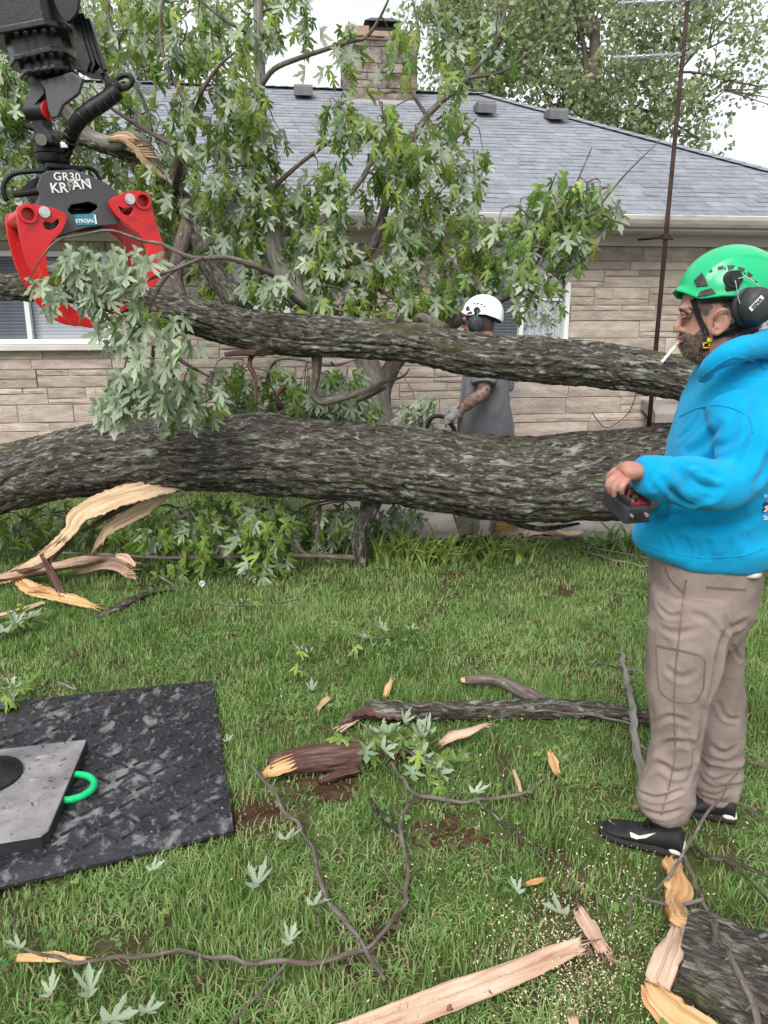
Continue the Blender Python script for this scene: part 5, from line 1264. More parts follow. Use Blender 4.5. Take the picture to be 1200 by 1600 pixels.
# hoses
q = MB(); hp = [P(184, 142, BY - .05), P(160, 160, BY - .08), P(140, 173, BY - .1), P(122, 190, BY - .08), P(112, 210, BY - .02), P(109, 228, BY + .03)]
q.tube(hp, [.042, .044, .044, .042, .036, .03], 18, step=.02); h0 = part('wrapped_hose', q, M['hose'], boom_o, borg, True, False)
C, _ = catmull(hp, [1] * 6, .07)
for i in range(1, len(C) - 1, 1):
    q = MB(); t = Vector(C[i + 1] - C[i - 1]).normalized(); q.cyl(Vector(C[i]) - t * .006, Vector(C[i]) + t * .006, .0455 if i < 6 else .04, 18); part('hose_band', q, M['black_paint'], h0, Vector((0, 0, 0)) + borg, True, False)
q = MB(); q.tube([P(186, 140, BY - .05), P(200, 136, BY), P(207, 127, BY), P(203, 119, BY), P(192, 118, BY), P(178, 127, BY), P(170, 134, BY)], .014, 10, step=.02); part('hose', q, M['hose'], boom_o, borg, True, False)
q = MB(); q.tube([P(160, 112, BY), P(166, 124, BY), P(172, 134, BY - .02), P(180, 140, BY - .04)], .014, 10, step=.02); part('hose', q, M['hose'], boom_o, borg, True, False)
q = MB(); q.cyl(P(166, 138, BY - .03), P(190, 138, BY - .03), .02, 12); q.cyl(P(176, 130, BY - .05), P(184, 142, BY - .05), .03, 12); part('hose_fitting', q, M['dark_steel'], boom_o, borg, True, False)
q = MB(); q.tube([P(109, 226, BY + .02), P(110, 236, BY + .03), P(104, 246, BY + .05)], .014, 10, step=.02); q.tube([P(103, 222, BY), P(103, 232, BY + .02), P(100, 240, BY + .05)], .012, 10, step=.02); part('hose', q, M['hose'], boom_o, borg, True, False)
q = MB(); q.box(P(102, 228, BY), (.04, .04, .03), bev=.004); part('hose_coupling', q, M['chrome'], boom_o, borg, False, False)
# ================================================================== people
M['skin'] = None
def skin_mat(name, tattoo=False):
    m = mat(name, [(.27, .125, .09), (.36, .19, .14), (.43, .25, .2)], (22, 22, 22), 4, .5, .25, 260, .0015, spec=.35, over=[((.4, .13, .1), (14, 14, 14), .55, .78)])
    nt = m.node_tree; N = nt.nodes; L = nt.links; bs = N['Principled BSDF']; src = bs.inputs['Base Color'].links[0].from_socket
    at = N.new('ShaderNodeAttribute'); at.attribute_name = 'hair'; x = N.new('ShaderNodeMix'); x.data_type = 'RGBA'; x.inputs['B'].default_value = (.055, .045, .04, 1)
    L.new(at.outputs['Fac'], x.inputs['Factor']); L.new(src, x.inputs['A']); out = x.outputs['Result']
    if tattoo:
        a2 = N.new('ShaderNodeAttribute'); a2.attribute_name = 'tattoo'; tc = N.new('ShaderNodeTexCoord'); nz = N.new('ShaderNodeTexNoise'); nz.inputs['Scale'].default_value = 34; nz.inputs['Detail'].default_value = 5; nz.inputs['Distortion'].default_value = 1.5
        L.new(tc.outputs['Object'], nz.inputs['Vector']); mr = N.new('ShaderNodeMapRange'); mr.inputs[1].default_value = .46; mr.inputs[2].default_value = .6; L.new(nz.outputs['Fac'], mr.inputs[0])
        mu = N.new('ShaderNodeMath'); mu.operation = 'MULTIPLY'; L.new(mr.outputs[0], mu.inputs[0]); L.new(a2.outputs['Fac'], mu.inputs[1])
        y = N.new('ShaderNodeMix'); y.data_type = 'RGBA'; y.inputs['B'].default_value = (.09, .085, .08, 1); L.new(mu.outputs[0], y.inputs['Factor']); L.new(out, y.inputs['A']); out = y.outputs['Result']
    L.new(out, bs.inputs['Base Color']); return m
M['skin'] = skin_mat('skin'); M['skin_tattoo'] = skin_mat('skin_tattoo', True)
M['hoodie'] = mat('hoodie', [(.002, .27, .52), (.006, .33, .6)], (9, 9, 9), 5, .9, .7, 420, .0025, spec=.08, sheen=.1, over=[((.002, .23, .45), (2.5, 2.5, 2.5), .55, .8)])
M['trouser'] = mat('trouser', [(.19, .148, .13), (.25, .2, .178), (.3, .245, .22)], (7, 7, 7), 6, .88, .7, 420, .002, spec=.12, over=[((.13, .1, .09), (3, 3, 3), .6, .8)])
M['tee'] = mat('tee', [(.15, .15, .163), (.2, .2, .215)], (6, 6, 6), 4, .9, .3, 500, .001, spec=.1)
M['grey_trouser'] = mat('grey_trouser', [(.27, .235, .2), (.37, .33, .29)], (7, 7, 7), 5, .9, .3, 500, .001, spec=.1)
M['hair_dark'] = mat('hair_dark', [(.02, .018, .016), (.05, .045, .04)], (60, 60, 60), 3, .5, 0, tint=.5)
M['hair_grey'] = mat('hair_grey', [(.1, .09, .08), (.25, .23, .21)], (60, 60, 60), 3, .5, 0, tint=.5)
M['beard'] = mat('beard', [(.07, .05, .037), (.27, .21, .17)], (60, 60, 60), 3, .55, 0, tint=.5)
M['helmet_green'] = mat('helmet_green', [(.0, .38, .14), (.003, .43, .165)], (5, 5, 5), 3, .3, .04, 60, .001, spec=.5, coat=.1)
M['helmet_white'] = mat('helmet_white', [(.72, .73, .74), (.8, .8, .8)], (5, 5, 5), 3, .35, spec=.5)
M['black_plastic'] = mat('black_plastic', [(.012, .012, .013), (.025, .025, .028)], (20, 20, 20), 3, .5, .1, 100, .001, spec=.4)
M['charcoal'] = mat('charcoal', [(.025, .026, .028), (.04, .041, .044)], (20, 20, 20), 3, .55, .1, 100, .001, spec=.4)
M['strap_web'] = mat('strap_web', [(.008, .008, .009), (.016, .016, .018)], (40, 40, 40), 3, .8, .4, 400, .001)
M['yellow'] = mat('yellow', [(.65, .38, .02), (.75, .47, .03)], (20, 20, 20), 3, .4)
M['shoe'] = mat('shoe', [(.006, .006, .007), (.018, .018, .02)], (30, 30, 30), 4, .6, .4, 300, .002, spec=.35)
M['sole'] = mat('sole', [(.012, .012, .012), (.03, .028, .026)], (30, 30, 30), 4, .8, .3, 100, .002)
M['shoe_white'] = mat('shoe_white', [(.55, .5, .44), (.74, .7, .64)], (40, 40, 40), 4, .6)
M['glove'] = mat('glove', [(.3, .3, .31), (.45, .45, .46)], (14, 14, 14), 4, .85, .4, 300, .002)
M['paper'] = mat('paper', [(.8, .79, .77), (.84, .83, .82)], (30, 30, 30), 2, .8)
M['filter'] = mat('filter', [(.62, .3, .16), (.7, .4, .24)], (60, 60, 60), 2, .8)
M['seam'] = mat('seam', [(.13, .1, .09), (.17, .135, .12)], (30, 30, 30), 2, .9)
M['eye_white'] = mat('eye_white', [(.16, .12, .1), (.24, .2, .18)], (60, 60, 60), 2, .25)

def loft(mb, rings, n=40, dens=.012, ex=2.3, sq=None):
    """rings: (centre, rx, ry) horizontal slices, front towards -x"""
    C = np.array([tuple(r[0]) + (r[1], r[2]) for r in rings], float); pts = [C[0]]
    for i in range(len(C) - 1):
        p0, p1, p2, p3 = C[max(i - 1, 0)], C[i], C[i + 1], C[min(i + 2, len(C) - 1)]; k = max(1, int(np.linalg.norm(p2[:3] - p1[:3]) / dens))
        for j in range(1, k + 1):
            t = j / k; pts.append(.5 * (2 * p1 + (p2 - p0) * t + (2 * p0 - 5 * p1 + 4 * p2 - p3) * t * t + (3 * p1 - p0 - 3 * p2 + p3) * t ** 3))
    a = np.linspace(0, 2 * np.pi, n, endpoint=False); ca, sa = np.cos(a), np.sin(a)
    ux = np.sign(ca) * np.abs(ca) ** (2 / ex); uy = np.sign(sa) * np.abs(sa) ** (2 / ex); V = []
    for p in pts:
        w = np.ones(n)
        if sq: w = 1 - sq * np.clip(-ux, 0, 1) ** 2
        V.append(np.stack([p[0] + p[3] * ux, p[1] + p[4] * uy * w, np.full(n, p[2])], 1))
    m = len(pts); V = np.concatenate(V); F = [(i * n + j, i * n + (j + 1) % n, (i + 1) * n + (j + 1) % n, (i + 1) * n + j) for i in range(m - 1) for j in range(n)]
    F += [tuple(range(n))[::-1], tuple((m - 1) * n + j for j in range(n))]
    return mb.add(V, F)
def ball(mb, c, r, n=14, rot=None):
    r = np.array(r if not np.isscalar(r) else (r, r, r), float); V = []; F = []
    for i in range(n + 1):
        th = np.pi * i / n
        for j in range(2 * n): ph = np.pi * j / n; V.append((math.sin(th) * math.cos(ph), math.sin(th) * math.sin(ph), math.cos(th)))
    for i in range(n):
        for j in range(2 * n): a = i * 2 * n + j; b = i * 2 * n + (j + 1) % (2 * n); F.append((a, a + 2 * n, b + 2 * n, b))
    V = np.array(V) * r
    if rot is not None: V = V @ np.array(rot.to_3x3()).T
    return mb.add(V + np.array(tuple(c)), F)
def remesh(mb, voxel, smooth=4):
    o = mb.build('tmp', M['skin'], recalc=True); bm = bmesh.new(); bm.from_mesh(o.data); bmesh.ops.remove_doubles(bm, verts=bm.verts, dist=1e-5); bmesh.ops.recalc_face_normals(bm, faces=bm.faces); bm.to_mesh(o.data); bm.free()
    r = o.modifiers.new('r', 'REMESH'); r.mode = 'VOXEL'; r.voxel_size = voxel
    if smooth: s = o.modifiers.new('s', 'SMOOTH'); s.factor = .5; s.iterations = smooth
    dg = bpy.context.evaluated_depsgraph_get(); dg.update(); e = o.evaluated_get(dg); me = bpy.data.meshes.new_from_object(e)
    n = len(me.vertices); V = np.zeros(n * 3); me.vertices.foreach_get('co', V); V = V.reshape(-1, 3)
    nn = np.zeros(n * 3); me.vertices.foreach_get('normal', nn); nn = nn.reshape(-1, 3)
    fl = [tuple(p.vertices) for p in me.polygons]
    od = o.data; bpy.data.objects.remove(o); bpy.data.meshes.remove(od); bpy.data.meshes.remove(me)
    return V, nn, fl
def faces_np(fl):
    q = np.array([f for f in fl if len(f) == 4]); return q if len(q) == len(fl) else fl
def bvh(V, F): return BVHTree.FromPolygons([tuple(v) for v in V], [tuple(int(i) for i in f) for f in F])
CAMV = Vector((0, 0, CAM_H))

class Person:
    def __init__(s, off, base, label, sc=1.0): s.sc = sc; s.b0 = np.array(tuple(base), float); s.off = np.array(off, float); s.base = Vector(base) + Vector(off); s.label = label; s.kids = []
    def P(s, px, py, Y): return P(px, py, Y)
    def hit(s, tree, px, py, d=0.0):
        h = tree.ray_cast(CAMV, ray(px, py).normalized())
        if h[0] is None: return None, None
        n = h[1] if h[1].dot(ray(px, py)) < 0 else -h[1]
        return h[0] + n * d, n
    def add(s, name, V, F, m, smooth=True, attrs=None, parent=None):
        o = np_mesh(name, (np.asarray(V, float) - s.b0) * s.sc + s.b0 + s.off, F, m, parent or getattr(s, 'root', None), smooth, attrs, org=s.base if (parent or getattr(s, 'root', None)) is not None else s.base); 
        if parent is None and not hasattr(s, 'root'):
            s.root = o; o.location = s.base; tag(o, s.label, 'person')
        return o
    def mbadd(s, name, mb, m, smooth=True, parent=None, autosmooth=None, recalc=True):
        V = np.concatenate(mb.V); o = s.add(name, V, mb.F, m, smooth, None, parent); o.data.polygons.foreach_set('material_index', np.array(mb.M, np.int32)) if isinstance(m, list) else None
        if recalc:
            bm = bmesh.new(); bm.from_mesh(o.data); bmesh.ops.recalc_face_normals(bm, faces=bm.faces); bm.to_mesh(o.data); bm.free()
        if autosmooth: o.data.set_sharp_from_angle(angle=R(autosmooth))
        return o
    def strap(s, name, tree, pl, w, m, off=.003, th=.003, parent=None, step=.008):
        pts, nn = [], []
        dense = []
        for (a, b) in zip(pl[:-1], pl[1:]):
            k = max(2, int(math.hypot(b[0] - a[0], b[1] - a[1]) / 4))
            dense += [(a[0] + (b[0] - a[0]) * i / k, a[1] + (b[1] - a[1]) * i / k) for i in range(k)]
        dense.append(pl[-1])
        for x, y in dense:
            h, n = s.hit(tree, x, y)
            if h is not None: pts.append(np.array(h)); nn.append(np.array(n))
        if len(pts) < 3: return None
        pts = np.array(pts); nn = np.array(nn)
        for _ in range(3):
            pts[1:-1] = (pts[:-2] + 2 * pts[1:-1] + pts[2:]) / 4; nn[1:-1] = (nn[:-2] + 2 * nn[1:-1] + nn[2:]) / 4
        T = np.gradient(pts, axis=0); S = np.cross(T, nn); S /= np.linalg.norm(S, axis=1)[:, None] + 1e-9; nn /= np.linalg.norm(nn, axis=1)[:, None]
        a = pts + nn * off; h = w / 2
        V = np.stack([a - S * h - nn * th, a - S * h + nn * th, a + S * h + nn * th, a + S * h - nn * th], 1).reshape(-1, 3); k = len(pts)
        F = [(i * 4 + j, i * 4 + (j + 1) % 4, i * 4 + 4 + (j + 1) % 4, i * 4 + 4 + j) for i in range(k - 1) for j in range(4)] + [(0, 1, 2, 3), (k * 4 - 1, k * 4 - 2, k * 4 - 3, k * 4 - 4)]
        return s.add(name, V, F, m, False, None, parent)
    def decal(s, name, tree, poly, m, off=.002, th=.003, parent=None):
        """a thin plate that follows the surface under it"""
        pp = []
        for i in range(len(poly)):
            (x0, y0), (x1, y1) = poly[i], poly[(i + 1) % len(poly)]
            pp += [(x0 + (x1 - x0) * t, y0 + (y1 - y0) * t) for t in (0, .25, .5, .75)]
        cx = np.mean([p[0] for p in pp]); cy = np.mean([p[1] for p in pp]); k = len(pp); V = []
        for f, lift in ((1.0, -th), (1.0, th * .7), (.93, th), (.66, th), (.33, th)):
            for x, y in pp:
                h, n = s.hit(tree, cx + (x - cx) * f, cy + (y - cy) * f, off + lift)
                if h is None: return None
                V.append(tuple(h))
        h, n = s.hit(tree, cx, cy, off + th); V.append(tuple(h))
        F = [(r * k + i, r * k + (i + 1) % k, (r + 1) * k + (i + 1) % k, (r + 1) * k + i) for r in range(4) for i in range(k)] + [(4 * k + i, 4 * k + (i + 1) % k, 5 * k) for i in range(k)]
        mbx = MB(); mbx.add(V, F); return s.mbadd(name, mbx, m, False, parent)
    def strands(s, name, V, F, mask, n, L, w, m, down=.6, parent=None, back=.3):
        F = [f for f in F]; fm = np.array([mask[list(f)].mean() for f in F]); idx = np.where(fm > .45)[0]
        if not len(idx): return
        pick = rng.choice(idx, n, p=fm[idx] / fm[idx].sum()); VV, FF, TT = [], [], []
        for k, i in enumerate(pick):
            f = F[i]; c = V[list(f)]; wts = rng.dirichlet(np.ones(len(f))); p = (c * wts[:, None]).sum(0); nn = np.cross(c[1] - c[0], c[2] - c[0]); nn /= np.linalg.norm(nn) + 1e-12
            d = nn * .55 + np.array([back, 0, -down]) + rng.normal(0, .3, 3); d /= np.linalg.norm(d); l = rng.uniform(*L); t = np.cross(d, rng.normal(0, 1, 3)); t /= np.linalg.norm(t); q = p - nn * .001
            VV += [q - t * w, q + t * w, q + d * l * .6 + t * w * .7, q + d * l]; FF += [(4 * k, 4 * k + 1, 4 * k + 2), (4 * k, 4 * k + 2, 4 * k + 3)]; TT += [rng.normal(0, .6)] * 4
        return tag(s.add(name, VV, FF, m, False, {'tint': ('FLOAT', TT)}, parent), kind='stuff')

HY = 2.25
HEAD = [(424, 1122, 1152, .03), (430, 1096, 1168, .055), (445, 1078, 1180, .071), (460, 1070, 1184, .077), (474, 1065, 1186, .079), (483, 1062.5, 1186, .079), (489, 1067, 1186, .078), (498, 1069, 1185, .077), (508, 1068, 1183, .074), (517, 1066, 1181, .071),
        (525, 1064.5, 1178, .067), (530, 1066, 1177, .065), (536, 1065.5, 1176, .063), (545, 1067, 1175, .061), (553, 1072, 1174, .058), (560, 1084, 1174, .058), (567, 1097, 1177, .06), (590, 1096, 1184, .064), (625, 1092, 1192, .085)]
def finger(mb, pts, r): mb.tube([Vector(p) for p in pts], list(np.linspace(r, r * .78, len(pts))), 12, step=.006); ball(mb, pts[-1], r * .78, 7); ball(mb, pts[0], r, 7)
def build_body(ps, arms, glove=None):
    mb = MB()
    rr = []
    for y, a, b, w in HEAD:
        p, q = P(a, y, HY), P(b, y, HY); rr.append(((p + q) / 2, (q.x - p.x) / 2, w))
    loft(mb, rr, 44, .007, 2.35, .26)
    # nose, brow, lips, ears
    nb = [P(1067, 488, HY), P(1063, 499, HY), P(1058.5, 510, HY), P(1057.5, 514.5, HY)]
    mb.tube(nb, [.008, .0095, .0115, .0105], 14, step=.004); ball(mb, nb[-1], .0105, 9)
    for sgn in (-1, 1):
        ball(mb, P(1064, 516, HY) + Vector((.002, sgn * .011, 0)), (.010, .0075, .0075), 8)
        mb.tube([P(1065, 484, HY + sgn * .008), P(1066, 482, HY + sgn * .026), P(1072, 484, HY + sgn * .046), P(1080, 488, HY + sgn * .06)], [.007, .0085, .008, .006], 10, step=.006)
        ec = P(1122, 502, HY + sgn * .079)
        E = lambda dx, dz, out=0: ec + Vector((dx, sgn * out, dz))
        mb.tube([E(-.014, .004, .002), E(-.012, .02, .01), E(.0, .031, .016), E(.016, .028, .021), E(.024, .012, .022), E(.021, -.008, .018), E(.011, -.024, .012), E(-.003, -.033, .008), E(-.013, -.028, .004), E(-.013, -.016, .002)], [.005, .0048, .005, .0055, .0058, .0055, .0055, .007, .007, .005], 10, step=.004)
        mb.tube([E(.012, .018, .012), E(.014, .002, .011), E(.008, -.013, .008), E(-.002, -.018, .006)], [.004, .0045, .0045, .004], 8, step=.004)
        ball(mb, E(.006, .0, .0), (.017, .006, .028), 9, Matrix.Rotation(sgn * R(14), 3, 'Z'))
    mb.tube([P(1064.5, 527, HY + .022), P(1061.5, 527, HY), P(1064.5, 527, HY - .022)], [.003, .0055, .003], 10, step=.004)
    mb.tube([P(1065, 534, HY + .02), P(1062.5, 534.5, HY), P(1065, 534, HY - .02)], [.003, .006, .003], 10, step=.004)
    # shoulders and arms, all one surface
    mb.tube([P(1145, 655, HY - .15), P(1145, 640, HY - .08), P(1145, 630, HY), P(1145, 640, HY + .08), P(1145, 655, HY + .15)], [.045, .055, .065, .055, .045], 20, step=.015)
    loft(mb, [(P(1145, 660, HY), .07, .13), (P(1130, 720, HY), .09, .14), (P(1115, 800, HY), .1, .14), (P(1110, 860, HY), .1, .14)], 30, .02)
    for ar in arms:
        mb.tube(ar['pts'], ar['rad'], 18, step=.012)
        if ar.get('fingers'):
            pl = ar['palm']; mb.tube(pl[0], pl[1], 16, step=.006, flat=ar.get('flat', .62))
            for f, r in ar['fingers']: finger(mb, f, r)
    V, nn, fl = remesh(mb, .0034, 3)
    # eye sockets, mouth line
    for sgn in (-1, 1):
        for c, r, d in ((P(1067.5, 492.5, HY + sgn * .03), .013, .0075), (P(1066, 530.5, HY), .006, .0)):
            q = np.exp(-(np.linalg.norm(V - np.array(c), axis=1) / r) ** 2); V = V + np.array([d, 0, 0]) * q[:, None]
    l = np.exp(-((V[:, 2] - P(1066, 530.6, HY).z) / .0022) ** 2) * (np.abs(V[:, 1] - HY) < .024) * (V[:, 0] < P(1080, 530, HY).x); V[:, 0] += .0035 * l
    for ar in arms:                      # the ear canal hollow
        pass
    for sgn in (-1, 1):
        c = np.array(P(1120, 503, HY + sgn * .085)); q = np.exp(-(np.linalg.norm((V - c) * np.array([1, .5, .8]), axis=1) / .007) ** 2); V[:, 1] -= sgn * .006 * q
    # hair mask: scalp, sideburn, beard, brows
    Ym = HY - np.abs(V[:, 1] - HY)        # both sides alike: judge each point as if on the near side
    fz = Ym * cP - (V[:, 2] - CAM_H) * sP; pxs = 600 + FPX * V[:, 0] / fz; pys = 800 - FPX * (Ym * sP + (V[:, 2] - CAM_H) * cP) / fz
    hX = V[:, 0]; hZ = V[:, 2]; X = lambda p: P(p, 500, HY).x; Z = lambda p: P(1100, p, HY).z
    head = (hZ > Z(575)) & (np.abs(V[:, 1] - HY) < .13)
    ear = (((pxs - 1123) / 18.5) ** 2 + ((pys - 502) / 24) ** 2 < 1)
    sideb = (pxs > 1090) & (pxs < 1114) & (pys < 500 - (1114 - pxs) * .5) & head & ~ear
    scalp = (((pys < 474) & (pxs > 1088)) | ((pxs > 1126) & (pys < 532 - np.clip(1150 - pxs, 0, 30) * .4))) & head & ~ear
    yb = np.interp(pxs, [1058, 1070, 1084, 1096, 1106, 1112], [521, 519, 523, 513, 500, 492])
    beard = head & (pxs < 1108) & (pys > yb) & (pys < 572) & ~((np.abs(hZ - Z(530.5)) < .007) & (hX < X(1068)) & (np.abs(V[:, 1] - HY) < .02)) & ~ear
    brow = (np.abs(hZ - Z(483.5)) < .004) & (hX < X(1082)) & (np.abs(V[:, 1] - HY) > .012)
    hair = np.clip(scalp * .9 + beard * .75 + sideb * .8 + brow * .7, 0, .95)
    return V, nn, fl, dict(hair=hair, scalp=(scalp | sideb).astype(float), beard=beard.astype(float), brow=brow.astype(float))

def wrinkle(V, nn, amp, fr, seed, ridged=True):
    q = fbm(V * np.array(fr) + seed, 2)
    w = (1 - np.abs(2 * q - 1) * 2) if ridged else (q - .5) * 2
    return V + nn * (amp * w)[:, None]
def crease(V, nn, fl, lines):
    """press fold lines into cloth: (picture polyline, depth, width)"""
    tree = bvh(V, fl)
    for pl, dep, w in lines:
        cs, _ = catmull([(x, y, 0) for x, y in pl], [1] * len(pl), 3.0); pl = [(c[0], c[1]) for c in cs]; dep = dep * .8; w = w * rng.uniform(.6, 1.05); pts = []
        for (a, b) in zip(pl[:-1], pl[1:]):
            k = 1
            for i in range(k):
                h = tree.ray_cast(CAMV, ray(a[0] + (b[0] - a[0]) * i / k, a[1] + (b[1] - a[1]) * i / k).normalized())
                if h[0] is not None: pts.append(tuple(h[0]))
        if len(pts) < 4: continue
        pts = np.array(pts); c = pts.mean(0); idx = np.where(np.linalg.norm(V - c, axis=1) < np.linalg.norm(pts - c, axis=1).max() + w * 5)[0]
        D = np.linalg.norm(V[idx][:, None] - pts[None], axis=2); j = D.argmin(1); d = D.min(1); t = j / len(pts); f = np.clip(4 * t * (1 - t), 0, 1) ** .5
        side = 1.0
        V[idx] += nn[idx] * ((-dep * np.exp(-(d / w) ** 2) + .6 * dep * np.exp(-((d - 2.1 * w) / (w * .9)) ** 2)) * f)[:, None]
    return V
HC = [([(1031, 744), (1047, 764), (1062, 778), (1085, 790)], .011, .010), ([(1049, 728), (1064, 743), (1085, 760), (1110, 772)], .013, .011), ([(1068, 726), (1079, 743), (1100, 758), (1125, 764)], .012, .010), ([(1092, 722), (1102, 736), (1120, 748)], .01, .01), ([(1052, 716), (1070, 728), (1088, 730)], .012, .01),
      ([(1072, 710), (1090, 702), (1112, 682), (1126, 664)], .012, .013), ([(1182, 628), (1180, 670), (1170, 705), (1150, 740)], .014, .013), ([(1060, 690), (1078, 672), (1092, 650)], .008, .012), ([(1022, 735), (1016, 750), (1022, 766)], .007, .007), ([(1120, 700), (1142, 692), (1160, 675)], .008, .012),
      ([(1060, 818), (1100, 826), (1150, 818), (1185, 800)], .009, .014), ([(1040, 836), (1046, 852), (1048, 866)], .007, .008), ([(1070, 838), (1078, 856), (1080, 870)], .007, .008), ([(1105, 842), (1108, 858), (1108, 872)], .007, .008), ([(1140, 838), (1140, 856), (1138, 870)], .007, .008), ([(1168, 832), (1166, 850), (1162, 866)], .007, .008),
      ([(1025, 815), (1050, 806), (1080, 808)], .008, .011), ([(1175, 760), (1190, 740), (1198, 715)], .008, .012), ([(1095, 600), (1120, 585), (1150, 572), (1190, 566)], .009, .009), ([(1135, 600), (1160, 588), (1198, 590)], .008, .009)]
_c = lambda pl: [(880 + x * .4378, 700 + y * .4378) for x, y in pl]
TC = [(_c([(575, 600), (600, 640), (650, 620)]), .008, .010), (_c([(585, 640), (560, 720), (540, 830), (520, 900)]), .016, .012), (_c([(450, 590), (510, 610), (560, 660)]), .007, .011), (_c([(330, 560), (380, 600), (440, 590)]), .006, .010), (_c([(470, 880), (500, 960), (490, 1040)]), .007, .011), (_c([(320, 990), (380, 960), (450, 980)]), .007, .010), (_c([(330, 1090), (390, 1050), (470, 1060)]), .008, .010),
      (_c([(290, 1150), (340, 1130), (400, 1160), (450, 1150)]), .009, .010), (_c([(270, 1230), (340, 1250), (430, 1220)]), .01, .009), (_c([(280, 1290), (350, 1310), (430, 1290)]), .009, .008), (_c([(430, 1000), (470, 1100), (440, 1200)]), .007, .011), (_c([(550, 900), (580, 960), (630, 970)]), .008, .010), (_c([(520, 1060), (570, 1090), (620, 1070)]), .008, .010), (_c([(490, 1160), (540, 1190), (600, 1170)]), .009, .009), (_c([(480, 1220), (540, 1240), (600, 1220)]), .008, .008), (_c([(340, 640), (400, 660), (480, 650)]), .006, .009), (_c([(360, 780), (420, 820), (470, 800)]), .006, .01), (_c([(600, 700), (620, 740), (640, 760)]), .007, .01)]
def sec(y, a, b, Y, dy): p, q = P(a, y, Y), P(b, y, Y); return ((p + q) / 2, (q.x - p.x) / 2, dy)

def trousers(ps, m):
    mb = MB()
    loft(mb, [sec(855, 1027, 1186, 2.26, .14), sec(880, 1023, 1183, 2.26, .15), sec(915, 1022, 1176, 2.27, .158), sec(950, 1021, 1166, 2.27, .157), sec(985, 1030, 1148, 2.28, .14), sec(1005, 1050, 1135, 2.28, .1)], 44, .012, 2.3)
    loft(mb, [sec(925, 1026, 1150, 2.2, .1), sec(960, 1021, 1148, 2.19, .102), sec(1000, 1018, 1134, 2.18, .102), sec(1050, 1015, 1118, 2.17, .094), sec(1100, 1016, 1102, 2.16, .076), sec(1150, 1021, 1095, 2.16, .066), sec(1195, 1014, 1088, 2.155, .062), sec(1225, 1005, 1081, 2.15, .06), sec(1248, 1002, 1078, 2.145, .06), sec(1264, 1006, 1073, 2.14, .056), sec(1273, 1012, 1068, 2.14, .048)], 40, .012, 2.2)
    loft(mb, [sec(925, 1050, 1178, 2.36, .095), sec(960, 1062, 1168, 2.37, .1), sec(1000, 1072, 1157, 2.38, .098), sec(1050, 1083, 1156, 2.4, .09), sec(1100, 1088, 1158, 2.4, .082), sec(1150, 1092, 1158, 2.4, .078), sec(1190, 1094, 1153, 2.4, .074), sec(1215, 1088, 1149, 2.4, .072), sec(1240, 1090, 1146, 2.39, .064)], 40, .012, 2.2)
    V, nn, fl = remesh(mb, .005, 6)
    z = V[:, 2]
    low = sstep(.42, .12, z); V = wrinkle(V, nn, .011, (5, 5, 20), 3.1) * low[:, None] + V * (1 - low)[:, None]
    V = wrinkle(V, nn, .0085, (11, 11, 6), 11.7); hipz = np.exp(-((z - .85) / .1) ** 2)
    V = V + nn * (.006 * hipz * (1 - np.abs(2 * fbm(np.stack([V[:, 0] * 16 + V[:, 2] * 12, V[:, 1] * 5, V[:, 2] * 5 - V[:, 0] * 3], -1) + 5, 2) - 1) * 2))[:, None]
    V = crease(V, nn, fl, TC)
    V = V + nn * (.002 * (fbm(V * 40, 2) - .5))[:, None]
    ps.tV, ps.tF = V, fl
    return ps.add('trousers', V, faces_np(fl), m)

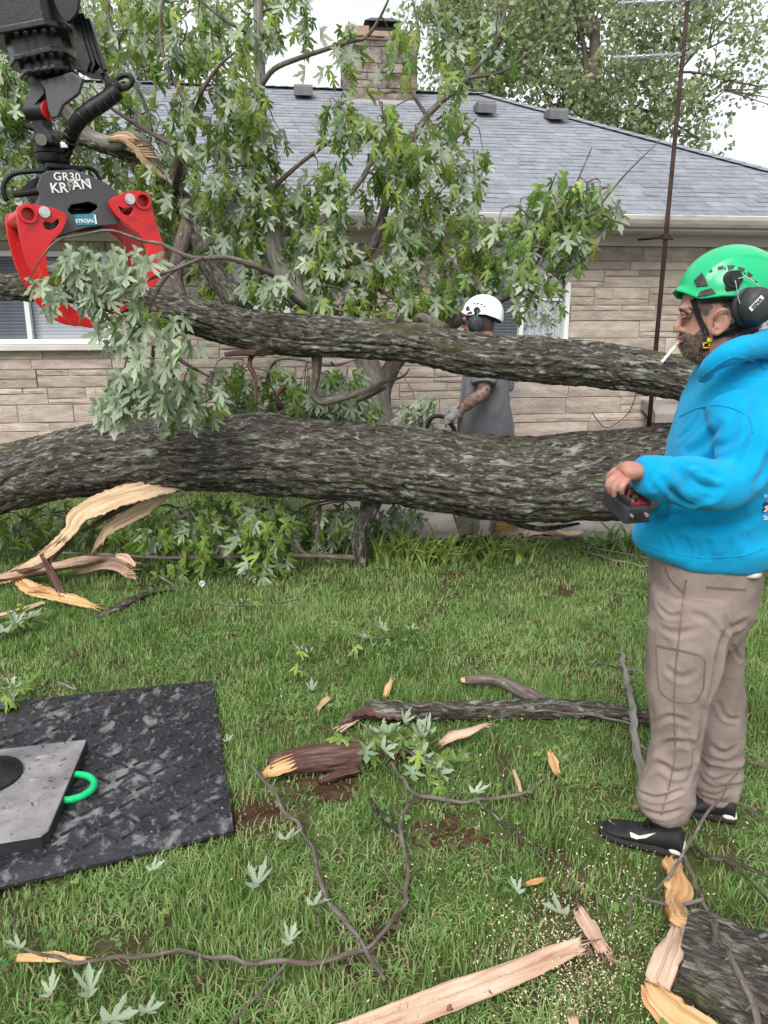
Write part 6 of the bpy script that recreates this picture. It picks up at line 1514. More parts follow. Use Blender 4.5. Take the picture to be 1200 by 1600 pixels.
def shoe(ps, heel, toe, m, H=1.0):
    h, t = Vector(heel), Vector(toe); d = (t - h); L = d.length; d.normalize(); s = Vector((-d.y, d.x, 0)); up = Vector((0, 0, 1))
    prof = [(0, .042, .07), (.03, .036, .098), (.1, .036, .104), (.22, .036, .1), (.36, .037, .088), (.5, .042, .075), (.65, .047, .062), (.78, .048, .055), (.9, .04, .046), (.97, .026, .036), (1.0, .008, .026)]
    def shell(z0, zs, grow, name, mm, n=28):
        rows = []; P_ = np.array([(p[0] * L, p[1] + grow, p[2]) for p in prof]); ss = np.linspace(0, 1, 46); xs = np.interp(ss, np.linspace(0, 1, len(P_)), P_[:, 0]); ws = np.interp(ss, np.linspace(0, 1, len(P_)), P_[:, 1]); hs = np.interp(ss, np.linspace(0, 1, len(P_)), P_[:, 2]); V = []
        ws = np.convolve(np.pad(ws, 3, 'edge'), np.ones(7) / 7, 'valid'); ws[0] *= .72; ws[1] *= .9; hs = np.convolve(np.pad(hs, 3, 'edge'), np.ones(7) / 7, 'valid')
        for x, w, hh in zip(xs, ws, hs):
            top = z0 + zs if zs else hh * H
            for k in range(n):
                a = 2 * math.pi * k / n; yy = math.cos(a); zz = math.sin(a); q = abs(yy) ** (2 / 2.6) * (1 if yy > 0 else -1)
                z = z0 + (top - z0) * (.5 + .5 * (abs(zz) ** (2 / (3.2 if zz < 0 else 2.2)) * (1 if zz > 0 else -1)))
                V.append(h + d * (x + grow * (2 * x / L - 1)) + s * (w * q * (1 - .25 * max(0, zz) * (0 if zs else 1))) + up * z)
        k = len(xs); F = [(i * n + j, i * n + (j + 1) % n, (i + 1) * n + (j + 1) % n, (i + 1) * n + j) for i in range(k - 1) for j in range(n)] + [tuple(range(n))[::-1], tuple((k - 1) * n + j for j in range(n))]
        mb = MB(); mb.add([tuple(v) for v in V], F); return mb, ps.mbadd(name, mb, mm)
    mbu, up_o = shell(.022, None, 0, 'shoe', m); _, so = shell(.004, .03, .005, 'sole', M['sole']); 
    so2 = so; so2.parent = up_o; so2.location = (0, 0, 0)
    mb = MB(); mb.box(h + d * .018 + up * .028, (.05, .074, .03), rot=Matrix.Rotation(math.atan2(d.y, d.x), 3, 'Z'), bev=.012); ho = ps.mbadd('heel_unit', mb, M['shoe_white']); ho.parent = up_o
    # laces
    for k in range(5):
        c = h + d * (L * (.42 + .07 * k)) + up * (.088 - .008 * k - .002 * k * k * .3); mb = MB(); mb.tube([c - s * .024 - up * .008, c + up * .004, c + s * .024 - up * .008], .0032, 6, step=.01); lo_ = ps.mbadd('lace', mb, M['black_plastic']); lo_.parent = up_o
    mb = MB(); c = h + d * (L * .42) + up * .09; mb.box(c + up * .015, (.012, .04, .05), rot=Matrix.Rotation(math.atan2(d.y, d.x), 3, 'Z') @ Matrix.Rotation(R(-25), 3, 'Y'), bev=.004); to = ps.mbadd('tongue', mb, m); to.parent = up_o
    V = np.concatenate(mbu.V); return up_o, V, mbu.F

HCX, HCZ = 1143, 462
def helmet(ps, m, detail):
    c = P(HCX, HCZ, HY); Lx, Wy, Hz = .150, .122, .133; na, ntt = 96, 40; V = []
    rimpy = lambda a: np.interp(abs(a), [0, .35, .7, 1.1, 1.6, 2.2, 2.6, math.pi], [454, 458, 468, 464, 464, 480, 492, 496])
    for i in range(ntt + 1):
        for j in range(na):
            a = -math.pi + 2 * math.pi * j / na; zr_ = P(1120, float(rimpy(a)), HY).z - c.z; tr = math.asin(max(-.55, min(.9, zr_ / Hz))); t = tr + (math.pi / 2 - tr) * (i / ntt)
            rad = math.cos(t) if t > 0 else math.cos(t * .45); x = -Lx * rad * math.cos(a); y = Wy * rad * math.sin(a); z = Hz * math.sin(t)
            ry = abs(y) / Wy; f = 1 - .05 * float(sstep(.60, .66, ry)) * float(sstep(-.25, -.05, z / Hz))
            x *= (1 - (1 - f) * .4); y *= f; z *= 1 - (1 - f) * .5
            crest = math.exp(-(y / .03) ** 2) * .004 * float(sstep(.2, .6, math.sin(t))); z += crest
            if i < 3: q = (3 - i) / 3; fl = max(0, math.cos(a)) ** 3; x -= .012 * q * fl; y *= 1 + .02 * q
            V.append((c.x + x, c.y + y, c.z + z))
    F = [(i * na + j, i * na + (j + 1) % na, (i + 1) * na + (j + 1) % na, (i + 1) * na + j) for i in range(ntt) for j in range(na)]
    n0 = len(V); cc = np.array(tuple(c)); Vi = [tuple(cc + (np.array(v) - cc) * .955) for v in V]
    Fi = [tuple(k + n0 for k in f[::-1]) for f in F]; Fr = [(j, j + n0, (j + 1) % na + n0, (j + 1) % na) for j in range(na)]
    mb = MB(); mb.add(V + Vi, F + Fi + Fr); ho = ps.mbadd('helmet', mb, m); tree = bvh(V, F)
    C3 = lambda pl: [(1040 + x * .13333, 380 + y * .13333) for x, y in pl]
    vents = [[(502, 330), (545, 303), (553, 335), (515, 350)], [(600, 280), (680, 258), (672, 310), (610, 318)], [(726, 262), (815, 255), (795, 305), (733, 325)], [(852, 272), (938, 300), (905, 345), (845, 328)], [(965, 330), (1028, 375), (995, 405), (950, 385)], [(1035, 440), (1075, 445), (1070, 470), (1035, 462)]]
    for v in vents: ps.decal('vent', tree, C3(v), M['black_plastic'], -.0005, .001, ho)
    ps.decal('lamp_clip', tree, C3([(335, 440), (428, 348), (470, 422), (500, 500), (370, 515)]), M['charcoal'], .001, .0025, ho)
    ps.decal('rim_clip', tree, C3([(372, 628), (412, 560), (545, 526), (588, 590), (470, 622)]), M['charcoal'], .001, .0025, ho)
    ps.decal('strap_rivet', tree, C3([(682, 290), (700, 285), (708, 302), (692, 314), (680, 305)]), M['charcoal'], 0, .0015, ho)
    ps.decal('strap_rivet', tree, C3([(915, 345), (935, 340), (945, 355), (930, 368), (913, 360)]), M['charcoal'], 0, .0015, ho)
    # inner harness band
    mb = MB(); pts = [c + Vector((-.128 * math.cos(a), .1 * math.sin(a), (P(1100, float(rimpy(a)) + 2, HY).z - c.z))) for a in np.linspace(-math.pi, math.pi, 50)]
    mb.tube(pts, .007, 8); ps.mbadd('headband', mb, M['black_plastic'], parent=ho)
    return ho, tree
def muff(ps, ho, tree, px, py, kx, ky, r, label=None, col='charcoal', up=True):
    a, n = ps.hit(tree, kx, ky)
    mb = MB(); mb.cyl(a + Vector((0, .01, 0)), a + Vector((0, -.014, 0)), .0225, 26); mb.cyl(a + Vector((0, -.014, 0)), a + Vector((0, -.018, 0)), .012, 20); mb.box(a + Vector((.001, -.002, -.02)), (.036, .016, .022), bev=.005); ps.mbadd('muff_mount', mb, M['black_plastic'], parent=ho, autosmooth=35)
    c = P(px, py, HY - .128); rt = Matrix.Rotation(R(8), 3, 'Z')
    mb = MB(); V = []; n_ = 36; prof = [(0, -.032), (.5, -.031), (.8, -.026), (.95, -.016), (1.0, -.002), (.98, .012), (.9, .022), (.6, .024), (0, .024)]
    for rr, yy in prof:
        for k in range(n_): t = 2 * math.pi * k / n_; V.append(tuple(c + rt @ Vector((math.cos(t) * r * rr * .93, yy, math.sin(t) * r * rr))))
    mb.add(V, [(i * n_ + j, i * n_ + (j + 1) % n_, (i + 1) * n_ + (j + 1) % n_, (i + 1) * n_ + j) for i in range(len(prof) - 1) for j in range(n_)]); mo_ = ps.mbadd('ear_defender', mb, M[col], parent=ho)
    mb = MB(); V = []
    for k in range(n_):
        pass
    mb.tube([c + rt @ Vector((math.cos(t) * r * .9, .026, math.sin(t) * r * .96)) for t in np.linspace(0, 2 * math.pi, 30)], .011, 10); ps.mbadd('ear_cushion', mb, M['black_plastic'], parent=ho)
    mb = MB(); w = [a + Vector((0, -.017, -.004)), a + Vector((.004, -.02, -.02)), (a + c) / 2 + Vector((-.018, -.012, -.02)), c + Vector((-r * .75, -.008, -.01))]; mb.tube(w, .0016, 6, step=.008)
    w = [a + Vector((.006, -.017, 0)), a + Vector((.03, -.02, .003)), c + Vector((0, -.01, r * .95)), c + Vector((r * .4, -.012, r * .8))]; mb.tube(w, .0016, 6, step=.008); ps.mbadd('muff_wire', mb, M['galv'], parent=ho)
    return mo_, c

# ------------------------------------------------------------------ the man in blue
AY = 1.985
fbase = Vector((.98, 2.26, 0))
man = Person((0, 0, 0), fbase, 'bearded man in bright blue hoodie and green helmet, holding a remote box, cigarette in mouth')
c7 = lambda x, y, Y: P(920 + x * .15, 680 + y * .15, Y)
near_arm = dict(pts=[P(1150, 655, 2.13), P(1160, 700, 2.06), P(1146, 756, 2.0), P(1085, 752, 1.97), P(1020, 745, 1.965), P(998, 744, 1.96)], rad=[.045, .04, .034, .03, .027, .029],
    palm=([P(1002, 744, 1.96), c7(480, 375, 1.955), c7(400, 380, 1.95), c7(340, 410, 1.948)], [.027, .034, .037, .03]), flat=.72,
    fingers=[([c7(385, 320, 1.975), c7(300, 350, 1.968), c7(225, 400, 1.965), c7(200, 455, 1.965)], .0098), ([c7(345, 380, 1.95), c7(270, 430, 1.94), c7(200, 505, 1.938), c7(225, 590, 1.94)], .0102), ([c7(360, 440, 1.935), c7(300, 490, 1.922), c7(262, 550, 1.92), c7(262, 625, 1.925)], .0096), ([c7(400, 470, 1.925), c7(360, 520, 1.915), c7(340, 560, 1.915), c7(345, 600, 1.92)], .0085), ([c7(470, 340, 1.985), c7(400, 400, 2.0), c7(340, 470, 2.005), c7(310, 520, 2.0)], .0108)])
FYA = 2.5
far_arm = dict(pts=[P(1150, 635, 2.42), P(1160, 715, 2.48), P(1145, 770, 2.48), P(1085, 765, 2.36), P(1030, 775, 2.2), P(1012, 782, 2.13)], rad=[.06, .052, .044, .042, .032, .029],
    palm=([P(1014, 781, 2.13), P(1004, 786, 2.1), P(996, 790, 2.08)], [.028, .034, .03]), fingers=[([P(998, 784 + k * 5, 2.09), P(992, 786 + k * 5, 2.075), P(986, 790 + k * 4, 2.075)], .009) for k in range(4)] + [([P(1004, 778, 2.1), P(998, 772, 2.09), P(990, 770, 2.08)], .0105)])
V, nn, fl, mk = build_body(man, [near_arm, far_arm])
bo_ = man.add('person', V, faces_np(fl), M['skin'], True, {'hair': ('FLOAT', mk['hair'])}); btree = bvh(V, fl)
man.strands('hair', V, fl, mk['scalp'], 5200, (.008, .016), .0006, M['hair_grey'], .5, back=.5)
man.strands('beard', V, fl, mk['beard'], 5200, (.008, .018), .0005, M['beard'], .9, back=-.1)
man.strands('eyebrow', V, fl, mk['brow'], 160, (.006, .01), .0006, M['hair_dark'], .1, back=.5)
for sgn in (-1, 1):
    mb = MB(); ball(mb, P(1074.2, 492.0, HY + sgn * .03), .0115, 10); man.mbadd('eye', mb, M['eye_white'])
    mb = MB(); mb.tube([P(1069, 491.0, HY + sgn * .017), P(1067.0, 489.6, HY + sgn * .029), P(1071, 490.4, HY + sgn * .045)], [.003, .0052, .003], 8, step=.004); mb.tube([P(1069, 493.5, HY + sgn * .017), P(1067.6, 495.6, HY + sgn * .029), P(1071, 494.2, HY + sgn * .044)], [.003, .0046, .003], 8, step=.004); man.mbadd('eyelid', mb, M['skin'])
# hoodie
mb = MB()
loft(mb, [sec(560, 1116, 1200, 2.26, .085), sec(572, 1106, 1206, 2.26, .125), sec(588, 1095, 1212, 2.26, .165), sec(610, 1085, 1216, 2.26, .195), sec(640, 1071, 1220, 2.26, .205), sec(690, 1053, 1220, 2.26, .19), sec(740, 1038, 1218, 2.26, .175), sec(780, 1018, 1216, 2.26, .172), sec(812, 1001, 1214, 2.26, .174), sec(838, 993, 1211, 2.26, .176), sec(854, 994, 1205, 2.26, .172), sec(864, 1003, 1197, 2.26, .164), sec(870, 1018, 1188, 2.26, .155)], 56, .014, 2.35)
mb.tube([P(1148, 632, 2.14), P(1163, 685, 2.06), P(1160, 735, 2.02), P(1138, 760, 1.995), P(1085, 755, 1.975), P(1030, 748, 1.965), P(1006, 746, 1.962)], [.084, .074, .067, .066, .062, .05, .045], 26, step=.012)
mb.tube([P(1012, 746, 1.963), P(1000, 745, 1.961)], [.046, .041], 24)
mb.tube([P(1150, 628, 2.38), P(1163, 690, 2.46), P(1160, 745, 2.48), P(1140, 772, 2.48), P(1085, 765, 2.36), P(1035, 772, 2.22), P(1018, 780, 2.15)], [.092, .09, .088, .084, .072, .055, .047], 24, step=.014)
mb.tube([P(1100, 590, 2.14), P(1112, 570, 2.09), P(1150, 552, 2.08), P(1190, 540, 2.12), P(1222, 538, 2.26), P(1190, 540, 2.4), P(1150, 552, 2.44), P(1112, 570, 2.42), P(1100, 590, 2.38)], [.02, .024, .03, .035, .04, .035, .03, .024, .02], 18, step=.02)
loft(mb, [sec(530, 1190, 1235, 2.26, .07), sec(560, 1180, 1246, 2.26, .12), sec(600, 1178, 1246, 2.26, .14), sec(650, 1188, 1240, 2.26, .11), sec(680, 1200, 1230, 2.26, .05)], 30, .015, 2.2)
V, nn, fl = remesh(mb, .0055, 6)
# folds: rings round the forearm, drag lines from elbow and belly
el = np.array(P(1090, 765, 1.975)); dist = np.linalg.norm((V - el) * np.array([1, 1.2, 1.2]), axis=1); am = np.exp(-(dist / .16) ** 2)
ax = np.array(P(1006, 746, 1.96) - P(1140, 772, 1.995)); ax /= np.linalg.norm(ax); u = (V - el) @ ax
vv = (V - el) @ np.array([0, 0, 1.0]); fq = vnoise(np.stack([u * 17 + vv * 7 + 3 * fbm(V * 7, 2), vv * 6, V[:, 1] * 7], -1)); V = V + nn * (am * .015 * (sstep(.25, .6, fq) - .5))[:, None]
fq = vnoise(np.stack([V[:, 0] * 6 + V[:, 2] * 7, V[:, 1] * 4, V[:, 2] * 4 - V[:, 0] * 6], -1) + 31.7); V = V + nn * (.012 * (sstep(.3, .7, fq) - .5))[:, None]
V = V + nn * (.012 * np.exp(-((V[:, 2] - 1.08) / .12) ** 2) * (fbm(np.stack([V[:, 0] * 7 + V[:, 2] * 9, V[:, 1] * 6, V[:, 2] * 8 - V[:, 0] * 4], -1), 2) - .5) * 2)[:, None]
V = crease(V, nn, fl, HC)
V = wrinkle(V, nn, .006, (6, 6, 4.5), 21.3); V = V + nn * (.0035 * (fbm(V * np.array([22, 22, 14]), 2) - .5) * 2)[:, None]
hoodie = man.add('hoodie', V, faces_np(fl), M['hoodie']); htree = bvh(V, fl)
c4 = lambda pl: [(900 + x * .25, 370 + y * .25) for x, y in pl]
man.strap('shoulder_seam', htree, c4([(650, 1120), (760, 1070), (870, 1048), (960, 1062), (1040, 1095), (1090, 1140), (1105, 1230)]), .004, M['hoodie'], .001, .0018, hoodie)
man.strap('hood_seam', htree, c4([(790, 870), (880, 800), (980, 745), (1080, 760), (1190, 830)]), .005, M['hoodie'], .001, .002, hoodie)
man.strap('cuff_seam', htree, [(1013, 722), (1010, 745), (1013, 768)], .004, M['hoodie'], .001, .0018, hoodie)
man.strap('pocket_edge', htree, [(1018, 800), (1012, 812), (1010, 822), (1018, 836), (1026, 845)], .006, M['hoodie'], .0005, .0015, hoodie)
man.strap('hem_seam', htree, [(1000, 848), (1040, 862), (1100, 872), (1160, 868), (1196, 856)], .004, M['hoodie'], .001, .0018, hoodie)
M['print_orange'] = mat('print_orange', [(.75, .45, .3), (.8, .6, .5)], (200, 200, 200), 2, .7)
def shirt_text(s_, px, py, size, m, bold):
    h, n = man.hit(htree, px, py, .004)
    if h is None: return
    z = n; x = Vector((0, 0, 1)).cross(z).normalized(); y = z.cross(x); m4 = Matrix((x, y, z)).transposed().to_4x4(); m4.translation = h - man.base
    text(s_, size, m, hoodie, m4, .0008, bold, 'print')
M['print_navy'] = mat('print_navy', [(.02, .02, .06), (.03, .03, .08)], (90, 90, 90), 2, .7)
shirt_text('3', 1195, 793, .036, M['print_navy'], .003); shirt_text('3', 1194.6, 793, .036, M['print_orange'], .0008); shirt_text('Fr', 1195, 775, .015, M['white_print'], 0); shirt_text('St', 1195, 809, .018, M['white_print'], 0)
# white shirt tail under the hem
mb = MB(); loft(mb, [sec(862, 1105, 1172, 2.26, .15), sec(872, 1110, 1172, 2.26, .155), sec(877, 1112, 1171, 2.26, .157)], 40, .01); man.mbadd('undershirt', mb, M['shoe_white'])
tr = trousers(man, M['trouser']); ttree = bvh(man.tV, man.tF)
c5b = lambda pl: [(880 + x * .4378, 700 + y * .4378) for x, y in pl]
for nm, pl, w in (('pocket_zip', [(335, 705), (390, 715), (450, 730), (500, 742)], .006), ('side_seam', [(440, 470), (425, 560), (412, 690), (400, 800), (395, 900), (398, 1000), (400, 1100), (380, 1200), (350, 1310)], .004), ('thigh_pocket_seam', [(332, 700), (335, 800), (345, 870), (390, 905), (470, 910), (500, 860), (505, 760)], .003), ('front_pocket', [(365, 430), (380, 470), (430, 515)], .004), ('back_pocket', [(510, 495), (570, 500), (650, 505)], .005)):
    man.strap(nm, ttree, c5b(pl), w, M['seam'], .001, .0022, tr)
man.strap('zip_pull', ttree, c5b([(486, 738), (496, 744), (500, 752)]), .004, M['galv'], .002, .0015, tr)
sh1, sV, sF = shoe(man, G(1066, 1338), G(938, 1300), M['shoe']); stree = bvh(sV, sF)
o = man.decal('swoosh', stree, [(984, 1300), (987, 1305), (995, 1307.5), (1010, 1305.5), (1026, 1301), (1009, 1309.5), (994, 1311), (986, 1308)], M['shoe_white'], .001, .0012, sh1)
sh2, _, _ = shoe(man, G(1146, 1282), G(1040, 1262), M['shoe'])
# helmet
ho, htr = helmet(man, M['helmet_green'], True); mo_, mc = muff(man, ho, htr, 1182, 478, 1144.5, 436, .05)
nrm = Vector((-math.sin(R(-8)) * 0, -1, 0)); rtm = Matrix.Rotation(R(8), 4, 'Z')
lb = Vector(P(1182, 474, HY - .128 - .0335)); mb = MB(); mb.box(lb, (.046, .003, .0125), rot=rtm.to_3x3() @ Matrix.Rotation(R(-47), 3, 'Y'), bev=.001); lo_ = man.mbadd('label_plate', mb, M['white_print'], False, parent=mo_)
text('SENA', .0135, M['black_plastic'], mo_, Matrix.Translation(lb - man.base + Vector((0, -.0022, 0))) @ rtm @ Matrix.Rotation(R(-47), 4, 'Y') @ Matrix.Rotation(R(90), 4, 'X'), .0005, .0005, 'lettering', 1.05)
C3 = lambda pl: [(1040 + x * .13333, 380 + y * .13333) for x, y in pl]
man.strap('chin_strap', btree, C3([(325, 660), (350, 740), (390, 850), (440, 970), (490, 1075)]), .014, M['strap_web'], .004, .0012, ho)
man.strap('chin_strap', btree, C3([(560, 1100), (640, 1075), (740, 1045), (860, 1010), (960, 970), (1000, 930)]), .013, M['strap_web'], .004, .0012, ho)
man.strap('chin_strap', btree, C3([(490, 1110), (450, 1200), (410, 1300), (385, 1370)]), .016, M['strap_web'], .005, .0012, ho)
bk = C3([(512, 1125)])[0]; h, n = man.hit(btree, *bk, .009)
if h:
    mb = MB(); mb.box(h, (.013, .006, .012), bev=.002); man.mbadd('buckle', mb, M['yellow'], parent=ho)
bk = C3([(478, 1190)])[0]; h, n = man.hit(btree, *bk, .009)
if h:
    mb = MB()
    for dx, dz, w, d_ in ((-.008, 0, .003, .012), (.008, 0, .003, .012), (0, .0065, .018, .003), (0, -.0065, .018, .003)): mb.box(h + Vector((dx, 0, dz)), (w, .005, d_))
    man.mbadd('buckle', mb, M['yellow'], parent=ho)
# cigarette
cb = Vector(P(1063, 531, HY)); ce = Vector(P(1034, 566, HY - .05)); d = ce - cb
cig = empty('cigarette', cb); tag(cig, 'lit cigarette between the lips of the man in blue', 'cigarette')
mb = MB(); mb.cyl(Vector((0, 0, 0)), d * .3, .0041, 14); mb.build('filter_tip', M['filter'], cig, smooth=False)
mb = MB(); mb.cyl(d * .3, d, .004, 14); mb.build('paper_tube', M['paper'], cig, smooth=False)
# remote control box
rc = Vector(P(986, 790, 1.99)); rem = empty('remote_control', rc); tag(rem, 'black crane remote control box with red panel in the hands of the man in blue', 'remote control')
rem.scale = (.84, .84, .84); rot = Matrix.Rotation(R(12), 3, 'Z') @ Matrix.Rotation(R(10), 3, 'X')
def rbx(c, d, b, m, nm): mb = MB(); mb.box(rot @ Vector(c), d, rot, 0, b); return mb.build(nm, M[m], rem)
M['remote_red'] = mat('remote_red', [(.25, .012, .02), (.35, .02, .03)], (60, 60, 60), 3, .5)
rbx((0, .03, -.012), (.088, .16, .06), .008, 'charcoal', 'case'); rbx((.004, .03, .0205), (.06, .13, .006), .002, 'remote_red', 'panel'); rbx((-.032, .03, .026), (.014, .14, .02), .004, 'black_plastic', 'guard_rail'); rbx((.038, .03, .026), (.014, .14, .02), .004, 'black_plastic', 'guard_rail')
for k in range(4):
    mb = MB(); mb.tube([rot @ Vector((0, -.02 + k * .032, .02)), rot @ Vector((.002, -.022 + k * .032, .046))], [.004, .0055], 10); mb.build('joystick', M['black_plastic'], rem, smooth=True)
for x, r_ in ((-.003, .013), (.024, .006), (-.026, .005)):
    mb = MB(); mb.cyl(rot @ Vector((x, -.05, -.008)), rot @ Vector((x, -.062, -.008)), r_, 18); mb.build('knob', M['black_plastic'] if r_ > .01 else M['galv'], rem, autosmooth=35)
M['lcd'] = mat('lcd', [(.12, .14, .12), (.16, .18, .16)], (50, 50, 50), 2, .3)
rbx((-.014, -.01, .0245), (.02, .03, .003), .001, 'lcd', 'display')

# ------------------------------------------------------------------ the man behind the trunks
OFF = (-.295, 3.24, 0)
man2 = Person(OFF, fbase, 'man in grey T-shirt and white helmet with a tattooed forearm, standing between the two trunks', .955)
S = lambda x, y: (1063 + (x - 725) / .395, 390 + (y - 476) / .395)
def B2(x, y, Y): return P(*S(x, y), Y)
arm_n = dict(pts=[P(1150, 635, 2.09), P(1164, 700, 2.03), P(1166, 782, 1.99), P(1125, 822, 1.96), P(1075, 860, 1.95), P(1046, 880, 1.95)], rad=[.06, .055, .048, .044, .034, .03],
    palm=([P(1050, 878, 1.95), P(1034, 888, 1.95), P(1022, 896, 1.95)], [.03, .04, .036]), fingers=[([P(1026, 888 + 6 * k, 1.94), P(1012, 892 + 7 * k, 1.935), P(1008, 902 + 7 * k, 1.95)], .0115) for k in range(4)] + [([P(1036, 884, 1.98), P(1022, 884, 1.99), P(1012, 890, 1.99)], .0125)])
arm_f = dict(pts=[P(1150, 635, 2.42), P(1160, 715, 2.48), P(1140, 790, 2.46), P(1090, 815, 2.36), P(1035, 838, 2.22), P(1018, 846, 2.17)], rad=[.06, .052, .046, .043, .033, .03],
    palm=([P(1020, 845, 2.17), P(1008, 850, 2.14), P(1000, 854, 2.12)], [.03, .038, .034]), fingers=[([P(1002, 846 + 5 * k, 2.12), P(994, 848 + 5 * k, 2.1), P(990, 854 + 5 * k, 2.1)], .011) for k in range(4)] + [([P(1008, 842, 2.14), P(998, 838, 2.12), P(990, 838, 2.1)], .0115)])
V, nn, fl, mk = build_body(man2, [arm_n, arm_f])
wr = np.array(P(1050, 850, 1.95)); tat = ((V[:, 1] < 2.06) & (V[:, 2] < P(1150, 745, 1.99).z)).astype(float)
man2.add('person', V, faces_np(fl), M['skin_tattoo'], True, {'hair': ('FLOAT', mk['hair'] * (1 - mk['beard'] * .6)), 'tattoo': ('FLOAT', tat)}); b2tree = bvh(V, fl)
man2.strands('hair', V, fl, mk['scalp'], 1500, (.006, .012), .0009, M['hair_dark'], .5, back=.5)
mb = MB()
loft(mb, [sec(578, 1112, 1186, 2.26, .1), sec(592, 1096, 1200, 2.26, .16), sec(612, 1083, 1206, 2.26, .2), sec(645, 1066, 1212, 2.26, .21), sec(700, 1050, 1212, 2.26, .2), sec(770, 1036, 1212, 2.26, .195), sec(850, 1024, 1214, 2.26, .2), sec(910, 1012, 1216, 2.26, .205), sec(950, 1008, 1216, 2.26, .207)], 50, .015, 2.35)
mb.tube([P(1150, 630, 2.13), P(1164, 690, 2.05), P(1166, 752, 2.01)], [.085, .084, .088], 24, step=.015); mb.tube([P(1150, 630, 2.38), P(1162, 700, 2.46), P(1158, 740, 2.48)], [.085, .08, .08], 24, step=.015)
V, nn, fl = remesh(mb, .008, 4); V = wrinkle(V, nn, .014, (8, 8, 3), 33.3); V = V + nn * (.006 * (fbm(np.stack([V[:, 0] * 9 + V[:, 2] * 12, V[:, 1] * 8, V[:, 2] * 6], -1), 2) - .5))[:, None]
man2.add('t_shirt', V, faces_np(fl), M['tee'])
tr2 = trousers(man2, M['grey_trouser'])
shoe(man2, G(1066, 1338), G(938, 1300), M['shoe']); shoe(man2, G(1146, 1282), G(1040, 1262), M['shoe'])
ho2, h2 = helmet(man2, M['helmet_white'], False); muff(man2, ho2, h2, 1136, 503, 1138, 445, .055)
# gloves
for ar, nm in ((arm_n, 'glove'), (arm_f, 'glove')):
    mb = MB(); mb.tube([ar['pts'][-2].lerp(ar['pts'][-1], .35), ar['pts'][-1]], [.04, .037], 18, step=.01); mb.tube(ar['palm'][0], [r + .005 for r in ar['palm'][1]], 18, step=.008, flat=.68)
    for f, r in ar['fingers']: finger(mb, f, r + .003)
    V, nn, fl = remesh(mb, .0045, 3); man2.add(nm, V, faces_np(fl), M['glove'])
# sunglasses
mb = MB()
for sgn in (-1, 1): mb.box(P(1066, 492, HY + sgn * .032) + Vector((-.004, 0, 0)), (.008, .05, .034), rot=Matrix.Rotation(R(-sgn * 18), 3, 'Z'), bev=.003); mb.tube([P(1070, 489, HY + sgn * .06), P(1095, 489, HY + sgn * .082), P(1120, 492, HY + sgn * .086)], .0035, 6, step=.02)
man2.mbadd('sunglasses', mb, M['black_plastic'])
man2.strap('chin_strap', b2tree, C3([(325, 660), (350, 740), (390, 850), (440, 970), (490, 1075)]), .014, M['strap_web'], .004, .0012, ho2)
# chainsaw held by the second man
cs0 = (Vector(P(1016, 903, 1.97)) - fbase) * .955 + fbase + Vector(OFF); saw = empty('chainsaw', cs0); tag(saw, 'chainsaw with orange body and black handle held by the man in grey', 'chainsaw')
M['saw_orange'] = mat('saw_orange', [(.42, .07, .015), (.55, .11, .02)], (20, 20, 20), 3, .4)
mb = MB(); mb.box((-.1, .06, -.19), (.26, .16, .14), bev=.03); mb.build('engine_housing', M['saw_orange'], saw, autosmooth=40)
mb = MB(); mb.tube([(0, 0, 0), (.04, 0, -.06), (.0, .02, -.16), (-.05, .03, -.18)], .016, 12, step=.02); mb.tube([(.03, 0, .0), (-.05, 0, .035), (-.12, .0, .02), (-.16, .02, -.1)], .015, 12, step=.02); mb.build('handle', M['black_plastic'], saw, smooth=True)
mb = MB(); mb.plate([(-.22, -.2), (-.58, -.3), (-.6, -.28), (-.58, -.25), (-.22, -.14)], [], .1, .012); mb.build('guide_bar', M['galv'], saw)
mb = MB(); mb.tube([(-.16, .02, -.09), (-.19, .02, -.03), (-.18, .06, -.02)], .012, 8, step=.02); mb.build('hand_guard', M['black_plastic'], saw, smooth=True)
# ================================================================== debris on the lawn
def gpath(pl, z):
    zs = z if isinstance(z, (list, tuple)) else [z] * len(pl)
    return [G(x, y, zz) for (x, y), zz in zip(pl, zs)]
def stick(name, label, cat, pl, r, z=.03, m='bark_thin', side=(), group=None, sides=10, wob=.18, nub=True):
    pts = gpath(pl, z); base = Vector(pts[len(pts) // 2]); base.z = 0; root = empty(name, base); tag(root, label, cat, group)
    if np.isscalar(r): r = [r] * len(pts)
    r = [x * .72 for x in r]; C, rr = catmull(pts, r, .07); j = rng.normal(0, .0045, C.shape); j[0] = j[-1] = 0; C = C + j; rr = rr * rng.uniform(.85, 1.2, len(rr))
    q = MB(); q.tube(C, list(rr), sides, step=.016, wob=wob, seed=rng.uniform(0, 60)); part('stem', q, M[m], root, base)
    for i in range(1, len(C) - 1):
        if rng.random() < .3:
            d = C[i + 1] - C[i - 1]; d /= np.linalg.norm(d); s_ = np.cross(d, [0, 0, 1.0]) * rng.choice([-1, 1]); L = rng.uniform(.015, .07); e = C[i] + (s_ * .8 + d * .7 + np.array([0, 0, rng.uniform(-.1, .5)])) * L; e[2] = max(e[2], .015)
            q = MB(); q.tube([C[i], (C[i] + e) / 2 + rng.normal(0, .004, 3), e], [rr[i] * .5, rr[i] * .4, rr[i] * .25], 6, step=.012); part('side_twig', q, M[m], root, base)
    for spl, sr, sz in side:
        q = MB(); q.tube(gpath(spl, sz), [x * .75 for x in (sr if not np.isscalar(sr) else [sr] * len(spl))], 7, step=.018, wob=.15, seed=rng.uniform(0, 60)); part('side_twig', q, M[m], root, base)
    return root, base
SG = 'sticks lying on the lawn'
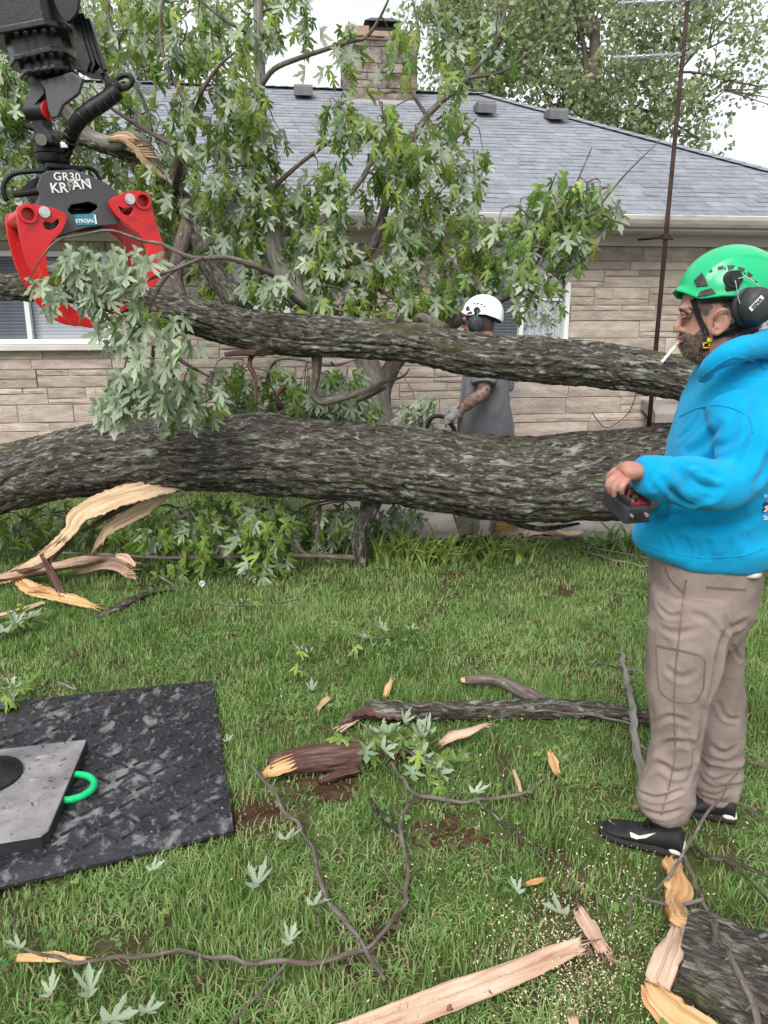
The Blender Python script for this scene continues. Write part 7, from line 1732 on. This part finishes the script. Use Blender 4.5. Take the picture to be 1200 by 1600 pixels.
# long log with the forked stub
pl = [(572, 1108), (600, 1112), (650, 1112), (760, 1110), (850, 1107), (930, 1110), (1000, 1120), (1070, 1128)]
pts = gpath(pl, .045); base = Vector(pts[3]); base.z = 0; lg = empty('fallen_log', base); tag(lg, 'long thin grey log with a forked stub, lying left of the man\'s knees', 'log')
bark_log('log_bark', pts, [.034, .042, .043, .042, .044, .04, .036, .034], lg, base, step=.012, sides=60, amp=.007, fv=60, fu=8, seed=70)
q = MB(); q.tube(gpath([(850, 1098), (815, 1080), (790, 1068), (765, 1062), (727, 1063)], [.05, .06, .07, .07, .06]), [.034, .03, .027, .025, .022], 12, step=.015, wob=.15); st_ = part('forked_stub', q, M['bark_thin'], lg, base)
q = MB(); ribbon(q, gpath([(738, 1062), (728, 1063), (720, 1064)], .06), [.02, .02, .008], .01, seed=71); part('broken_end', q, M['wood_orange'], lg, base)
q = MB(); ribbon(q, gpath([(640, 1122), (600, 1120), (570, 1116), (548, 1124), (528, 1138)], [.04, .05, .05, .03, .02]), [.02, .035, .04, .03, .01], .02, seed=72, jag=.6); part('torn_bark', q, M['bark_red'], lg, base)
for k in range(3):
    q = MB(); ribbon(q, gpath([(545 + k * 12, 1128 - k * 5), (520 + k * 6, 1140 + k * 2)], .03), [.01, .003], .004, seed=80 + k); part('splinter', q, M['wood_pink'], lg, base)
# short reddish log
pl = [(420, 1197), (450, 1192), (500, 1185), (562, 1178)]; pts = gpath(pl, .05); base = Vector(pts[1]); base.z = 0; lg2 = empty('fallen_log', base); tag(lg2, 'short dark reddish log with a broken orange end beside the leaf sprig', 'log')
bark_log('log_bark', pts, [.036, .05, .055, .052], lg2, base, step=.01, sides=60, amp=.007, fv=60, fu=7, seed=90, mats=M['bark_red'])
q = MB(); ribbon(q, gpath([(460, 1190), (435, 1200), (412, 1212)], [.07, .06, .02]), [.03, .03, .012], .014, (0, -.7, .7), seed=91); part('broken_end', q, M['wood_orange'], lg2, base)
q = MB(); ribbon(q, gpath([(500, 1222), (530, 1212), (560, 1204)], .02), [.014, .025, .02], .012, seed=92); part('torn_bark', q, M['bark_red'], lg2, base)
stick('branch', 'straight grey branch standing up across the log beside the man\'s knee', 'branch', [(970, 1020), (984, 1085), (991, 1140), (1002, 1222)], [.016, .021, .022, .02], [.03, .1, .09, .03], 'bark_grey', group=SG)
stick('stick', 'long straight stick running from the short log to the bottom of the lawn', 'stick', [(392, 1193), (440, 1255), (488, 1328), (507, 1390), (560, 1470), (602, 1532)], [.007, .009, .01, .011, .009, .006], [.05, .04, .045, .05, .045, .04], 'bark_thin', [([(503, 1380), (500, 1410), (498, 1448)], [.006, .005, .003], .04)], SG)
stick('stick', 'long winding reddish stick along the bottom left of the lawn', 'stick', [(18, 1440), (28, 1475), (62, 1494), (150, 1500), (280, 1487), (360, 1498), (450, 1504), (540, 1492), (592, 1463), (630, 1415), (634, 1340), (626, 1290), (638, 1245)], [.003, .005, .006, .008, .008, .0085, .0085, .009, .009, .01, .01, .009, .006], .045, 'bark_thin', [([(450, 1502), (425, 1530), (355, 1605)], [.006, .006, .004], .045), ([(634, 1400), (612, 1380), (600, 1355)], [.004, .003, .002], .05)], SG)
stick('stick', 'short blackened stick beside the bare soil patch', 'stick', [(578, 1248), (600, 1275), (628, 1306)], [.012, .016, .013], .025, 'bark', group=SG)
stick('stick', 'curved stick below the leaf sprig', 'stick', [(612, 1190), (632, 1220), (655, 1238), (705, 1250), (770, 1248), (825, 1240), (852, 1214)], [.008, .01, .01, .01, .009, .008, .005], [.06, .05, .04, .035, .035, .04, .05], 'bark_thin', group=SG)
stick('stick', 'thin dark twig right of the bare soil patch', 'stick', [(753, 1264), (800, 1300), (858, 1342)], [.007, .006, .004], .03, 'bark', [([(755, 1264), (780, 1268), (820, 1266)], [.005, .004, .003], .03)], SG)
stick('stick', 'thin twig lying along the top of the long log', 'stick', [(560, 1092), (640, 1100), (730, 1106), (830, 1108), (930, 1118), (990, 1133)], [.003, .005, .005, .006, .006, .008], [.08, .095, .1, .1, .095, .08], 'bark_thin', group=SG)
stick('stick', 'thin bent twig near the edge of the trouser leg at knee height', 'stick', [(925, 1040), (945, 1038), (975, 1048)], .004, .04, 'bark', group=SG)
# branches at the right, before the shoes
stick('branch', 'thin branch slanting up across the black shoe', 'branch', [(1152, 1208), (1098, 1282), (1048, 1362), (1018, 1405)], [.004, .006, .007, .005], [.28, .2, .1, .03], 'bark_thin', [([(1120, 1250), (1160, 1258), (1205, 1290)], [.004, .004, .003], [.2, .2, .15])], SG)
stick('branch', 'dark branch lying over the sawn log in the corner', 'branch', [(1068, 1335), (1088, 1385), (1108, 1428), (1140, 1500), (1172, 1565), (1195, 1640)], [.009, .01, .012, .011, .01, .009], [.04, .07, .12, .3, .31, .3], 'bark_thin', [([(1098, 1405), (1060, 1415), (1020, 1408), (990, 1400), (984, 1445)], [.008, .008, .007, .006, .004], [.1, .08, .07, .06, .04]), ([(1108, 1425), (1150, 1450), (1210, 1492)], [.008, .007, .005], [.12, .14, .2])], SG)
stick('branch', 'branch reaching from behind the shoe to the right edge', 'branch', [(1085, 1322), (1130, 1345), (1210, 1372)], [.01, .01, .008], [.05, .06, .08], 'bark', [([(1130, 1345), (1170, 1375), (1210, 1420)], [.006, .005, .004], [.06, .06, .06])], SG)
stick('stick', 'short twig right of the far trouser leg', 'stick', [(1150, 1182), (1175, 1190), (1205, 1200)], .008, .04, 'bark_thin', group=SG)
stick('stick', 'thin stick on the grass left of the hoodie hem', 'stick', [(905, 858), (950, 872), (1030, 888)], [.008, .01, .01], .03, 'bark_grey', [([(905, 852), (960, 862), (1015, 872)], [.006, .006, .004], .05)], SG)
stick('stick', 'thin twig drooping over the grass under the trunk', 'stick', [(250, 905), (300, 930), (345, 946), (420, 945), (480, 930)], [.005, .004, .004, .004, .003], [.1, .06, .05, .05, .1], 'bark', group=SG)
stick('stick', 'small twig between mat and torn wood', 'stick', [(90, 1066), (120, 1078)], .007, .04, 'bark_grey', group=SG)
# bark strip by the torn wood
base = Vector(G(200, 945)); bs_ = empty('bark_strip', base); tag(bs_, 'dark strip of bark on the grass right of the torn wood', 'bark'); q = MB(); ribbon(q, gpath([(145, 966), (185, 950), (225, 930), (270, 922)], .03), [.012, .03, .03, .014], .012, seed=101); part('bark_slab', q, M['bark'], bs_, base)
base = Vector(G(45, 950)); bs_ = empty('wood_splinter', base); tag(bs_, 'pale split plank lying at the left edge below the torn wood', 'wood'); q = MB(); ribbon(q, gpath([(-10, 965), (30, 955), (70, 942)], .035), [.02, .026, .012], .01, seed=102); part('split_wood', q, M['wood'], bs_, base)
def chip(label, pl, w, z, m, th=.008, name='wood_chip', up=(0, -.3, 1), jag=.35):
    pts = gpath(pl, z); base = Vector(pts[0]); base.z = 0; o = empty(name, base); tag(o, label, 'wood chip', 'chips of split wood on the lawn'); q = MB(); ribbon(q, pts, w, th, up, step=.012, seed=rng.uniform(0, 90), jag=jag, n=11); fray(q, pts[-1], pts[-1] - pts[-2], 12, max(w) * 1.6, max(w) * .3, max(w) * .16); fray(q, pts[0], pts[0] - pts[1], 12, max(w) * 1.6, max(w) * .3, max(w) * .16); part('split_wood', q, M[m], o, base)
chip('long pink split plank at the bottom edge of the lawn', [(520, 1625), (600, 1597), (700, 1562), (790, 1527), (860, 1497), (908, 1478)], [.03, .034, .035, .033, .03, .02], [.04] * 6, 'wood_pink', .014, jag=.07)
chip('reddish split chip by the pale leaf at the lower right', [(905, 1425), (922, 1452), (945, 1490)], [.02, .028, .018], .03, 'wood_pink', .014); 
chip('orange strip of wood under the winding stick', [(28, 1497), (80, 1496), (135, 1500)], [.012, .016, .006], .035, 'wood_orange')
chip('pale sliver below the leaf sprig, right side', [(802, 1203), (808, 1220), (814, 1238)], [.006, .008, .006], .045, 'shoe_white' if False else 'wood', .003)
chip('orange chip in the grass left of the branch', [(858, 1176), (864, 1190), (870, 1208)], [.012, .02, .014], .04, 'wood_orange')
chip('pale chip left of the long log', [(498, 1108), (506, 1098), (516, 1092)], [.01, .016, .01], .035, 'wood'); chip('orange chip standing above the long log', [(602, 1088), (606, 1074), (612, 1062)], [.014, .016, .008], [.03, .06, .09], 'wood_orange')
chip('twisted pink splinter right of the leaf sprig', [(688, 1164), (705, 1152), (728, 1146), (762, 1133)], [.012, .022, .018, .003], [.04, .06, .07, .08], 'wood_pink', .01)
chip('small orange chip in front of the sawdust', [(822, 1382), (836, 1378), (852, 1374)], [.006, .01, .006], .035, 'wood_orange'); chip('tiny pale chip beside the trouser leg', [(996, 1232), (1000, 1245)], [.008, .01], .04, 'wood_pink')
chip('white chip at the bottom edge near the sawn log', [(893, 1590), (898, 1604)], [.012, .012], .04, 'wood'); chip('pale chips on the walkway left of the hoodie', [(870, 830), (890, 834), (912, 832)], [.02, .03, .02], .06, 'wood')
chip('pinkish broken slab on the walkway behind the plants', [(815, 836), (840, 832), (866, 836)], [.03, .05, .03], .08, 'wood_pink', .015)
# sawn log in the lower right corner: bark on top, sawn and split end
a = G(1066, 1502, .03); b = a + Vector((.75, -.46, .0)); base = Vector(a); base.z = 0
lg3 = empty('sawn_log', base); tag(lg3, 'sawn bark-covered log section with pink and orange cut end in the corner', 'log')
bark_log('log_bark', [a, a.lerp(b, .3), a.lerp(b, .65), b], [.135, .142, .145, .145], lg3, base, step=.006, sides=150, amp=.022, fv=24, fu=8, seed=130)
q = MB(); ribbon(q, gpath([(1070, 1430), (1062, 1462), (1046, 1500), (1028, 1540)], [.07, .11, .12, .09]), [.02, .032, .036, .03], .02, (-.7, -.2, .7), seed=139, jag=.35, step=.01); part('sawn_end', q, M['wood_pink'], lg3, base)
q = MB(); ribbon(q, gpath([(1012, 1535), (1030, 1562), (1062, 1590), (1105, 1618), (1160, 1650)], [.06, .055, .05, .05, .05]), [.02, .036, .04, .04, .03], .022, (-.3, -.75, .6), seed=140, jag=.3, step=.012); part('split_face', q, M['wood_orange'], lg3, base)
q = MB(); q.add([tuple(a + Vector((.004, .002, 0)) + (Vector((.46, .75, 0)).normalized() * math.cos(t) + Vector((0, 0, 1)) * math.sin(t)) * .128) for t in np.linspace(0, 2 * math.pi, 40, endpoint=False)], [tuple(range(40))]); part('end_grain', q, M['wood_orange'], lg3, base)
q = MB(); ribbon(q, gpath([(1055, 1352), (1056, 1385), (1048, 1412), (1062, 1438), (1090, 1450)], [.03, .06, .08, .12, .14]), [.03, .036, .03, .026, .006], .02, (0, -.6, 1), seed=141, jag=.7); fray(q, G(1068, 1440, .12), (.8, -.6, -.1), 7, .06, .01, .004); base = Vector(G(1055, 1400)); og = empty('wood_chunk', base); tag(og, 'orange torn wood chunk between the black shoe and the sawn log', 'wood'); part('split_wood', q, M['wood_orange'], og, base)

# leaf sprigs and single leaves
def sprig(label, stems, bunches, n, size=(.07, .11)):
    base = Vector(G(*stems[0][0][0])); base.z = 0; root = empty('leaf_sprig', base); tag(root, label, 'leaf sprig', 'broken leafy sprigs on the lawn'); f = Foliage()
    for pl, zz in stems: q = MB(); q.tube(gpath(pl, zz), list(np.linspace(.005, .002, len(pl))), 6, step=.02); part('stem', q, M['leaf_young'] if False else M['bark_thin'], root, base)
    for (x, y, z, k) in bunches:
        c = np.array(G(x, y, z))
        for _ in range(k):
            a = rng.uniform(0, 6.28); d = np.array([math.cos(a), math.sin(a), rng.uniform(-.5, .3)]); f.leaf(c + d * .02 + rng.normal(0, .03, 3) * np.array([1, 1, .35]) + np.array([0, 0, .012]), d, np.array([rng.normal(0, .4), rng.normal(-.2, .4), 1.0 if rng.random() < .5 else -1.0]), rng.uniform(*size), rng.random() < .25)
    for l in f.L: l[0][2] = max(l[0][2], .045)
    f.build(root, base, 300)
sprig('green and pale maple leaf sprig lying on the short reddish log', [([(700, 1205), (660, 1185), (620, 1165), (590, 1150), (570, 1140)], [.05, .08, .12, .13, .12]), ([(620, 1165), (640, 1150), (665, 1155)], [.12, .13, .11])], [(575, 1165, .09, 7), (600, 1150, .12, 7), (640, 1150, .11, 6), (660, 1165, .1, 8), (670, 1190, .07, 7), (655, 1205, .05, 4), (690, 1195, .05, 3)], 0)
sprig('small leafy sprig at the left edge under the torn wood', [([(60, 965), (35, 975), (0, 985)], .07)], [(10, 965, .08, 5), (35, 975, .08, 6), (50, 960, .09, 5), (0, 990, .06, 4)], 0, (.08, .12))
sprig('small leafy sprig on the grass above the mat corner', [([(40, 1085), (15, 1085), (0, 1090)], .05)], [(15, 1085, .06, 5), (35, 1082, .06, 4)], 0)
sprig('pale leaf sprig in the grass left of centre', [([(480, 1010), (465, 1030), (470, 1045)], .06)], [(465, 1025, .07, 4), (470, 1040, .06, 3), (500, 1000, .07, 3)], 0, (.05, .08)); sprig('pale leaf sprig in the middle of the lawn', [([(570, 1000), (600, 995), (625, 990)], .06)], [(580, 1000, .07, 3), (605, 994, .07, 4), (625, 988, .06, 2)], 0, (.05, .08))
sprig('wilted leaf sprig on the walkway left of the blue hoodie', [([(905, 850), (930, 848), (960, 846)], .1)], [(915, 848, .1, 6), (945, 850, .1, 6)], 0, (.06, .09)); sprig('pale leaf sprig in the grass under the trunk', [([(375, 942), (390, 940)], .07)], [(380, 940, .08, 4)], 0, (.06, .08))
LV = [(395, 1390, .1, 'pale deeply lobed leaf in the grass below the mat corner', 1.2), (482, 1418, .075, 'pale leaf beside the long straight stick', .3), (886, 1432, .085, 'pale leaf leaning on the reddish split chip', 2.6), (75, 1560, .07, 'narrow pale leaf at the lower left edge', 1.6), (140, 1560, .1, 'folded pale leaf at the bottom left', 1.9), (160, 1596, .1, 'curled pale leaf cut by the bottom edge', .2), (220, 1584, .065, 'small pale leaf right of the folded leaf at the bottom', .4), (448, 1478, .075, 'pale leaf above the winding stick', 1.3), (36, 1482, .065, 'pale leaf at the left end of the winding stick', 2.9),
      (735, 1238, .08, 'pale leaf on the curved stick', .1), (487, 1080, .075, 'pale leaf above the long log, left side', 1.7), (437, 1313, .085, 'pale leaf crossed by the long straight stick', .1), (232, 1362, .06, 'pale leaf at the front edge of the mat', .7), (812, 1398, .07, 'pale leaf standing near the sawdust', 1.9), (352, 1160, .05, 'small pale leaf by the right edge of the mat', 1.0), (395, 1375, .06, 'green leaf just above the lobed leaf below the mat', 2.2)]
for px, py, sz, lab, an in LV:
    o = bpy.data.objects.new('maple_leaf', leaf_me[(1, 3, 2, 3)[int(px) % 4] * 2]); link(o); Bm = basis(np.array([math.cos(an), math.sin(an), -.05]), np.array([rng.normal(0, .2), rng.normal(-.05, .2), -1.0]))
    m4 = Matrix((Bm * sz * .85).tolist()).to_4x4(); m4.translation = G(px, py, .055); o.matrix_local = m4; tag(o, lab, 'leaf', 'single leaves on the lawn')
# dandelion clock
base = Vector(G(318, 945)); dn = empty('dandelion', base); tag(dn, 'white dandelion seed head on a thin stem before the leafy branch', 'flower'); zt_ = P(318, 912, base.y).z
q = MB(); q.tube([(0, 0, 0), (.004, 0, zt_ * .5), (0, 0, zt_)], .0022, 6, step=.03); q.build('stem', M['strap'], dn, smooth=True); q = MB(); 
for k in range(150):
    d = rng.normal(0, 1, 3); d /= np.linalg.norm(d); t = np.cross(d, rng.normal(0, 1, 3)); t /= np.linalg.norm(t); c = np.array([0, 0, zt_]); q.add([c, c + d * .017 + t * .0035, c + d * .017 - t * .0035, c + d * .02], [(0, 1, 3), (0, 3, 2)])
tag(q.build('seed_head', M['white_print'], dn, recalc=False), kind='stuff')
